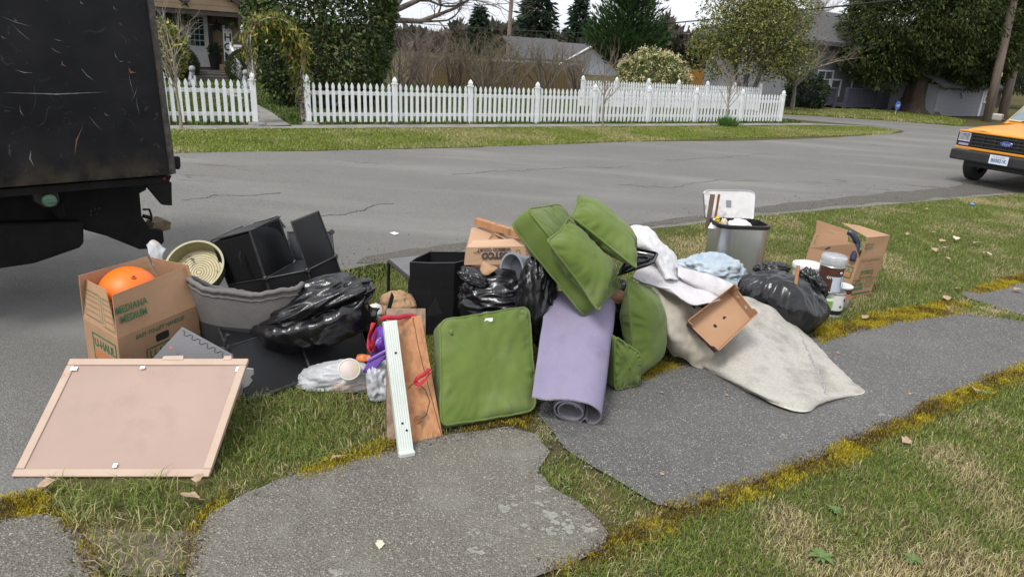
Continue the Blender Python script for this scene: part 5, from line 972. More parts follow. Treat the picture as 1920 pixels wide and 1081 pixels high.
M_card = mk('cardboard', (.335, .195, .108), (.375, .222, .128), sc=4, rough=.85, bump=.06, bsc=60, c3=(.29, .165, .09), sc3=2.5, lo3=.55, hi3=.8)
M_cardin = mk('cardboard_edge', (.40, .26, .16), (.33, .2, .12), sc=60, rough=.9)
M_gink = mk('green_print', (.03, .12, .05), (.05, .15, .065), sc=40, rough=.85); M_oink = mk('orange_print', (.5, .16, .045), (.42, .15, .05), sc=30, rough=.85)
M_bagk = mk('black_plastic', (.006, .006, .007), (.012, .012, .014), sc=3, rough=.22, bump=.28, bsc=16, spec=.6, bdist=.02, rr=.08)
M_bagk2 = mk('black_plastic_fine', (.007, .007, .008), (.014, .014, .016), sc=3, rough=.27, bump=.35, bsc=30, spec=.6, bdist=.012)
M_bagw = mk('white_plastic_film', (.50, .51, .52), (.38, .40, .43), sc=4, rough=.33, bump=.5, bsc=20, trans=.12, bdist=.015, c3=(.60, .44, .36), sc3=6, lo3=.55, hi3=.66)
M_panel = mk('black_panel', (.006, .0065, .008), (.010, .010, .012), sc=3, rough=.42, bump=.08, bsc=6, spec=.32)
M_rod = mk('black_rod', (.02, .02, .022), (.05, .05, .055), sc=25, rough=.4)
M_fab = mk('black_fabric', (.006, .006, .007), (.011, .011, .012), sc=120, rough=.9, bump=.2, bsc=150, spec=.2)
# ------------------------------------------------------------------ pink backed framed panel
BL, BR, TR, TL = G(21, 892, .015), G(391, 892, .015), G(466, 671, .40), G(131, 671, .40)
bd = thing('framed_panel', 'large pinkish brown backing board with pale taped frame, leaning on the boxes', 'panel', (BL+BR)/2*np.array([1, 1, 0]))
nb3 = np.cross(BR-BL, TL-BL); nb3 /= np.linalg.norm(nb3)
if nb3[2] < 0: nb3 = -nb3
def bq(s, t): return (BL*(1-s)+BR*s)*(1-t)+(TL*(1-s)+TR*s)*t
def warp(s, t): return -nb3*.012*math.sin(math.pi*s)*math.sin(math.pi*t)
gr_ = np.array([[bq(s, t)+warp(s, t)-nb3*.006 for t in np.linspace(.04, .96, 10)] for s in np.linspace(.03, .97, 10)])
b = MB(); b.grid(gr_); b.grid(gr_-nb3*.01); b.build('backing_sheet', mk('pink_backing', (.325, .232, .193), (.355, .256, .213), sc=2, rough=.75, bump=.04, bsc=120, c3=(.305, .217, .18), sc3=5, lo3=.55, hi3=.75), bd, smooth=True)
M_tape = mk('kraft_tape', (.43, .32, .245), (.39, .285, .215), sc=6, rough=.6, bump=.15, bsc=40, c3=(.3, .19, .12), sc3=9, lo3=.66, hi3=.75)
for (s0, t0, s1, t1) in ((0, 0, 1, .06), (0, .94, 1, 1), (0, .061, .044, .939), (.956, .061, 1, .939)):
    pts = [bq(s0, t0), bq(s1, t0), bq(s1, t1), bq(s0, t1)]; b = MB(); b.slab(pts, .03); b.build('frame_edge', M_tape, bd, bevel=.004)
for (s, t, w_, h_) in ((.05, .905, .036, .035), (.42, .915, .026, .025), (.955, .9, .014, .045), (.495, .085, .022, .032)): b = MB(); cpt = [bq(s-w_/2, t-h_/2), bq(s+w_/2, t-h_/2), bq(s+w_/2, t+h_/2), bq(s-w_/2, t+h_/2)]; b.slab([x+nb3*.0025 for x in cpt], .0008); b.build('white_tape_tab', mk('tape_tab', (.7, .71, .73), rough=.4), bd)
for (s, w_) in ((.57, .12), (.88, .05)): b = MB(); b.slab([bq(s-w_/2, .985)+nb3*.002, bq(s+w_/2, .985)+nb3*.002, bq(s+w_/2-.01, 1.025)+nb3*.004, bq(s-w_/2, 1.02)+nb3*.003], .002); b.build('torn_flap', M_tape, bd)
# ------------------------------------------------------------------ moving boxes
def face_frame(p00, p10, p01):                               # bottom-left, bottom-right, top-left of a face
    r = np.asarray(p10)-p00; u = np.asarray(p01)-p00; return np.asarray(p00), r, u
def on(fr, s, t): return fr[0]+fr[1]*s+fr[2]*t
def outline(b, fr, s0, t0, s1, t1, w, lift, m=0):
    n = np.cross(fr[1], fr[2]); n /= np.linalg.norm(n); ws = w/np.linalg.norm(fr[1]); wt = w/np.linalg.norm(fr[2])
    for a in ((s0, t0, s1, t0+wt), (s0, t1-wt, s1, t1), (s0, t0+wt, s0+ws, t1-wt), (s1-ws, t0+wt, s1, t1-wt)): rect(b, fr, *a, lift, m)
def rect(b, fr, s0, t0, s1, t1, lift, m=0):
    n = np.cross(fr[1], fr[2]); n /= np.linalg.norm(n); b.add([on(fr, s0, t0)+n*lift, on(fr, s1, t0)+n*lift, on(fr, s1, t1)+n*lift, on(fr, s0, t1)+n*lift], [(0, 1, 2, 3)], m)
def ftext(name, s, fr, sx_, ty, size, parent, mat=M_gink, **k): text(name, s, size, mat, parent, on(fr, sx_, ty), fr[1], fr[2], lift=k.pop('lift', .002), **k)
def logo(fr, s0, t0, s1, t1, parent, sub=True):
    b = MB(); outline(b, fr, s0, t0, s1, t1, .010, .0018); b.build('logo_frame', M_gink, parent, fix=False); b = MB(); rect(b, fr, s0+.02*1.5, t0+(t1-t0)*.12, s1-.02*1.5, t0+(t1-t0)*.36, .0018); b.build('logo_stripe', M_oink, parent, fix=False)
    w = np.linalg.norm(fr[1])*(s1-s0); ftext('lettering', 'U-HAUL', fr, (s0+s1)/2, t0+(t1-t0)*.65, w*.255, parent, off=.0012*w/.2, sx=.92)
def card_box(label, Cn, Lp, Rp, h, bot, flaps, face_text, name='cardboard_box'):
    # Cn near corner, Lp left corner, Rp right corner at height h (crease); bot: bottom corner shifts; flaps: list of (edge, topA, topB)
    Bp = Lp+Rp-Cn; base = np.array([(Lp+Rp)[0]/2, (Lp+Rp)[1]/2, 0]); t = thing(name, label, 'box', base); z0 = .004
    def dn(p): return np.array([p[0], p[1], z0])+bot*0
    parts = {}
    for nm, p, q in (('left', Lp, Cn), ('right', Cn, Rp), ('backr', Rp, Bp), ('backl', Bp, Lp)):
        b = MB(); b.slab([dn(p), dn(q), q, p], .005); parts[nm] = b.build('side_wall', M_card, t)
    b = MB(); b.slab([dn(Lp)+UZ*.003, dn(Cn)+UZ*.003, dn(Rp)+UZ*.003, dn(Bp)+UZ*.003], .003); b.build('bottom', M_card, t)
    for (p, q, tp_, tq) in flaps:
        V = np.array([[p*(1-s)*(1-r_)+q*s*(1-r_)+(tp_*(1-s)+tq*s)*r_ for r_ in np.linspace(0, 1, 6)] for s in np.linspace(0, 1, 8)]); N = gnorm(V); V = V+N*(.006*n3(V, 5, 3)*np.linspace(0, 1, 6)[None])[..., None]
        b = MB(); b.grid(V); b.grid(V-N*.005)
        for A, B in ((V[0], (V-N*.005)[0]), (V[-1], (V-N*.005)[-1]), (V[:, -1], (V-N*.005)[:, -1])): b.grid(np.stack([A, B]))
        b.build('flap', M_card, t)
    frL = face_frame(dn(Lp), dn(Cn), Lp); frR = face_frame(dn(Cn), dn(Rp), Cn); return t, parts, frL, frR
Cn, Lp, Rp = G(220, 634, .406), G(156, 596, .406), G(371, 571, .406)
Bp = Lp+Rp-Cn
fl = [(Lp, Cn, G(147, 516, .63), G(197, 541, .63)), (Cn, Rp, G(211, 553, .64), G(353, 497, .64)), (Rp, Bp, Yp(353, 496, Rp[1]+.02), Yp(283, 481, Bp[1])), (Bp, Lp, Yp(274, 480, Bp[1]+.03), Yp(147, 516, Lp[1]))]
bx, parts, frL, frR = card_box('open brown moving box with upright flaps holding an orange ball', Cn, Lp, Rp, .406, 0, fl, None)
logo(frL, .24, .46, .93, .88, bx); ftext('lettering', 'Lucky You', frL, .62, .38, .05, bx, shear=.2)
frF = face_frame(Cn, Rp, fl[1][2]); ftext('lettering', 'MEDIANA\nMEDIUM', frF, .185, .50, .056, bx, off=.0015, sx=.88, lift=.011)
frG = face_frame(Lp, Cn, fl[0][2]); b = MB(); outline(b, frG, .14, .18, .62, .8, .004, .010); [rect(b, frG, .2, t_, .56, t_+.012, .010) for t_ in (.32, .45, .58, .69)]; outline(b, frG, .68, .12, .99, .78, .004, .010); [rect(b, frG, .72, t_, .98, t_+.012, .010) for t_ in (.28, .42, .55, .66)]; b.build('form_lines', M_gink, bx, fix=False)
ftext('lettering', 'EASY-TO-LIFT HANDLES', frR, .50, .90, .034, bx, off=.001, shear=.15)
b = MB(); n_ = np.cross(frR[1], frR[2]); n_ /= np.linalg.norm(n_); ct = on(frR, .51, .76); hx = frR[1]/np.linalg.norm(frR[1]); b.add([ct+n_*.002+hx*x+UZ*y for x, y in ((-.05, -.012), (-.042, -.024), (.042, -.024), (.05, -.012), (.05, .012), (.042, .024), (-.042, .024), (-.05, .012))], [tuple(range(8))]); b.build('handle_hole', mk('dark_opening', (.012, .012, .010), rough=.9), bx, fix=False)
logo(frR, .30, .30, .80, .66, bx)
b = MB(); oc = Yp(243, 551, 4.02); b.lathe([(.172*math.sin(a), -.165*math.cos(a)) for a in np.linspace(0, math.pi, 26)], 40, oc, ax=(.15, -.1, 1)); ball = thing('orange_ball', 'bright orange inflated ball sitting in the open moving box', 'ball', oc-UZ*.165); b.build('shell', mk('orange_rubber', (.78, .16, .012), (.72, .14, .01), sc=3, rough=.45, spec=.4), ball, smooth=True)
vn = CO-oc; vn /= np.linalg.norm(vn); vd = vn*.62+UZ*.78+np.array([.25, 0, 0]); vd /= np.linalg.norm(vd); b = MB(); b.lathe([(.013, .0), (.012, .006), (.006, .007), (.005, 0)], 12, oc+vd*.168, vd); b.build('valve', mk('orange_dark', (.4, .07, .01), rough=.6), ball)
# ------------------------------------------------------------------ white scrap, round tub, grey fabric bin
patch(YG([[(274, 458, 4.95), (290, 452, 5.0), (312, 466, 5.0)], [(280, 470, 4.9), (294, 468, 4.95), (306, 476, 4.95)], [(288, 500, 4.85), (296, 498, 4.9), (304, 494, 4.95)]]), 14, 14, .002, 'plastic_sheet', M_bagw, loc=Yp(290, 500, 4.9)*np.array([1, 1, 0]), amp=.02, sc=14, ramp=.008); tag(bpy.data.objects['plastic_sheet'], 'crumpled white plastic scrap behind the moving box', 'plastic')
tc_ = Yp(366, 500, 4.85); nx_ = (CO-tc_)/np.linalg.norm(CO-tc_); nx_ = nx_*.75+np.array([-.28, 0, .42]); nx_ /= np.linalg.norm(nx_)
M_tub = mk('dirty_clear_plastic', (.21, .19, .085), (.29, .265, .14), sc=5, rough=.4, bump=.1, c3=(.3, .29, .12), sc3=4, lo3=.45, hi3=.65, trans=.1); tub = thing('round_tub', 'round dirty yellowish plastic tub with ringed base, tipped towards the road', 'tub', tc_*np.array([1, 1, 0])+UZ*.12)
b = MB(); b.lathe([(0, -.01), (.17, -.01), (.182, 0), (.192, .10), (.205, .108), (.205, .113), (.19, .113), (.178, .01)], 48, tc_-nx_*.09, nx_); b.build('rim_wall', M_tub, tub, smooth=.7)
prf = [(0, .012)]; 
for k in range(9): r_ = .014+k*.0185; prf += [(r_, .012), (r_+.004, .017), (r_+.008, .012)]
b = MB(); b.lathe(prf+[(.178, .012)], 48, tc_-nx_*.09, nx_); b.build('ringed_base', mk('stained_rings', (.36, .31, .17), (.46, .4, .25), sc=6, rough=.5, c3=(.05, .045, .03), sc3=7, lo3=.56, hi3=.6), tub, smooth=.5)
M_grey = mk('grey_canvas', (.125, .115, .112), (.155, .145, .14), sc=5, rough=.9, bump=.25, bsc=70, spec=.2); M_dkbase = mk('dark_base_fabric', (.02, .02, .021), rough=.9)
gc = Yp(462, 560, 4.27); gb_ = thing('fabric_bin', 'round grey canvas bin with piped rim and black base', 'bin', gc*np.array([1, 1, 0])); zr_ = Yp(450, 553, 4.12)[2]
def binring(z, k, s=0): 
    a = np.linspace(0, 2*math.pi, 90, endpoint=False); rx, ry = .36*k, .15*k; return np.stack([gc[0]+rx*np.cos(a), gc[1]+ry*np.sin(a), z+s*(.036*np.cos(a)**2-.11*np.maximum(0, np.sin(a)))+.0035*np.sin(a*31+3*np.sin(a*4))*s+.006*np.sin(a*7+1)*s], 1)
b = MB(); b.grid(np.array([binring(.30+(zr_-.30)*k, .86+.14*math.sin(k*1.5), k) for k in np.linspace(0, 1, 10)]+[binring(zr_-.01, .93, 1), binring(.25, .84, 0)]), 0, wv=True); b.build('wall', M_grey, gb_, smooth=True)
b = MB(); b.grid(np.array([binring(.015, .72), binring(.1, .82), binring(.302, .865)]), 0, wv=True); b.add(np.vstack([binring(.015, .72)]), [tuple(range(90))]); b.build('base', M_dkbase, gb_, smooth=True)
MB().tube(binring(zr_+.008, .985, 1), .017, 8, closed=True).build('rim_piping', M_grey, gb_, smooth=True); MB().tube(binring(zr_-.03, 1.004, 1), .006, 6, closed=True).build('seam', M_grey, gb_, smooth=True)
# ------------------------------------------------------------------ foam mats
M_foam = mk('grey_foam', (.16, .155, .165), (.19, .185, .195), sc=4, rough=.8, bump=.2, bsc=90)
ft_ = thing('foam_mat', 'grey interlocking foam mat wedged between box and pink board', 'mat', G(360, 735)); fq = [G(250, 700, .33), G(470, 700, .30), G(425, 668, .42), G(342, 612, .56)]
b = MB(); Ya = 3.62; b.slab([Yp(255, 705, 3.56), Yp(445, 720, 3.62), Yp(436, 664, 3.66), Yp(341, 612, 3.68)], .014); b.build('tile', M_foam, ft_, bevel=.003)
b = MB(); e0, e1 = Yp(341, 612, 3.68), Yp(436, 664, 3.66); dn_ = (Yp(310, 640, 3.64)-e0); fn = np.cross(e1-e0, dn_); fn /= np.linalg.norm(fn); fn *= np.sign(fn@(CO-e0)); zz = []
for k in range(25):
    s_ = .06+.9*k/24; off_ = .022+(.012 if (k//2) % 2 else -.008); zz.append(e0*(1-s_)+e1*s_+dn_/np.linalg.norm(dn_)*off_+fn*.0015)
b.tube(zz, .0016, 4); b.build('joint_line', mk('joint_dark', (.05, .05, .052), rough=.9), ft_); MB().lathe([(0, .0025), (.007, .0025), (.008, 0)], 10, Yp(321, 651, 3.60)+fn*.004, fn).build('red_spot', mk('red_spot', (.6, .12, .08), rough=.8), ft_)
o2 = thing('foam_mat', 'grey foam mat edge poking out right of the pink board', 'mat', G(465, 735)); b = MB()
pts = [(455, 700), (462, 690), (474, 692), (475, 701), (468, 706), (472, 714), (466, 722), (455, 727), (452, 740), (440, 742), (440, 700)]; b.prism([Yp(u, v, 3.66) for u, v in pts], np.array([0, .014, 0])); b.build('tile', mk('pale_foam', (.26, .255, .265), rough=.85), o2)
# ------------------------------------------------------------------ modular cube shelving
def cube_panel(root, q, rods=True, conn=(0, 1, 2, 3), sagk=.012, mat=M_panel):
    q = np.asarray(q, float); n = np.cross(q[1]-q[0], q[3]-q[0]); n /= np.linalg.norm(n); g = np.linspace(-.965, .965, 10); st = np.stack(np.meshgrid(g, g, indexing='ij'), -1); V = quadmap(q, st)+n*(sagk*(1-st[..., 0:1]**2)*(1-st[..., 1:2]**2)); V = V+n*(.003*n3(V, 6, 5))[..., None]
    b = MB(); b.grid(V); b.grid(V-n*.004); po = b.build('panel', mat, root, smooth=True)
    if rods:
        b = MB(); b.tube(q, .0065, 6, closed=True); b.build('rod_frame', M_rod, po)
    for i in conn:
        v = q[i]; MB().lathe([(0, -.014), (.016, -.013), (.02, -.006), (.02, .006), (.016, .013), (0, .014)], 12, v, n).build('connector', M_rod, po, smooth=.6)
    return po
r1_ = thing('cube_shelf', 'upper black cube shelf with fabric drawer, collapsed on the heap', 'shelf', colfoot(500, 480, 4.9)); yA, yB, yL = 4.75, 5.03, 4.975
P1 = [Yp(498, 521, yA), Yp(553, 491, yB), Yp(523, 411, yB), Yp(468, 432, yA)]; cube_panel(r1_, P1, conn=(0, 1))
P2 = [Yp(576, 506, 4.85), Yp(629, 480, 5.13), Yp(597, 395, 5.13), Yp(546, 415, 4.85)]; cube_panel(r1_, P2, conn=(0, 1))
F1 = [Yp(428, 533, yL), Yp(496, 521, yA), Yp(467, 432, yA), Yp(396, 450, yL)]
e2 = P1[1]-P1[0]; e3 = (F1[0]-F1[3]); 
dr_ = MB(); dr_.hexa([F1[0], F1[1]-np.array([.005, 0, 0]), F1[1]+e2*.95, F1[0]+e2*.95, F1[3]+e3*.05, F1[2]+e3*.05-np.array([.005, 0, 0]), F1[2]+e2*.95+e3*.05, F1[3]+e2*.95+e3*.05]); dro = dr_.build('fabric_drawer', M_fab, r1_, bevel=.012)
nf = np.cross(F1[1]-F1[0], F1[3]-F1[0]); nf /= np.linalg.norm(nf); nf *= np.sign(nf@(CO-F1[0])); MB().tube([Yp(454, 470, 4.8)+nf*.012, Yp(455, 480, 4.78)+nf*.025, Yp(459, 492, 4.77)+nf*.022, Yp(464, 501, 4.77)+nf*.012], [.012, .012, .012, .012], 6).build('pull_strap', M_fab, dro)
b = MB(); b.tube([F1[3], F1[2], F1[1], F1[0]], .006, 6, closed=True); b.tube([F1[3], F1[3]+e2*1.0, F1[2]+e2*1.0, F1[2]], .006, 6); b.build('rod_frame', M_rod, r1_)
cube_panel(r1_, [F1[3], F1[2], F1[2]+e2, F1[3]+e2], rods=True, conn=())                         # top of the drawer cube
cube_panel(r1_, [P1[0], P1[1], P2[1], P2[0]], conn=(), sagk=0)                                    # shelf between the raised panels
sh = P2[0]-P1[0]; B1 = P1[1]+(F1[3]-F1[2])*.0; q = [Yp(539, 434, 5.2), Yp(622, 434, 5.3), Yp(628, 482, 5.28), Yp(545, 500, 5.15)]; cube_panel(r1_, q[::-1], conn=(1, 2), mat=mk('black_panel_grey', (.05, .055, .065), rough=.35))
dwn = e3*1.02
cube_panel(r1_, [F1[0]+dwn, F1[1]+dwn, F1[1], F1[0]], conn=()); cube_panel(r1_, [P1[0]+dwn, P1[1]+dwn, P1[1], P1[0]], conn=(), mat=M_fab); q2 = P1[1]+(P2[1]-P1[1]); cube_panel(r1_, [P2[0]+dwn*.9, P2[1]+dwn*.9, P2[1], P2[0]], conn=(), mat=M_fab); cube_panel(r1_, [P1[0]+dwn, P2[0]+dwn, P2[0], P1[0]], conn=(), mat=M_fab)
cube_panel(r1_, [Yp(478, 430, 5.1), Yp(535, 425, 5.25), Yp(520, 404, 5.25), Yp(455, 425, 5.15)], conn=())
r2_ = thing('cube_shelf', 'lower black cube shelf of two square panels tipped onto the grass', 'shelf', G(560, 715)); ba, bb, bc = G(468, 749, .012), G(584, 704, .03), G(690, 662, .05); ta, tb, tcx = Yp(424, 650, 3.95), Yp(567, 600, 4.30), Yp(664, 577, 4.62)
tb = (ta+tcx)/2*np.array([1, 1, 1]); cube_panel(r2_, [ba, bb, tb, ta], conn=(0, 1, 3)); cube_panel(r2_, [bb+np.array([.006, 0, 0]), bc, tcx, tb+np.array([.006, 0, 0])], conn=(1,))
nb_s = np.array([-.2, .33, .05]); cube_panel(r2_, [ba, ta, ta+nb_s, ba+nb_s], conn=(2,)); cube_panel(r2_, [ta, tb, tb+nb_s, ta+nb_s], conn=(), sagk=0); cube_panel(r2_, [tb, tcx, tcx+nb_s, tb+nb_s], conn=(), sagk=0); cube_panel(r2_, [bc, tcx, tcx+nb_s, bc+nb_s], conn=())
for k in range(2):
    s_ = (bb-ba)*(.06+k*0); 
b = MB(); b.tube([ba-UZ*.0+np.array([.0, -.02, .0]), bb+np.array([0, -.02, 0]), bc+np.array([0, -.02, 0])], .011, 8); b.build('bottom_rod', M_rod, r2_)
b = MB(); b.tube([ta+np.array([0, -.012, .02]), ta+np.array([.02, -.014, .09])], .012, 6); b.box(ta+np.array([.0, -.02, -.01]), (.05, .03, .035)); b.build('clip', M_rod, r2_)
# ------------------------------------------------------------------ crumpled black liner on the shelves
o = blob('trash_bag', 'large crumpled black bag draped over the tipped cube shelf', 'trash bag', Yp(574, 580, 4.36), axes_px(574, 580, 4.36, 100, -34), (.425, .26, .175), M_bagk, 5, a=(.20, .17, .085), sc=(1.3, 1.7, 3.2), sub=6, fold=(.5, 1, 1.6))
# rolled front lip of the liner
lip = [Yp(u, v, y) for u, v, y in ((461, 622, 4.25), (475, 612, 4.15), (510, 610, 4.10), (560, 602, 4.10), (610, 588, 4.12), (655, 570, 4.18), (682, 548, 4.25), (694, 526, 4.35))]
patch(np.array([lip, [p+np.array([.01, -.05, -.04]) for p in lip], [p+np.array([.02, -.02, -.15]) for p in lip], [p+np.array([.05, .05, -.2]) for p in lip]]), 26, 70, .002, 'liner_lip', M_bagk, parent=o, amp=.03, sc=7, ramp=.02, rsc=7, seed=4)
# ------------------------------------------------------------------ pale bags and small litter in front of the shelves
blob('plastic_bag', 'see through white bag of clutter under the tipped shelf', 'plastic bag', Yp(628, 714, 4.04), axes_px(628, 714, 4.04, 100, -14), (.265, .10, .115), M_bagw, 11, a=(.25, .1, .05), floor=.012, sub=5, fold=(.5, 1, 1.6))
blob('plastic_bag', 'small bulging white bag beside the planks', 'plastic bag', Yp(718, 718, 4.0), EYE, (.105, .13, .165), mk('white_film_grey', (.38, .39, .42), (.48, .49, .52), sc=5, rough=.35, bump=.6, bsc=22, trans=.1), 12, a=(.2, .12, .06), floor=.012)
lc_ = Yp(655, 692, 3.93); ln = CO-lc_; ln = ln/np.linalg.norm(ln)+np.array([-.1, 0, .3]); t = thing('plastic_disc', 'round white disc tinted pink and yellow in the clear bag', 'disc', lc_-UZ*.065); MB().lathe([(0, .012), (.05, .012), (.062, .008), (.066, 0), (.06, -.006), (0, -.006)], 30, lc_, ln).build('disc', mk('pastel_lid', (.44, .43, .39), (.44, .26, .27), sc=9, rough=.4, c3=(.42, .43, .2), sc3=8, lo3=.5, hi3=.6), t, smooth=.5); MB().lathe([(.06, .012), (.067, .013), (.069, 0)], 30, lc_, ln).build('rim', mk('lid_rim', (.5, .52, .5), rough=.35), t, smooth=True)
oc_ = Yp(684, 672, 4.2); patch(np.array([[oc_+np.array([x, y_*.3, z]) for x in (-.05, 0, .05)] for y_, z in ((0, .03), (-.1, 0), (0, -.03))]), 10, 10, .003, 'orange_scrap', mk('orange_film', (.6, .17, .04), rough=.4), loc=oc_, amp=.02, sc=20); tag(bpy.data.objects['orange_scrap'], 'orange plastic scrap under the shelf corner', 'plastic')
t = thing('purple_board', 'thin purple plastic board sticking out beside the planks', 'board', G(700, 715)); MB().slab([Yp(678, 699, 4.0), Yp(704, 690, 3.92), Yp(727, 662, 3.85), Yp(691, 674, 3.98)], .012).build('board', mk('purple_plastic', (.13, .06, .34), (.17, .08, .42), sc=5, rough=.4), t, bevel=.003); MB().tube([Yp(690, 675, 3.975), Yp(727, 655, 3.85)], .010, 6).build('edge_strip', mk('lilac_edge', (.32, .18, .62), rough=.45), t)
blob('purple_bag', 'crinkled glossy purple bag behind the red strap', 'bag', Yp(715, 645, 4.1), EYE, (.075, .09, .11), mk('purple_film', (.10, .03, .33), (.15, .05, .42), sc=5, rough=.25, bump=.6, bsc=25), 15, a=(.2, .15, .1), sub=4)
t = thing('vinyl_bag', 'black padded vinyl shape with small silver rivet beside the shelf', 'bag', Yp(690, 640, 4.65)*np.array([1, 1, 0])); b = MB(); b.tube([Yp(672, 562, 4.72), Yp(680, 580, 4.68), Yp(690, 610, 4.66), Yp(697, 640, 4.66), Yp(700, 672, 4.7)], [.03, .06, .075, .07, .05], 14); b.build('body', mk('black_vinyl', (.008, .008, .009), rough=.28, bump=.3, bsc=18), t, smooth=True); MB().lathe([(0, .006), (.006, .005), (.008, 0)], 10, Yp(677, 594, 4.60), CO-Yp(677, 594, 4.6)).build('rivet', M_chr, t)
blob('tissue_heap', 'crumpled white tissue on the grass behind the shelf', 'tissue', Yp(702, 586, 4.9), EYE, (.075, .06, .07), mk('tissue', (.6, .59, .56), (.45, .44, .41), sc=9, rough=.9, bump=.6, bsc=30), 17, a=(.3, .2, .15), sub=4)
t = thing('thin_panel', 'thin black panel standing on edge beside the planks', 'panel', G(712, 700)); MB().slab([Yp(704, 650, 4.12), Yp(713, 655, 4.2), Yp(739, 556, 4.32), Yp(735, 547, 4.24)], .006).build('sheet', M_rod, t)
M_red = mk('red_strap', (.42, .012, .03), (.33, .01, .025), sc=10, rough=.7, bump=.3, bsc=60)
def strap(label, pts, w, twist=0, seed=0):
    P = cr(np.array(pts), 60); T = np.gradient(P, axis=0); T /= np.linalg.norm(T, axis=1, keepdims=True); D = np.array([0, -.6, .8]); Sx = np.cross(T, D); Sx /= np.linalg.norm(Sx, axis=1, keepdims=True); Nn = np.cross(Sx, T); a = np.linspace(0, twist, 60)[:, None]+.8*np.sin(np.linspace(0, 9, 60))[:, None]*.6; W = Sx*np.cos(a)+Nn*np.sin(a)
    b = MB(); b.grid(np.stack([P-W*w/2, P, P+W*w/2], 1)); o = b.build('ribbon', M_red, loc=np.array([P[0][0], P[0][1], P[:, 2].min()]), smooth=True); o.modifiers.new('s', 'SOLIDIFY').thickness = .002; tag(o, label, 'ribbon')
strap('red strap looped over the top of the planks', [Yp(782, 591, 3.9), Yp(762, 591, 3.83), Yp(745, 595, 3.78), Yp(722, 594, 3.76), Yp(710, 600, 3.82), Yp(705, 618, 3.9), Yp(700, 640, 3.95), Yp(693, 655, 3.98), Yp(690, 640, 4.0), Yp(696, 622, 4.0), Yp(703, 606, 4.0)], .026, 1.0)
strap('tangled red strap end hanging by the thin panel', [Yp(700, 604, 4.05), Yp(697, 618, 4.0), Yp(693, 632, 4.0), Yp(692, 650, 3.96), Yp(698, 660, 3.95), Yp(704, 650, 3.96), Yp(696, 645, 3.94)], .026, 2.2)
strap('short red loop hanging from between plank and green cushion', [Yp(806, 690, 3.70), Yp(796, 700, 3.62), Yp(783, 708, 3.60), Yp(779, 716, 3.60), Yp(787, 719, 3.585), Yp(799, 708, 3.60), Yp(806, 698, 3.68)], .022, .4)
# ------------------------------------------------------------------ planks and downspout
def wood(name, c1, c2, c3, seed):
    m = bpy.data.materials.new(name); m.use_nodes = True; N = m.node_tree.nodes; L = m.node_tree.links; p = N['Principled BSDF']; p.inputs['Roughness'].default_value = .75; tc = N.new('ShaderNodeTexCoord'); mp = N.new('ShaderNodeMapping'); mp.inputs['Scale'].default_value = (1, 1, .07); mp.inputs['Location'].default_value = (seed, 0, 0); L.new(tc.outputs['Object'], mp.inputs[0])
    w = N.new('ShaderNodeTexNoise'); w.inputs['Scale'].default_value = 34; w.inputs['Detail'].default_value = 3; w.inputs['Distortion'].default_value = .6; L.new(mp.outputs[0], w.inputs['Vector']); w2 = N.new('ShaderNodeTexNoise'); w2.inputs['Scale'].default_value = 9; w2.inputs['Detail'].default_value = 5; L.new(mp.outputs[0], w2.inputs['Vector'])
    def mr(f, a, b_):
        r = N.new('ShaderNodeMapRange'); r.inputs[1].default_value = a; r.inputs[2].default_value = b_; L.new(f, r.inputs[0]); return r.outputs[0]
    x = N.new('ShaderNodeMix'); x.data_type = 'RGBA'; L.new(mr(w.outputs['Fac'], .4, .62), x.inputs[0]); x.inputs[6].default_value = C(c1); x.inputs[7].default_value = C(c2); y = N.new('ShaderNodeMix'); y.data_type = 'RGBA'; L.new(mr(w2.outputs['Fac'], .6, .72), y.inputs[0]); L.new(x.outputs[2], y.inputs[6]); y.inputs[7].default_value = C(c3); L.new(y.outputs[2], p.inputs['Base Color']); bp = N.new('ShaderNodeBump'); bp.inputs['Strength'].default_value = .25; bp.inputs['Distance'].default_value = .004; L.new(w.outputs['Fac'], bp.inputs['Height']); L.new(bp.outputs[0], p.inputs['Normal']); return m
M_ced = wood('cedar_board', (.42, .205, .092), (.335, .148, .064), (.14, .085, .052), 3); M_gwd = wood('grey_board', (.19, .125, .085), (.25, .175, .125), (.10, .07, .05), 7); M_fir = wood('pale_lumber', (.42, .21, .10), (.34, .16, .075), (.2, .1, .05), 11)
def plank(label, name, q, t_, mat, bev=.004):
    q = np.asarray(q); o = MB().slab(q, t_).build(name, mat, loc=np.array([q[:2, 0].mean(), q[:2, 1].mean(), max(0, q[:2, 2].min())]), bevel=bev); tag(o, label, 'plank'); return o
plank('weathered grey brown plank standing behind the orange one', 'plank', [G(726, 829, .005), G(800, 820, .005), Yp(798, 577, 4.0), Yp(725, 577, 3.94)], .035, M_gwd)
cq = [G(762, 832, .004), G(831, 820, .004), Yp(790, 590, 3.88), Yp(734, 598, 3.80)]
pl = plank('orange cedar plank with a knot leaning on the green cushion', 'plank', cq, .035, M_ced)
kn = quadmap(cq, np.array([[-.2, -.66]]))[0]; kn_n = np.cross(cq[1]-cq[0], cq[3]-cq[0]); kn_n /= np.linalg.norm(kn_n); kn_n *= np.sign(kn_n@(CO-kn))
b = MB(); b.lathe([(0, .0), (.010, .0012), (.02, .0008), (.026, .0)], 16, kn+kn_n*.0006, kn_n); b.build('knot', mk('knot', (.14, .055, .025), (.3, .13, .05), sc=40, rough=.8), pl)
b = MB(); b.tube([quadmap(cq, np.array([[s_, t_]]))[0]+kn_n*.0007 for s_, t_ in ((.42, .98), (.46, .5), (.55, .2), (.72, -.3), (.95, -.98))], .0018, 4); b.build('crack', mk('crack_dark', (.05, .03, .02), rough=.9), pl)
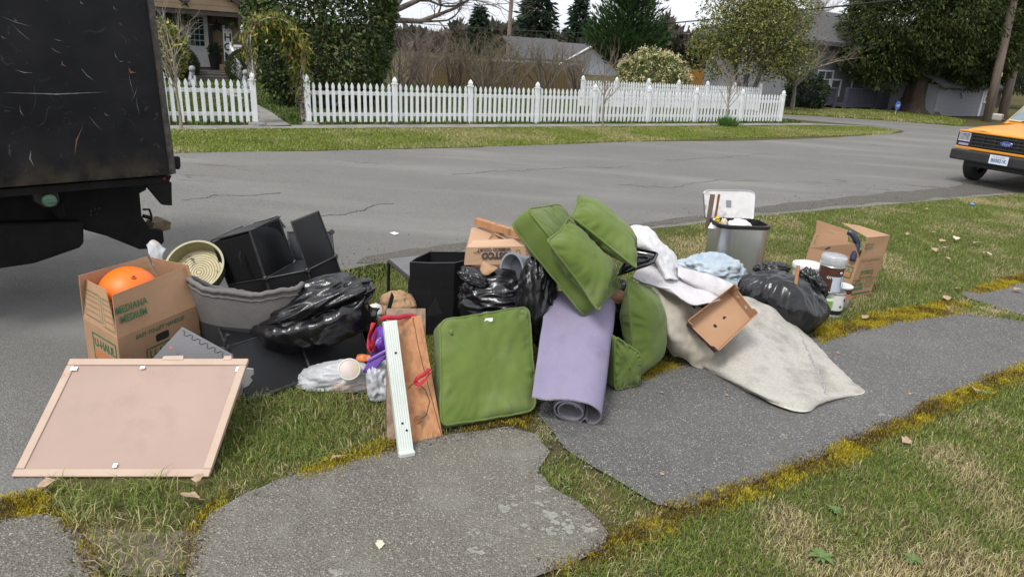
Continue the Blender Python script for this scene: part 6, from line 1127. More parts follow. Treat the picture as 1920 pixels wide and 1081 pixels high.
b = MB(); b.tube([quadmap(cq, np.array([[s_, t_]]))[0]+kn_n*.0007 for s_, t_ in ((-.55, -.15), (-.2, -.08), (.1, -.1), (.45, -.2), (.6, -.4), (.3, -.6), (-.05, -.65))], .0022, 4); b.build('saw_scar', MATS['crack_dark'], pl)
dq = [G(749, 853, .02), G(776, 848, .02), Yp(744, 599, 3.70), Yp(719, 602, 3.68)]; M_vin = mk('white_vinyl', (.52, .56, .52), (.47, .51, .47), sc=8, rough=.4)
ds = thing('downspout', 'white ribbed vinyl downspout piece leaning on the planks', 'downspout', (dq[0]+dq[1])/2*np.array([1, 1, 0])); q = np.asarray(dq); dn2 = np.cross(q[1]-q[0], q[3]-q[0]); dn2 /= np.linalg.norm(dn2); dn2 *= np.sign(dn2@(CO-q[0])); nn_ = 41; prf_ = np.linspace(-1, 1, nn_); ht = .0022*np.cos(prf_*math.pi*6)*(np.abs(prf_) < .84)+.0
Vd = np.array([quadmap(q, np.array([[s_, t_] for s_ in prf_]))+dn2*(ht[:, None]*(1 if abs(t_) < .86 else .15)) for t_ in (-1, -.99, -.88, -.84, 0, .84, .88, 1)]); b = MB(); b.grid(Vd); Wd = Vd-dn2*.03; b.grid(Wd)
for A, B in ((Vd[:, 0], Wd[:, 0]), (Vd[:, -1], Wd[:, -1]), (Vd[0], Wd[0])): b.grid(np.stack([A, B]))
b.build('ribbed_tube', M_vin, ds, smooth=.7)
for s_, t_ in ((.25, .5), (-.05, -.55), (.4, -.66)): MB().lathe([(0, .0032), (.006, .0032), (.0065, 0)], 10, quadmap(q, np.array([[s_, t_]]))[0], dn2).build('drill_hole', MATS['dark_opening'], ds)
MB().box((dq[0]+dq[1])/2+np.array([0, .002, .0]), (.085, .035, .03), np.array([(dq[1]-dq[0])/np.linalg.norm(dq[1]-dq[0]), np.cross(UZ, (dq[1]-dq[0])/np.linalg.norm(dq[1]-dq[0])), UZ]).T).build('end_cap', M_vin, ds, bevel=.006)
# ------------------------------------------------------------------ behind the planks: table, bin, paper bag, pizza box
M_green = mk('green_canvas', (.088, .132, .024), (.108, .155, .033), sc=3, rough=.85, bump=.18, bsc=140, spec=.25, sheen=.15, c3=(.138, .175, .062), sc3=3.5, lo3=.5, hi3=.72, detail=9)
blob('paper_bag', 'crumpled brown paper bag behind the planks', 'paper bag', Yp(747, 572, 4.9), EYE, (.125, .10, .105), mk('kraft_paper', (.36, .22, .12), (.31, .185, .10), sc=6, rough=.8, bump=.4, bsc=14, bdist=.02), 21, a=(.25, .12, .04), sc=(1.6, 2.2, 5))
b = MB(); tt = thing('side_table', 'small black metal table with grey top behind the fabric bin', 'table', G(740, 555)); yt = 5.55; tq = [Yp(729, 484, yt), Yp(769, 508, 5.15), Yp(870, 500, 5.4), Yp(826, 476, 5.8)]; zt_ = tq[0][2]
tq = [np.array([q_[0], q_[1], zt_]) for q_ in tq]; MB().slab(tq, .018).build('top', mk('table_top', (.10, .095, .10), (.13, .125, .13), sc=5, rough=.4), tt, bevel=.003); b.tube([q_-UZ*.026 for q_ in tq], .014, 4, closed=True); b.build('apron', M_blk, tt)
for q_ in tq: MB().tube([np.array([q_[0], q_[1], 0]), q_-UZ*.02], .0125, 4).build('leg', M_blk, tt)
fbq = [Yp(772, 571, 5.0), Yp(858, 574, 4.92), Yp(853, 492, 4.92), Yp(770, 491, 5.0)]; sb_ = thing('storage_bin', 'open black fabric storage cube in front of the small table', 'bin', (fbq[0]+fbq[1])/2*np.array([1, 1, 0])); bk_ = np.array([.10, .30, 0]); hex_top = [fbq[3], (fbq[3]+fbq[2])/2+np.array([0, -.012, 0]), fbq[2], fbq[2]+bk_*.28+np.array([.05, 0, 0]), fbq[2]+bk_, fbq[3]+bk_, fbq[3]+bk_*.35-np.array([.015, 0, 0])]
zb0 = .02; lo_ = [np.array([p[0], p[1], zb0]) for p in hex_top]; k = len(lo_); Vb = np.array([[l_*(1-s_)+u_*s_ for l_, u_ in zip(lo_, hex_top)] for s_ in np.linspace(0, 1, 9)]); Vb = Vb+.008*np.stack([n3(Vb, 6, 2), n3(Vb, 6, 7), 0*n3(Vb, 6, 2)], -1)
b = MB(); b.grid(Vb, wv=True); ob_ = b.build('wall', M_fab, sb_, fix=False); ob_.modifiers.new('s', 'SOLIDIFY').thickness = .006; b = MB(); b.add(lo_, [tuple(range(k))]); b.build('bottom', M_fab, sb_, fix=False); MB().tube(hex_top, .0045, 5, closed=True).build('rim_edge', mk('rim_edge', (.05, .055, .065), rough=.5), sb_)
t = thing('fabric_sheet', 'black folded fabric sheet corner below the storage cube', 'fabric', G(815, 600)); b = MB(); b.prism([Yp(796, 592, 4.75), Yp(818, 556, 4.75), Yp(830, 588, 4.7)], np.array([0, .02, 0])); b.build('sheet', M_fab, t)
blob('purple_bag', 'scrap of bright purple film behind the paper bag', 'bag', Yp(767, 556, 4.98), EYE, (.03, .03, .024), MATS['purple_film'], 31, sub=3)
# big open black bag with a grey tub, pizza box on top
tb_ = blob('trash_bag', 'glossy open black bag holding a grey tub behind the green cushion', 'trash bag', Yp(938, 566, 4.72), axes_px(938, 566, 4.72, 100, -6), (.275, .24, .24), M_bagk, 33, a=(.14, .10, .06), sc=(1.2, 1.8, 3.4), sub=6, fold=(.5, 1, 2.0), squash=1.6, floor=.012)
blob('bag_fold', None, None, Yp(892, 522, 4.62), axes_px(892, 522, 4.62, 100, 44), (.12, .08, .05), M_bagk2, 34, a=(.3, .2, .1), sub=5, fold=(.5, 1, 2), parent=tb_)
gt = thing('grey_tub', 'grey plastic tub lying in the open black bag', 'tub', Yp(960, 500, 4.75)-UZ*.1); ga_ = Yp(963, 507, 4.66); gd = np.array([.75, .62, -.12]); gd /= np.linalg.norm(gd)
M_gpl = mk('grey_plastic', (.24, .26, .29), (.28, .30, .33), sc=5, rough=.4); M_gpd = mk('grey_plastic_dark', (.07, .075, .085), rough=.5); b = MB(); b.lathe([(.085, .22), (.115, .03), (.128, .012), (.128, 0), (.112, 0), (.105, .03), (.075, .2), (0, .205)], 30, ga_-gd*.02, gd); b.build('shell', M_gpl, gt, smooth=.7); MB().lathe([(0, .06), (.085, .06), (.09, .065), (0, .075)], 24, ga_-gd*.02, gd).build('inner', M_gpd, gt, smooth=.7)
zb = thing('pizza_box', 'flattened brown pizza box with upside down black print on the bag', 'box', Yp(930, 500, 4.9)-UZ*.05); fq_ = [Yp(870, 496, 4.84), Yp(989, 494, 4.94), Yp(984, 461, 4.97), Yp(876, 463, 4.87)]; M_pz = mk('pizza_card', (.43, .27, .17), (.40, .245, .15), sc=3, rough=.75); MB().hexa([fq_[0], fq_[1], fq_[1]+np.array([.03, .36, .02]), fq_[0]+np.array([-.02, .36, .02]), fq_[3], fq_[2], fq_[2]+np.array([0, .36, .05]), fq_[3]+np.array([0, .36, .05])]).build('side', M_pz, zb)
MB().slab([fq_[3], fq_[2], Yp(979, 446, 5.02), Yp(888, 450, 4.94)], .006).build('lid_flap', mk('pizza_card_pale', (.50, .33, .22), (.46, .3, .19), sc=3, rough=.75), zb)
frP = (fq_[2], fq_[3]-fq_[2], fq_[1]-fq_[2]); M_kink = mk('dark_print', (.045, .04, .038), rough=.8)            # print reads upside down
nP = np.cross(frP[1], frP[2]); 
text('lettering', 'COSTCO', .058, M_kink, zb, on(frP, .48, .47), frP[1], frP[2], off=.0035, shear=.15, lift=.003); text('lettering', 'FOOD COURT', .03, M_kink, zb, on(frP, .60, .15), frP[1], frP[2], off=.001, lift=.003)
b = MB(); [rect(b, frP, .26, t0, .46, t0+.035, .003) for t0 in (.08, .14, .2)]; b.build('print_stripe', M_kink, zb, fix=False)
b = MB(); outline(b, frP, .10, .2, .17, .68, .003, .003); b.build('recycle_mark', M_kink, zb, fix=False); text('print_small', 'PIZZA', .018, M_kink, zb, on(frP, .85, .3), frP[1], frP[2], lift=.003)
t = thing('folded_card', 'folded cardboard sheet behind the pizza box', 'cardboard', Yp(935, 460, 5.1)-UZ*.02); MB().slab([Yp(916, 448, 5.0), Yp(950, 448, 5.05), Yp(945, 437, 5.12), Yp(924, 435, 5.05)], .012).build('sheet', M_card, t); MB().slab([Yp(925, 436, 5.06), Yp(948, 447, 5.0), Yp(954, 446, 5.1), Yp(932, 434, 5.14)], .006).build('sheet', MATS['cardboard_edge'], t)
patch(YG([[(899, 505, 4.66), (904, 488, 4.7), (912, 496, 4.7)], [(906, 514, 4.6), (918, 500, 4.62), (930, 499, 4.66)], [(916, 516, 4.6), (925, 508, 4.6), (934, 501, 4.64)]]), 12, 12, .002, 'paper_bag', MATS['kraft_paper'], loc=Yp(915, 512, 4.65), amp=.012, sc=14); tag(bpy.data.objects['paper_bag.001'], 'torn tan paper bag edge beside the grey tub', 'paper bag')
st_ = MB(); a_, c_ = Yp(893, 414, 5.25), Yp(985, 442, 4.95); ax_ = (c_-a_)/np.linalg.norm(c_-a_); sx_ = np.cross(ax_, UZ); sx_ /= np.linalg.norm(sx_); st_.box((a_+c_)/2, (np.linalg.norm(c_-a_), .045, .05), np.array([ax_, sx_, np.cross(sx_, ax_)*-1]).T); tag(st_.build('lumber', M_fir, loc=(a_+c_)/2-UZ*.05, bevel=.003), 'short reddish lumber stick poking out over the pizza box', 'lumber')
blob('trash_bag', 'dark loose black bag sagging between the cushions', 'trash bag', Yp(1005, 560, 4.5), EYE, (.13, .2, .32), M_bagk2, 36, a=(.2, .15, .1), sc=(1.2, 3, 6), fold=(1, 1, .5), floor=.012)
blob('trash_bag', 'lumpy black bag buried under the towel and rugs', 'trash bag', np.array([1.28, 5.15, .22]), EYE, (.34, .3, .3), M_bagk2, 37, a=(.15, .1, .06), floor=.012)
blob('trash_bag', 'dark bag wedged behind the lilac rug roll', 'trash bag', Yp(1150, 590, 4.85), EYE, (.2, .16, .28), M_bagk2, 38, a=(.15, .1, .06), floor=.012)  # added bag, stands in for the dark gap beside the roll
t = thing('wood_offcut', 'short wood offcut showing beside the lilac rug roll', 'offcut', Yp(1152, 560, 4.6)-UZ*.05); MB().slab([Yp(1138, 556, 4.5), Yp(1168, 562, 4.55), Yp(1170, 545, 4.65), Yp(1140, 537, 4.6)], .04).build('block', M_fir, t)
b = MB(); pc0 = Yp(925, 500, 5.1); t = thing('cardboard_carton', 'plain carton propping up the pizza box behind the black bag', 'box', pc0*np.array([1, 1, 0])); MB().box(np.array([pc0[0], pc0[1]+.06, pc0[2]/2-.01]), (.42, .3, pc0[2]-.03)).build('carton', M_card, t, bevel=.004)
# ------------------------------------------------------------------ green cushions
q = [G(822, 801, .02), G(998, 770, .02), G(984, 580, .49), G(820, 606, .49)]
fc_, Vf = cushion('square green box cushion standing upright against the cedar plank', q, .12, M_green, 1, puff=.03, rc=.15, wr=.02)
fn_ = np.cross(q[1]-q[0], q[3]-q[0]); fn_ /= np.linalg.norm(fn_); fn_ *= np.sign(fn_@(CO-q[0])); tagq = quadmap(q, np.array([[-.0, .86]]))[0]+fn_*.078
MB().slab([tagq+np.array([x, 0, z])+fn_*(.004 if z < 0 else 0) for x, z in ((-.022, -.022), (.03, -.012), (.033, .014), (-.012, .006))], .002).build('care_label', mk('label_white', (.72, .73, .74), rough=.6), fc_)
for s_, t_ in ((-.8, .78), (.82, .93)): MB().tube([quadmap(q, np.array([[s_, t_]]))[0]+fn_*.065, quadmap(q, np.array([[s_, t_-.06]]))[0]+fn_*.082, quadmap(q, np.array([[s_+.03, t_-.11]]))[0]+fn_*.07], .010, 6).build('tie', M_green, fc_, smooth=True)
cushion('thick green seat cushion slumped over the heap under two pillows', [Yp(1112, 580, 4.22), Yp(1150, 545, 4.62), Yp(1035, 395, 4.85), Yp(972, 405, 4.40)], .16, M_green, 2, puff=.03, rc=.2, wr=.02)
cushion('plump green throw pillow lying on the slumped seat cushion', [Yp(1122, 583, 4.12), Yp(1160, 508, 4.42), Yp(1066, 410, 4.50), Yp(1026, 450, 4.20)], .22, M_green, 3, knife=True, rc=.06, pinch=.06, wr=.017, name='pillow')
cushion('green throw pillow topping the heap above the black tray', [Yp(1194, 503, 4.30), Yp(1192, 446, 4.66), Yp(1084, 366, 4.80), Yp(1071, 405, 4.42)], .20, M_green, 4, knife=True, rc=.06, pinch=.06, wr=.017, name='pillow')
cushion('green pillow standing on edge beside the lilac rug roll', [G(1190, 713, .02), G(1232, 688, .02)+np.array([.02, .1, 0]), Yp(1226, 540, 4.72), Yp(1176, 522, 4.42)], .26, M_green, 5, knife=True, rc=.10, pinch=.04, wr=.014, name='pillow')
cushion('folded green cushion squeezed low between rug roll and pillow', [G(1138, 722, .02), G(1185, 712, .02), Yp(1186, 655, 4.36), Yp(1140, 622, 4.30)], .16, M_green, 6, puff=.03, rc=.22, wr=.02)
# ------------------------------------------------------------------ lilac rug roll
M_lil = mk('lilac_rug', (.225, .202, .295), (.255, .228, .322), sc=4, rough=.95, bump=.5, bsc=170, c3=(.185, .16, .25), sc3=4, lo3=.5, hi3=.75, spec=.1); M_lilb = mk('rug_grey_side', (.17, .165, .18), (.22, .215, .23), sc=30, rough=.95, bump=.5, bsc=120)
rr_ = thing('rug_roll', 'rolled lilac rug with grey underside leaning up the heap', 'rug', G(1065, 798)); c0 = G(1066, 798, 0)+UZ*.105; c1 = Yp(1096, 572, 4.52); axr = (c1-c0); Lr = np.linalg.norm(axr); axr /= Lr; xr = np.array([1.0, .12, 0]); xr -= (xr@axr)*axr; xr /= np.linalg.norm(xr); yr = np.cross(axr, xr); yr *= np.sign(yr[2])
def roll_sec(k):                                             # spiral section, opening out towards the top end
    out = []
    for a in np.linspace(-.2, 3.6*math.pi, 110):
        r_ = .058+.0085*a; out.append((r_*math.cos(-a+2.6), r_*math.sin(-a+2.6)*.96))
    out = np.array(out); R_ = .155
    return out
sec = roll_sec(0); inner = sec[:70]
outer = cr(np.array([(.09, -.02), (.115, -.085), (.165, -.075), (.185, -.01), (.165, .055), (.10, .10), (.02, .108), (-.07, .09), (-.15, .06), (-.235, .062)]), 60)*np.array([1, 1])
spir = np.vstack([cr(np.array([(.04, .05), (.0, .075), (-.055, .06), (-.08, .0), (-.06, -.065), (.0, -.095), (.06, -.08), (.085, -.02), (.065, .04), (.01, .085), (-.07, .075), (-.102, .0), (-.075, -.075), (-.01, -.103), (.08, -.1)]), 90)*.93, outer[2:]])
Vr = []
for k in np.linspace(0, 1, 26):
    sxk = 1+.0*k; tw_ = spir*np.array([1+.12*k, 1+.3*k]); Vr.append(c0+axr*(Lr*k*1.02)+xr*tw_[:, :1]+yr*tw_[:, 1:]+np.array([0, 0, 0]))
Vr = np.array(Vr); Vr = Vr+.006*np.stack([n3(Vr, 6, 1), n3(Vr, 6, 2), n3(Vr, 6, 3)], -1); Vr[..., 2] = np.maximum(Vr[..., 2], .008); Nr = gnorm(Vr)
o_i = len(spir)//2+40; s_ = np.sign((Nr[10, -20]*yr).sum()); Nr *= s_; b = MB(); b.grid(Vr, 0); b.grid(Vr-Nr*.008, 1); b.grid(np.stack([Vr[0], (Vr-Nr*.008)[0]]), 1); b.grid(np.stack([Vr[:, -1], (Vr-Nr*.008)[:, -1]]), 1); b.build('rolled_pile', [M_lil, M_lilb], rr_, smooth=.9, fix=False)
MB().tube(Vr[0]-Nr[0]*.004, .006, 5).build('frayed_edge', mk('frayed_edge', (.30, .27, .34), (.2, .19, .22), sc=60, rough=.95, bump=1, bsc=200), rr_)
# ------------------------------------------------------------------ tray, towels, rugs, produce box
tr_ = thing('roasting_tray', 'shallow black metal tray below the top pillow', 'tray', Yp(1195, 515, 4.6)-UZ*.02); tq_ = [Yp(1152, 520, 4.50), Yp(1226, 493, 4.48), Yp(1236, 474, 4.66), Yp(1188, 462, 4.72)]; lp_ = rrect(60, .25); tn = np.cross(tq_[1]-tq_[0], tq_[3]-tq_[0]); tn /= np.linalg.norm(tn); tn *= np.sign(tn[2])
Vt = np.array([quadmap(tq_, lp_*s_)+tn*z for s_, z in ((1, 0), (1.0, .008), (.9, .01), (.86, -.012), (.8, -.016), (.01, -.016))]); b = MB(); b.grid(Vt, wv=True); b.build('pan', mk('black_enamel', (.008, .008, .009), rough=.22, spec=.6), tr_, smooth=.5); Vs = np.array([quadmap(tq_, rrect(40, .8)*np.array([.55, .3])*s_+np.array([-.05, .15]))+tn*z for s_, z in ((1, -.014), (.97, -.004), (.85, -.004), (.8, -.014))]); b = MB(); b.grid(Vs, wv=True); b.build('raised_ring', MATS['black_enamel'], tr_, smooth=.5)
M_tow = mk('white_towel', (.66, .655, .67), (.58, .575, .59), sc=5, rough=.98, bump=1.0, bsc=90, spec=.1, bdist=.008); M_mat2 = mk('white_mat', (.60, .58, .60), (.52, .50, .51), sc=6, rough=.98, bump=.8, bsc=110, spec=.1, c3=(.36, .31, .28), sc3=9, lo3=.6, hi3=.75); M_crug = mk('cream_rug', (.50, .46, .385), (.42, .385, .315), sc=6, rough=.98, bump=.8, bsc=110, spec=.1, c3=(.3, .26, .2), sc3=6, lo3=.6, hi3=.8)
o = patch(YG([[(1176, 424, 5.0), (1192, 421, 5.08), (1210, 424, 5.14), (1228, 434, 5.2)], [(1184, 440, 4.9), (1204, 434, 4.92), (1228, 446, 5.0), (1250, 460, 5.15)], [(1196, 462, 4.85), (1216, 458, 4.82), (1240, 468, 4.9), (1268, 482, 5.1)], [(1218, 484, 4.85), (1232, 484, 4.8), (1250, 492, 4.84), (1270, 500, 5.0)], [(1246, 520, 4.8), (1252, 522, 4.76), (1266, 524, 4.8), (1277, 526, 4.95)]]), 64, 64, .012, 'towel', M_tow, loc=Yp(1225, 520, 4.9)*np.array([1, 1, 0])+UZ*.4, amp=.022, sc=7, ramp=.007, rsc=6, seed=2); tag(o, 'thick white towel folded over the heap beside the black tray', 'towel')
o = patch(YG([[(1188, 518, 4.75), (1210, 490, 4.9), (1240, 486, 5.0), (1272, 496, 5.1)], [(1200, 524, 4.72), (1222, 510, 4.8), (1250, 512, 4.85), (1290, 516, 5.0)], [(1215, 530, 4.7), (1240, 530, 4.72), (1275, 540, 4.75), (1320, 540, 4.9)], [(1256, 540, 4.65), (1276, 556, 4.62), (1306, 568, 4.64), (1350, 560, 4.8)]]), 30, 30, .01, 'bath_mat', MATS['white_mat'], loc=Yp(1260, 560, 4.8)*np.array([1, 1, 0])+UZ*.3, amp=.014, sc=8, seed=6, edge=(.007, M_tow)); tag(o, 'flat whitish bath mat draped below the towel', 'bath mat')
o = patch(YG([[(1270, 499, 5.0), (1310, 508, 5.05), (1350, 520, 5.1), (1376, 532, 5.1)], [(1272, 502, 4.9), (1310, 513, 4.94), (1348, 527, 4.96), (1372, 540, 4.98)], [(1274, 518, 4.84), (1308, 530, 4.86), (1340, 546, 4.88), (1362, 556, 4.9)], [(1280, 526, 4.86), (1308, 540, 4.86), (1334, 556, 4.88), (1350, 562, 4.9)]]), 26, 30, .014, 'bath_mat', MATS['white_mat'], loc=Yp(1320, 560, 4.9)*np.array([1, 1, 0])+UZ*.3, amp=.01, sc=10, seed=7); tag(o, 'rolled speckled bath mat edge above the produce box', 'bath mat')
o = patch(YG([[(1196, 520, 4.85), (1215, 524, 4.8), (1240, 536, 4.85), (1290, 562, 4.95), (1340, 575, 5.0)], [(1202, 535, 4.75), (1228, 545, 4.68), (1256, 560, 4.72), (1296, 584, 4.8), (1335, 610, 4.9)], [(1228, 580, 4.70), (1245, 590, 4.62), (1268, 600, 4.64), (1300, 620, 4.72), (1330, 645, 4.8)], [(1240, 625, 4.68), (1256, 632, 4.60), (1280, 640, 4.62), (1306, 655, 4.68), (1335, 670, 4.74)], [(1262, 664, 4.78), (1276, 668, 4.72), (1292, 676, 4.70), (1306, 686, 4.70), (1330, 688, 4.73)]]), 60, 60, .012, 'cream_rug', M_crug, loc=Yp(1290, 670, 4.8)*np.array([1, 1, 0]), amp=.02, sc=6, ramp=.009, rsc=5, seed=9, edge=(.008, M_crug)); tag(o, 'cream textured rug bunched in folds left of the produce box', 'rug')
M_felt = mk('felt_underside', (.37, .35, .315), (.45, .43, .39), sc=60, rough=.98, bump=.7, bsc=160, spec=.1, c3=(.255, .235, .2), sc3=5, lo3=.50, hi3=.72, detail=9); M_pile = mk('grey_pile', (.22, .21, .20), rough=.98)
cg = [[(1366, 560, .30), (1400, 556, .31), (1440, 572, .29), (1480, 600, .17), (1524, 636, .06)], [(1345, 600, .26), (1392, 600, .27), (1442, 612, .22), (1496, 640, .12), (1545, 660, .045)], [(1328, 645, .13), (1385, 655, .16), (1442, 662, .14), (1505, 678, .08), (1572, 690, .035)], [(1320, 680, .05), (1380, 696, .09), (1442, 708, .10), (1510, 715, .07), (1600, 716, .03)], [(1324, 692, .012), (1378, 714, .05), (1440, 740, .075), (1512, 742, .075), (1618, 736, .015)], [(1328, 695, .006), (1384, 722, .02), (1446, 753, .04), (1508, 770, .03), (1540, 752, .012)]]
o = patch(np.array([[G(u, v, z) for u, v, z in r] for r in cg]), 70, 70, .012, 'area_rug', M_felt, loc=G(1450, 700), amp=.010, sc=6, seed=10, ramp=.004, rsc=9, back=M_pile, edge=(.007, mk('rug_binding', (.5, .47, .4), rough=.95))); tag(o, 'large dirty white rug spread underside up onto the path', 'rug')
b = MB(); stp_ = [G(u, v, z) for u, v, z in ((1492, 614, .15), (1506, 638, .135), (1519, 662, .12), (1532, 686, .108), (1544, 710, .096), (1550, 728, .085))]
Vg = LASTV; pj = (Vg-CO)@CM; pu, pv = 960+FPX*pj[..., 0]/pj[..., 2], 540+FPX*pj[..., 1]/pj[..., 2]
def on_rug(u, v):
    d2 = (pu-u)**2+(pv-v)**2; idx = np.argsort(d2.ravel())[:4]; w = 1/(np.sqrt(d2.ravel()[idx])+.5); return (Vg.reshape(-1, 3)[idx]*w[:, None]).sum(0)/w.sum()
ctrp = cr(np.array([on_rug(u, v) for u, v in ((1494, 616), (1506, 640), (1518, 664), (1530, 690), (1542, 716), (1550, 738))]), 40); sd_ = np.array([.9, .2, 0]); jit_ = rgl.uniform(.010, .020, 40)[:, None]; nzr = (CO-ctrp); nzr /= np.linalg.norm(nzr, axis=1, keepdims=True)
b.grid(np.stack([ctrp-sd_*jit_+nzr*.006, ctrp+sd_*jit_+nzr*.006], 1)); b.build('dark_stripe', mk('grey_stripe', (.17, .16, .165), (.40, .38, .36), sc=120, rough=.98, lo=.45, hi=.6), o, fix=False)  # thin mottled grey strip laid just above the rug surface
# produce box
pb = thing('produce_box', 'shallow open cardboard produce box tilted on the rugs', 'box', Yp(1355, 640, 4.75)*np.array([1, 1, 0])+UZ*.15); Q = [Yp(1291, 600, 4.62), Yp(1348, 655, 4.50), Yp(1421, 586, 4.70), Yp(1378, 532, 4.84)]; Q = np.array(Q); nq = np.cross(Q[1]-Q[0], Q[3]-Q[0]); nq /= np.linalg.norm(nq); nq *= np.sign(nq@(CO-Q[0])); ctr = Q.mean(0); I = ctr+(Q-ctr)*.93-nq*.10; I[1] += np.array([0, 0, .0])
b = MB(); b.slab(I[::1], .004); b.build('bottom', M_card, pb); M_pr = mk('purple_print', (.09, .03, .085), (.3, .18, .11), sc=14, rough=.8, lo=.52, hi=.6)
for i in range(4):
    j = (i+1) % 4; a0_, a1_ = I[i], I[j]; u0_, u1_ = Q[i], Q[j]; e = (u1_-u0_); pts = [a0_, a1_, u1_, u1_-nq*.0-e*.14, u1_-nq*.028-e*.2, u0_-nq*.028+e*.2, u0_+e*.14, u0_] if i in (0, 2) else [a0_, a1_, u1_, u0_]
    out_ = np.cross(e, nq); out_ /= np.linalg.norm(out_); out_ *= np.sign(out_@((u0_+u1_)/2-ctr)); w_ = MB(); w_.prism(pts, out_*.005); wo = w_.build('side_wall', [M_card], pb, fix=True)
    if i == 0: b = MB(); b.add([a0_+out_*.0065+nq*.008, a1_+out_*.0065+nq*.008, u1_+out_*.0065-nq*.03-e*.02, u0_+out_*.0065-nq*.03+e*.02], [(0, 1, 2, 3)]); b.build('printed_side', M_pr, pb, fix=False)
for s_, t_ in ((-.25, -.0), (.22, .02)): MB().lathe([(0, .0012), (.014, .0012), (.015, 0)], 14, quadmap(I, np.array([[t_, s_]]))[0]+nq*.001, nq).build('vent_hole', MATS['dark_opening'], pb)
for s_ in (.3, .68): pt = (Q[2]*s_+Q[3]*(1-s_))*.45+(I[2]*s_+I[3]*(1-s_))*.55; inn = ctr-pt; inn -= (inn@nq)*nq; MB().lathe([(0, .001), (.013, .001), (.014, 0)], 14, pt+inn/np.linalg.norm(inn)*.004, inn).build('hand_hole', mk('pale_hole', (.6, .58, .52), rough=.9), pb)
# ------------------------------------------------------------------ bags, steel can, paint cans, far moving box
blob('plastic_bag', 'thin white and pale blue shopping bag before the steel can', 'plastic bag', Yp(1335, 512, 6.35), axes_px(1335, 512, 6.35, 100, 10), (.33, .2, .17), mk('blue_white_film', (.46, .50, .54), (.32, .43, .52), sc=5, rough=.32, bump=.6, bsc=22, trans=.12), 51, a=(.3, .14, .08), sc=(1.4, 3, 6), floor=.012)
cc = G(1368, 524); can = thing('trash_can', 'stainless steel pedal bin with its lid standing open', 'trash can', cc); wv_ = np.array([.985, .17, 0]); wv_ /= np.linalg.norm(wv_); dv_ = np.array([-wv_[1], wv_[0], 0]); hcan = .575; W2, D2 = .262, .16
def canring(k, z, n=80): lp = rrect(n, .5); lp = np.sign(lp)*np.abs(lp)**.92; return cc+wv_*(lp[:, :1]*W2*k)+dv_*(lp[:, 1:]*D2*k)+UZ*z
m = mk('brushed_steel', (.60, .60, .61), (.66, .66, .67), sc=3, rough=.34, metal=1.0, bump=.03, bsc=200, stretch=(40, 40, 1)); b = MB(); b.grid(np.array([canring(1.0, .0), canring(1.0, .03), canring(1.0, .3), canring(1.0, hcan-.02), canring(1.0, hcan)]), wv=True); b.build('body', m, can, smooth=.6)
M_blp = mk('black_plastic_rim', (.012, .012, .013), rough=.4); b = MB(); b.grid(np.array([canring(1.015, hcan-.022), canring(1.02, hcan+.012), canring(.93, hcan+.016), canring(.90, hcan-.1), canring(.88, .1)]), wv=True); b.build('rim', M_blp, can, smooth=.5); b = MB(); b.grid(np.array([canring(1.01, 0), canring(1.01, .035), canring(.97, .036)]), wv=True); b.build('base_ring', M_blp, can)
yl = cc[1]+.2; lq = [Yp(1322, 413, yl), Yp(1412, 415, yl+.08), Yp(1416, 357, yl+.14), Yp(1318, 355, yl+.06)]; lq = np.array(lq); lnn = np.cross(lq[1]-lq[0], lq[3]-lq[0]); lnn /= np.linalg.norm(lnn); lnn *= np.sign(lnn@(CO-lq[0])); lr = rrect(60, .28); V_ = np.array([quadmap(lq, lr*s_)+lnn*z for s_, z in ((0.01, -.03), (.9, -.03), (1.0, -.02), (1.02, 0), (.99, .012), (.94, .004), (.01, .004))]); b = MB(); b.grid(V_[:5], wv=True); lid = b.build('lid', m, can, smooth=.5); b = MB(); b.grid(V_[4:], wv=True); b.build('lid_lining', mk('grimy_white', (.74, .74, .73), (.62, .61, .6), sc=6, rough=.5, c3=(.16, .15, .14), sc3=7, lo3=.6, hi3=.75), lid, smooth=.5)
MB().slab([quadmap(lq, np.array([[s_, t_]]))[0]+lnn*.008 for s_, t_ in ((-.13, -.1), (.07, -.1), (.07, .35), (-.13, .35))], .003).build('lid_label', mk('label_grey', (.22, .23, .25), rough=.5), lid)
MB().box((lq[0]+lq[1])/2-UZ*.02+lnn*.0, (.06, .05, .06)).build('hinge', M_blp, can, bevel=.008)
for i, (uu, wq_, lb) in enumerate(((1331, .045, 'wide dark wooden stick standing in the steel can'), (1342, .02, 'thin reddish wooden stick standing in the steel can'))):
    p0, p1_ = Yp(uu, 430, cc[1]+.08), Yp(uu+(2 if i else 0), 363, cc[1]+.14); st2 = MB(); st2.box((p0+p1_)/2, (wq_, .015, np.linalg.norm(p1_-p0))); tag(st2.build('wood_stick', mk('stick_dark', (.13, .09, .07), (.18, .13, .1), sc=10, rough=.8) if i == 0 else mk('stick_red', (.2, .07, .04), rough=.7), loc=p0), lb, 'stick')
yb_ = thing('yellow_carton', 'yellow and white carton with black marker sticking out of the can', 'carton', Yp(1345, 425, cc[1]-.02)-UZ*.1); yq = [Yp(1334, 428, cc[1]-.05), Yp(1352, 428, cc[1]-.08), Yp(1346, 402, cc[1]-.02), Yp(1338, 408, cc[1]+.02)]; yq = np.array(yq); MB().slab([yq[0]+np.array([.03, 0, 0]), yq[1], yq[2], yq[3]+np.array([.01, 0, 0])], .05).build('carton', mk('yellow_card', (.75, .52, .02), rough=.5), yb_); MB().slab([yq[0]-np.array([.03, -.02, 0]), yq[0]+np.array([.03, 0, 0]), yq[3]+np.array([.01, 0, 0]), yq[3]], .04).build('white_side', mk('card_white', (.68, .69, .7), rough=.6), yb_)
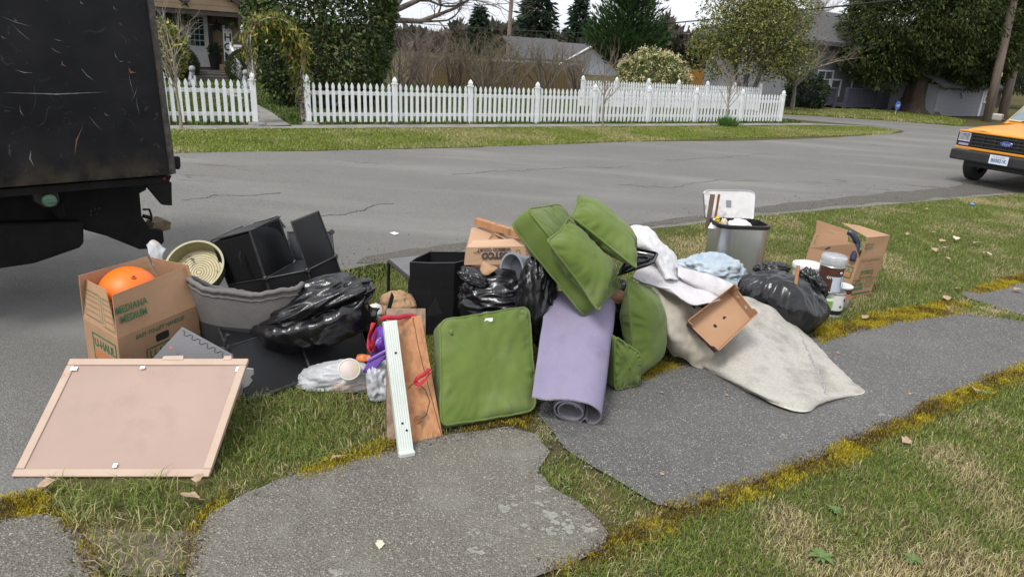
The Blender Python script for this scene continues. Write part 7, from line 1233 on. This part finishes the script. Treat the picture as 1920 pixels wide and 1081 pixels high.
yn = np.cross(yq[1]-yq[0], yq[3]-yq[0]); yn /= np.linalg.norm(yn); text('marker', '135', .055, M_ink, yb_, (yq[0]*.35+yq[1]*.65+yq[2]*.9+yq[3]*.1)/2+np.array([0, -.004, 0]), UZ*-1+(np.array([.35, 0, 0])), np.array([1.0, -.1, .3]), off=.002)
blob('bag_top', 'white and pink plastic bag bulging from the steel can', 'plastic bag', Yp(1386, 424, cc[1]), EYE, (.115, .08, .075), mk('pink_white_film', (.66, .64, .66), (.66, .2, .22), sc=7, rough=.35, bump=.5, bsc=25, lo=.58, hi=.66), 53, a=(.2, .1, .06), sub=4)
blob('rag', 'crumpled cream rag beside the yellow carton in the can', 'rag', Yp(1356, 420, cc[1]), EYE, (.035, .04, .06), mk('cream_rag', (.5, .44, .33), rough=.9, bump=.5), 54, a=(.3, .2, .1), sub=3)
bgk = blob('trash_bag', 'full black bag with a wooden handle poking out, by the paint cans', 'trash bag', Yp(1468, 562, 5.62), axes_px(1468, 562, 5.62, 100, 34), (.36, .29, .235), M_bagk, 55, a=(.12, .07, .035), sc=(1.2, 2.0, 4.5), sub=6, fold=(1.2, 1.2, .35), floor=.012, squash=1.5)
blob('bag_knot', None, None, Yp(1524, 536, 5.7), axes_px(1524, 536, 5.7, 40, 60), (.17, .09, .09), M_bagk2, 56, a=(.3, .22, .14), sc=(1.6, 3, 6), sub=5, parent=bgk); blob('bag_knot', None, None, Yp(1448, 502, 5.85), axes_px(1448, 502, 5.85, 100, 0), (.13, .1, .05), M_bagk2, 57, a=(.3, .2, .12), sub=5, parent=bgk)
b = MB(); b.tube([Yp(1490, 545, 5.45), Yp(1497, 497, 5.50)], .014, 10); tag(b.build('wooden_handle', M_fir, loc=Yp(1490, 545, 5.45), smooth=.6), 'short wooden handle poking from the full black bag', 'handle')
def lathe_thing(name, label, cat, u, v, parts_, tilt=(0, 0, 1), z0=0.0):
    c = G(u, v, z0); t = thing(name, label, cat, c)
    for nm, prof, mat in parts_: MB().lathe(prof, 32, c, tilt).build(nm, mat, t, smooth=.5)
    return t, c
M_wpl = mk('white_bucket', (.62, .63, .62), (.54, .55, .52), sc=6, rough=.4, c3=(.45, .44, .3), sc3=6, lo3=.6, hi3=.7); M_tin = mk('tin', (.45, .45, .46), (.35, .34, .33), sc=10, rough=.35, metal=.9)
bk1, cb = lathe_thing('bucket', 'white plastic bucket with lid behind the black bag', 'bucket', 1503, 566, [('pail', [(0, 0), (.115, 0), (.135, .34)], M_wpl), ('lid', [(.135, .335), (.148, .335), (.15, .35), (.145, .368), (.132, .37), (.128, .36), (0, .362)], M_wpl)])
hb = [cb+np.array([.11, 0, .36]), cb+np.array([.115, 0, .42]), cb+np.array([.13, .02, .52]), cb+np.array([.175, .05, .525]), cb+np.array([.2, .06, .42]), cb+np.array([.21, .05, .36])]; MB().tube(hb[:3], .004, 6).build('bail', M_tin, bk1); MB().tube([hb[2]+np.array([-.01, 0, -.01]), hb[2]+np.array([.03, .01, .012])], .009, 8).build('grip', M_blp, bk1)
M_brn = mk('brown_label', (.075, .03, .02), (.06, .025, .018), sc=5, rough=.4); M_lbl = mk('pale_label', (.42, .50, .58), (.5, .56, .62), sc=20, rough=.5)
z1_ = .235; ca1, cA = lathe_thing('paint_can', 'white paint can with black base band under the brown can', 'paint can', 1557, 588, [('body', [(0, 0), (.085, 0), (.086, .004), (.086, .035)], M_wpl), ('black_band', [(.087, .022), (.087, .062)], M_blp), ('label', [(.0866, .058), (.0866, .205)], M_wpl), ('rim', [(.086, .2), (.09, .212), (.086, .222), (.07, .22), (.066, .214), (0, .214)], M_tin)])
for (a_, z_, r_) in ((-.7, .155, .014), (-1.2, .1, .009)): d_ = np.array([math.cos(a_), math.sin(a_), 0]); MB().lathe([(0, .004), (r_, .003), (r_*1.1, 0)], 14, cA+d_*.087+UZ*z_, d_).build('printed_dot', M_blp, ca1)
ca2, cB = lathe_thing('paint_can', 'brown labelled paint can with clear plastic cover stacked on top', 'paint can', 1556, 586, [('body', [(0, .002), (.10, .002), (.101, .22), (.095, .225)], M_brn), ('foot_rim', [(.101, 0), (.104, .004), (.101, .01)], M_tin), ('top_rim', [(.101, .215), (.106, .225), (.1, .235), (.085, .232), (0, .23)], M_tin)], z0=.0)
dz = cA+UZ*.226; ca2.location = tuple(dz+np.array([-.075, 0, 0])); cB = np.array(ca2.location)
b = MB(); an = np.linspace(-1.75, -.55, 14); b.grid(np.array([[cB+np.array([math.cos(a)*.1022, math.sin(a)*.1022, z]) for z in (.012, .145)] for a in an])); b.build('data_panel', M_lbl, ca2, fix=False); d_ = np.array([math.cos(-1.05), math.sin(-1.05), 0]); MB().lathe([(0, .008), (.01, .008), (.016, .003), (.017, 0)], 16, cB+d_*.101+UZ*.175, d_).build('handle_ear', M_tin, ca2, smooth=True); MB().tube([cB+d_*.107+UZ*.172]+[cB+np.array([math.cos(a)*.112, math.sin(a)*.112, .10-.05*math.cos((a+1.05)*1.2)]) for a in np.linspace(-1.0, -.2, 8)], .0025, 5).build('bail', M_tin, ca2)
M_clr = mk('clear_tub', (.72, .74, .76), (.6, .62, .64), sc=20, rough=.12, trans=.55, spec=.7); MB().lathe([(.098, .225), (.108, .24), (.108, .30), (.10, .312), (0, .316)], 30, cB).build('clear_cover', M_clr, ca2, smooth=.6); text('lettering', 'on', .05, M_white, ca2, cB+np.array([math.cos(-2.0)*.104, math.sin(-2.0)*.104, .14]), np.array([.9, -.4, 0]), UZ)
lathe_thing('paint_can', 'small brown and clear tin with white lid by the moving box', 'paint can', 1572, 574, [('body', [(0, 0), (.075, 0), (.08, .02), (.08, .10)], mk('clear_tin', (.35, .33, .33), (.22, .2, .2), sc=12, rough=.3)), ('label', [(.0805, .095), (.0805, .15)], mk('peach_label', (.42, .2, .13), rough=.5)), ('brown_band', [(.082, .148), (.084, .195)], M_brn), ('lid', [(.086, .193), (.088, .205), (.08, .212), (0, .214)], mk('pale_lid', (.62, .67, .7), rough=.4))])
gc2 = G(1538, 590); t = thing('plastic_tub', 'bright green translucent tub behind the black bag', 'tub', gc2); b = MB(); lp2 = rrect(40, .3); b.grid(np.array([gc2+np.concatenate([lp2*np.array([.055, .06])*s_, np.full((40, 1), z)], 1) for s_, z in ((.01, .003), (.9, .003), (.98, .02), (1.04, .15))]), wv=True); b.build('tub', mk('green_plastic', (.20, .52, .03), (.26, .58, .06), sc=6, rough=.3, trans=.15), t, smooth=.6); b = MB(); b.grid(np.array([gc2+np.concatenate([lp2*np.array([.055, .06])*s_, np.full((40, 1), z)], 1) for s_, z in ((1.04, .15), (1.1, .152), (1.1, .165), (.01, .166))]), wv=True); b.build('lid', mk('green_pale', (.5, .62, .4), rough=.35), t, smooth=.5)
# far moving box
Cn, Rp = G(1586, 561, .004), G(1632, 551, .004)+np.array([.0, 0, 0]); Lp = G(1519, 552, .004)+np.array([-.02, .1, 0]); H_ = .41
lean_ = np.array([.035, .0, 0])
def up_(p, z=H_): return np.array([p[0]+.10*z, p[1]+.0*z, z])
dR = (Rp-Cn); dR = np.array([.36, .22, 0]); dR = dR/np.linalg.norm(dR)*.36; Rp = Cn+dR; dL = np.array([-.40, .30, 0]); Lp = Cn+dL/np.linalg.norm(dL)*.46; Bp = Lp+Rp-Cn
mb = thing('cardboard_box', 'brown moving box with half open flaps and a dark blue pan inside', 'box', Cn)
for p, q_ in ((Lp, Cn), (Cn, Rp), (Rp, Bp), (Bp, Lp)): b = MB(); b.slab([p, q_, up_(q_), up_(p)], .005); b.build('side_wall', M_card, mb)
uL, uC, uR, uB = up_(Lp), up_(Cn), up_(Rp), up_(Bp)
flp = [(uL, uC, Yp(1528, 436, uL[1]), Yp(1602, 456, uC[1]+.02)), (uC, uR, uC+np.array([.035, .02, .20]), uR+np.array([.03, .03, .19]))]
for p, q_, a_, c_ in flp: b = MB(); b.slab([p, q_, c_, a_], .005); b.build('flap', M_card, mb)
tA, tB = flp[1][2], flp[1][3]; b = MB(); b.slab([tA, tB, tB+np.array([-.22, .20, .03]), tA+np.array([-.14, .28, .06])], .005); b.build('flap', M_card, mb)
fa0, fa1 = flp[0][2], flp[0][3]; b = MB(); b.slab([fa0*.97+fa1*.03-UZ*.02+np.array([0, .012, 0]), fa0*.14+fa1*.86-UZ*.02+np.array([0, .012, 0]), Yp(1591, 431, fa1[1]+.08), Yp(1532, 412, fa0[1]+.02)], .005); b.build('flap', M_card, mb)
frR = face_frame(Cn, Rp, uC); frL = face_frame(Lp, Cn, uL); frF = face_frame(uL, uC, flp[0][2])
ftext('lettering', 'EASY-TO-LIFT HANDLES', frR, .5, .92, .026, mb); b = MB(); outline(b, frR, .36, .74, .66, .83, .002, .0015); outline(b, frR, .04, .20, .48, .47, .003, .0015); b.build('print_outline', M_gink, mb, fix=False); logo(frR, .24, .5, .76, .68, mb); ftext('lettering', 'SAVE!\nBOX-FREE\nGUARANTEE', frR, .26, .335, .042, mb, off=.0015, sx=.8, lsp=.95); ftext('lettering', 'GET A REFUND\nFOR EVERY\nBOX YOU DO\nNOT USE', frR, .75, .36, .028, mb, sx=.8)
b = MB(); rect(b, frR, .0, .085, .94, .135, .0016); b.build('green_band', M_gink, mb, fix=False); b = MB(); rect(b, frR, .0, .02, .94, .05, .0016); b.build('orange_band', M_oink, mb, fix=False)
b = MB(); outline(b, frF, .06, .3, .42, .88, .003, .006); outline(b, frF, .52, .22, .93, .8, .003, .006); [rect(b, frF, s0, t_, s1, t_+.012, .006) for s0, s1, ts in ((.1, .38, (.45, .6, .74)), (.57, .88, (.38, .52, .66))) for t_ in ts]; b.build('form_lines', M_gink, mb, fix=False); logo(frL, .5, .5, .95, .78, mb); frT = face_frame(uC, uR, flp[1][2]); ftext('lettering', 'MEDIANA\nMEDIUM', frT, .2, .55, .032, mb)
pn = thing('blue_pan', 'dark blue plastic pan rim wedged in the far moving box', 'pan', uC-UZ*.1); b = MB(); pc = [Yp(1590, 434, 6.62), Yp(1597, 437, 6.60), Yp(1604, 447, 6.58), Yp(1607, 458, 6.57), Yp(1603, 472, 6.55), Yp(1598, 488, 6.53)]; b.tube(cr(np.array(pc), 24), .028, 8); b.build('rim', mk('navy_plastic', (.02, .022, .05), rough=.35), pn, smooth=True)
# ------------------------------------------------------------------ small litter and fallen leaves
pq = px([(731, 438), (739, 436), (748, 439), (740, 442)]); o = MB().slab([np.array([p[0], p[1], .012]) for p in pq], .002).build('paper_scrap', mk('paper_white', (.7, .71, .72), rough=.7), loc=G(739, 439)); tag(o, 'flat white paper scrap lying on the road', 'paper')
M_lf = mk('dry_leaf', (.30, .20, .13), (.40, .29, .2), sc=20, rough=.8, bump=.4); M_lfp = mk('pale_leaf', (.52, .46, .33), (.6, .53, .4), sc=20, rough=.7)
rl_ = np.random.default_rng(101)
def leafm(seed, mat):
    r_ = np.random.default_rng(seed); V = []
    for i in range(7):
        k = i/6; w = .032*math.sin(math.pi*min(1, k*.93+.06))**.8*(1+.25*math.sin(i*2.4)); V.append([(k*.085-.04, -w, .006+.010*r_.random()+w*w*6), (k*.085-.04, 0, .004+.006*math.sin(k*3)), (k*.085-.04, w, .006+.012*r_.random()+w*w*6)])
    b = MB(); b.grid(np.array(V)); b.tube([(.045, 0, .005), (.07, .006, .008)], .0012, 4); return b.mesh('dry_leaf', mat, smooth=True)
LM = [leafm(s_, M_lf) for s_ in (1, 2, 3, 4)]+[leafm(9, M_lfp)]
def dleaf(u, v, k, label, group, z=.03, s_=1.0):
    p = G(u, v); o = put('dry_leaf', LM[k], None, (p[0], p[1], z)); o.rotation_euler = (rl_.uniform(-.3, .3), rl_.uniform(-.3, .3), rl_.uniform(0, 6.3)); o.scale = (s_, s_, s_); tag(o, label, 'leaf', group)
for u, v, k, s_ in ((1735, 397, 3, .9), (1748, 442, 3, .9), (1765, 458, 0, 1), (1790, 453, 4, 1.2), (1830, 462, 0, 1.1), (1848, 483, 4, 1.2), (1772, 472, 1, 1.2), (1750, 475, 2, 1), (1700, 445, 3, .8), (1775, 491, 1, .8), (1900, 436, 3, .8)): dleaf(u, v, k, 'curled dry leaf on the verge lawn right of the moving box', 'dry leaves on the verge lawn', .045, s_)
for u, v, k, s_ in ((1795, 549, 1, 1), (1772, 566, 1, 1.1), (1905, 550, 3, 1.1), (1620, 603, 0, .9), (1820, 740, 3, 1.3), (1695, 838, 3, .9)): dleaf(u, v, k, 'dry leaf resting on moss at the path edge', 'dry leaves on the moss', .04, s_)
for u, v, k, s_ in ((375, 914, 1, .9), (355, 950, 3, 1.1), (632, 873, 2, .7), (90, 925, 1, .9)): dleaf(u, v, k, 'brown leaf in the tufted grass by the pink board', 'leaves by the pink board', .05, s_)
dleaf(711, 1027, 4, 'pale yellow leaf flat on the near asphalt slab', None, .02, .55)
for u, v in ((1360, 690), (1362, 745), (1240, 740), (1570, 665), (1705, 742), (1390, 640), (1240, 893)): dleaf(u, v, 0, 'small dark bark crumb on the asphalt path', 'bark crumbs on the path', .018, .32)
b = MB(); c = G(1822, 387); tag(blob('blue_scrap', 'tiny blue plastic scrap on the verge lawn', 'plastic', c+UZ*.04, EYE, (.04, .03, .025), mk('blue_film', (.08, .25, .55), rough=.4), 90, a=(.3, .2, .1), sub=2), 'tiny blue plastic scrap on the verge lawn', 'plastic')
# broad leaved weeds in the near lawn
def weed(u, v, r_, label, group, seed):
    c = G(u, v); rw = np.random.default_rng(seed); t = thing('weed', label, 'weed', c, group); b = MB()
    wm = weedmesh
    for i in range(11): a = i*.58+rw.uniform(-.15, .15); o = put('leaf', wm, t, (0, 0, .015), np.array([[math.cos(a), -math.sin(a), 0], [math.sin(a), math.cos(a), 0], [0, 0, 1.]])); k = r_*rw.uniform(.7, 1.15); o.scale = (k, k, k)
V = []
for i in range(9):
    k = i/8; w = .16*math.sin(math.pi*(.08+.86*k))*(1+.3*(i % 2)); V.append([(k, -w, .28*math.sin(k*2.4)+.06), (k, 0, .28*math.sin(k*2.4)), (k, w, .28*math.sin(k*2.4)+.06)])
b = MB(); b.grid(np.array(V)); weedmesh = b.mesh('leaf', mk('weed_green', (.07, .13, .03), (.10, .165, .04), sc=9, rough=.5), smooth=True)
for i, (u, v, r_) in enumerate(((1537, 1050, .062), (1565, 962, .04), (1845, 740, .035), (1710, 1055, .045))): weed(u, v, r_, 'low green rosette weed in the near lawn', 'rosette weeds in the lawn', 200+i)
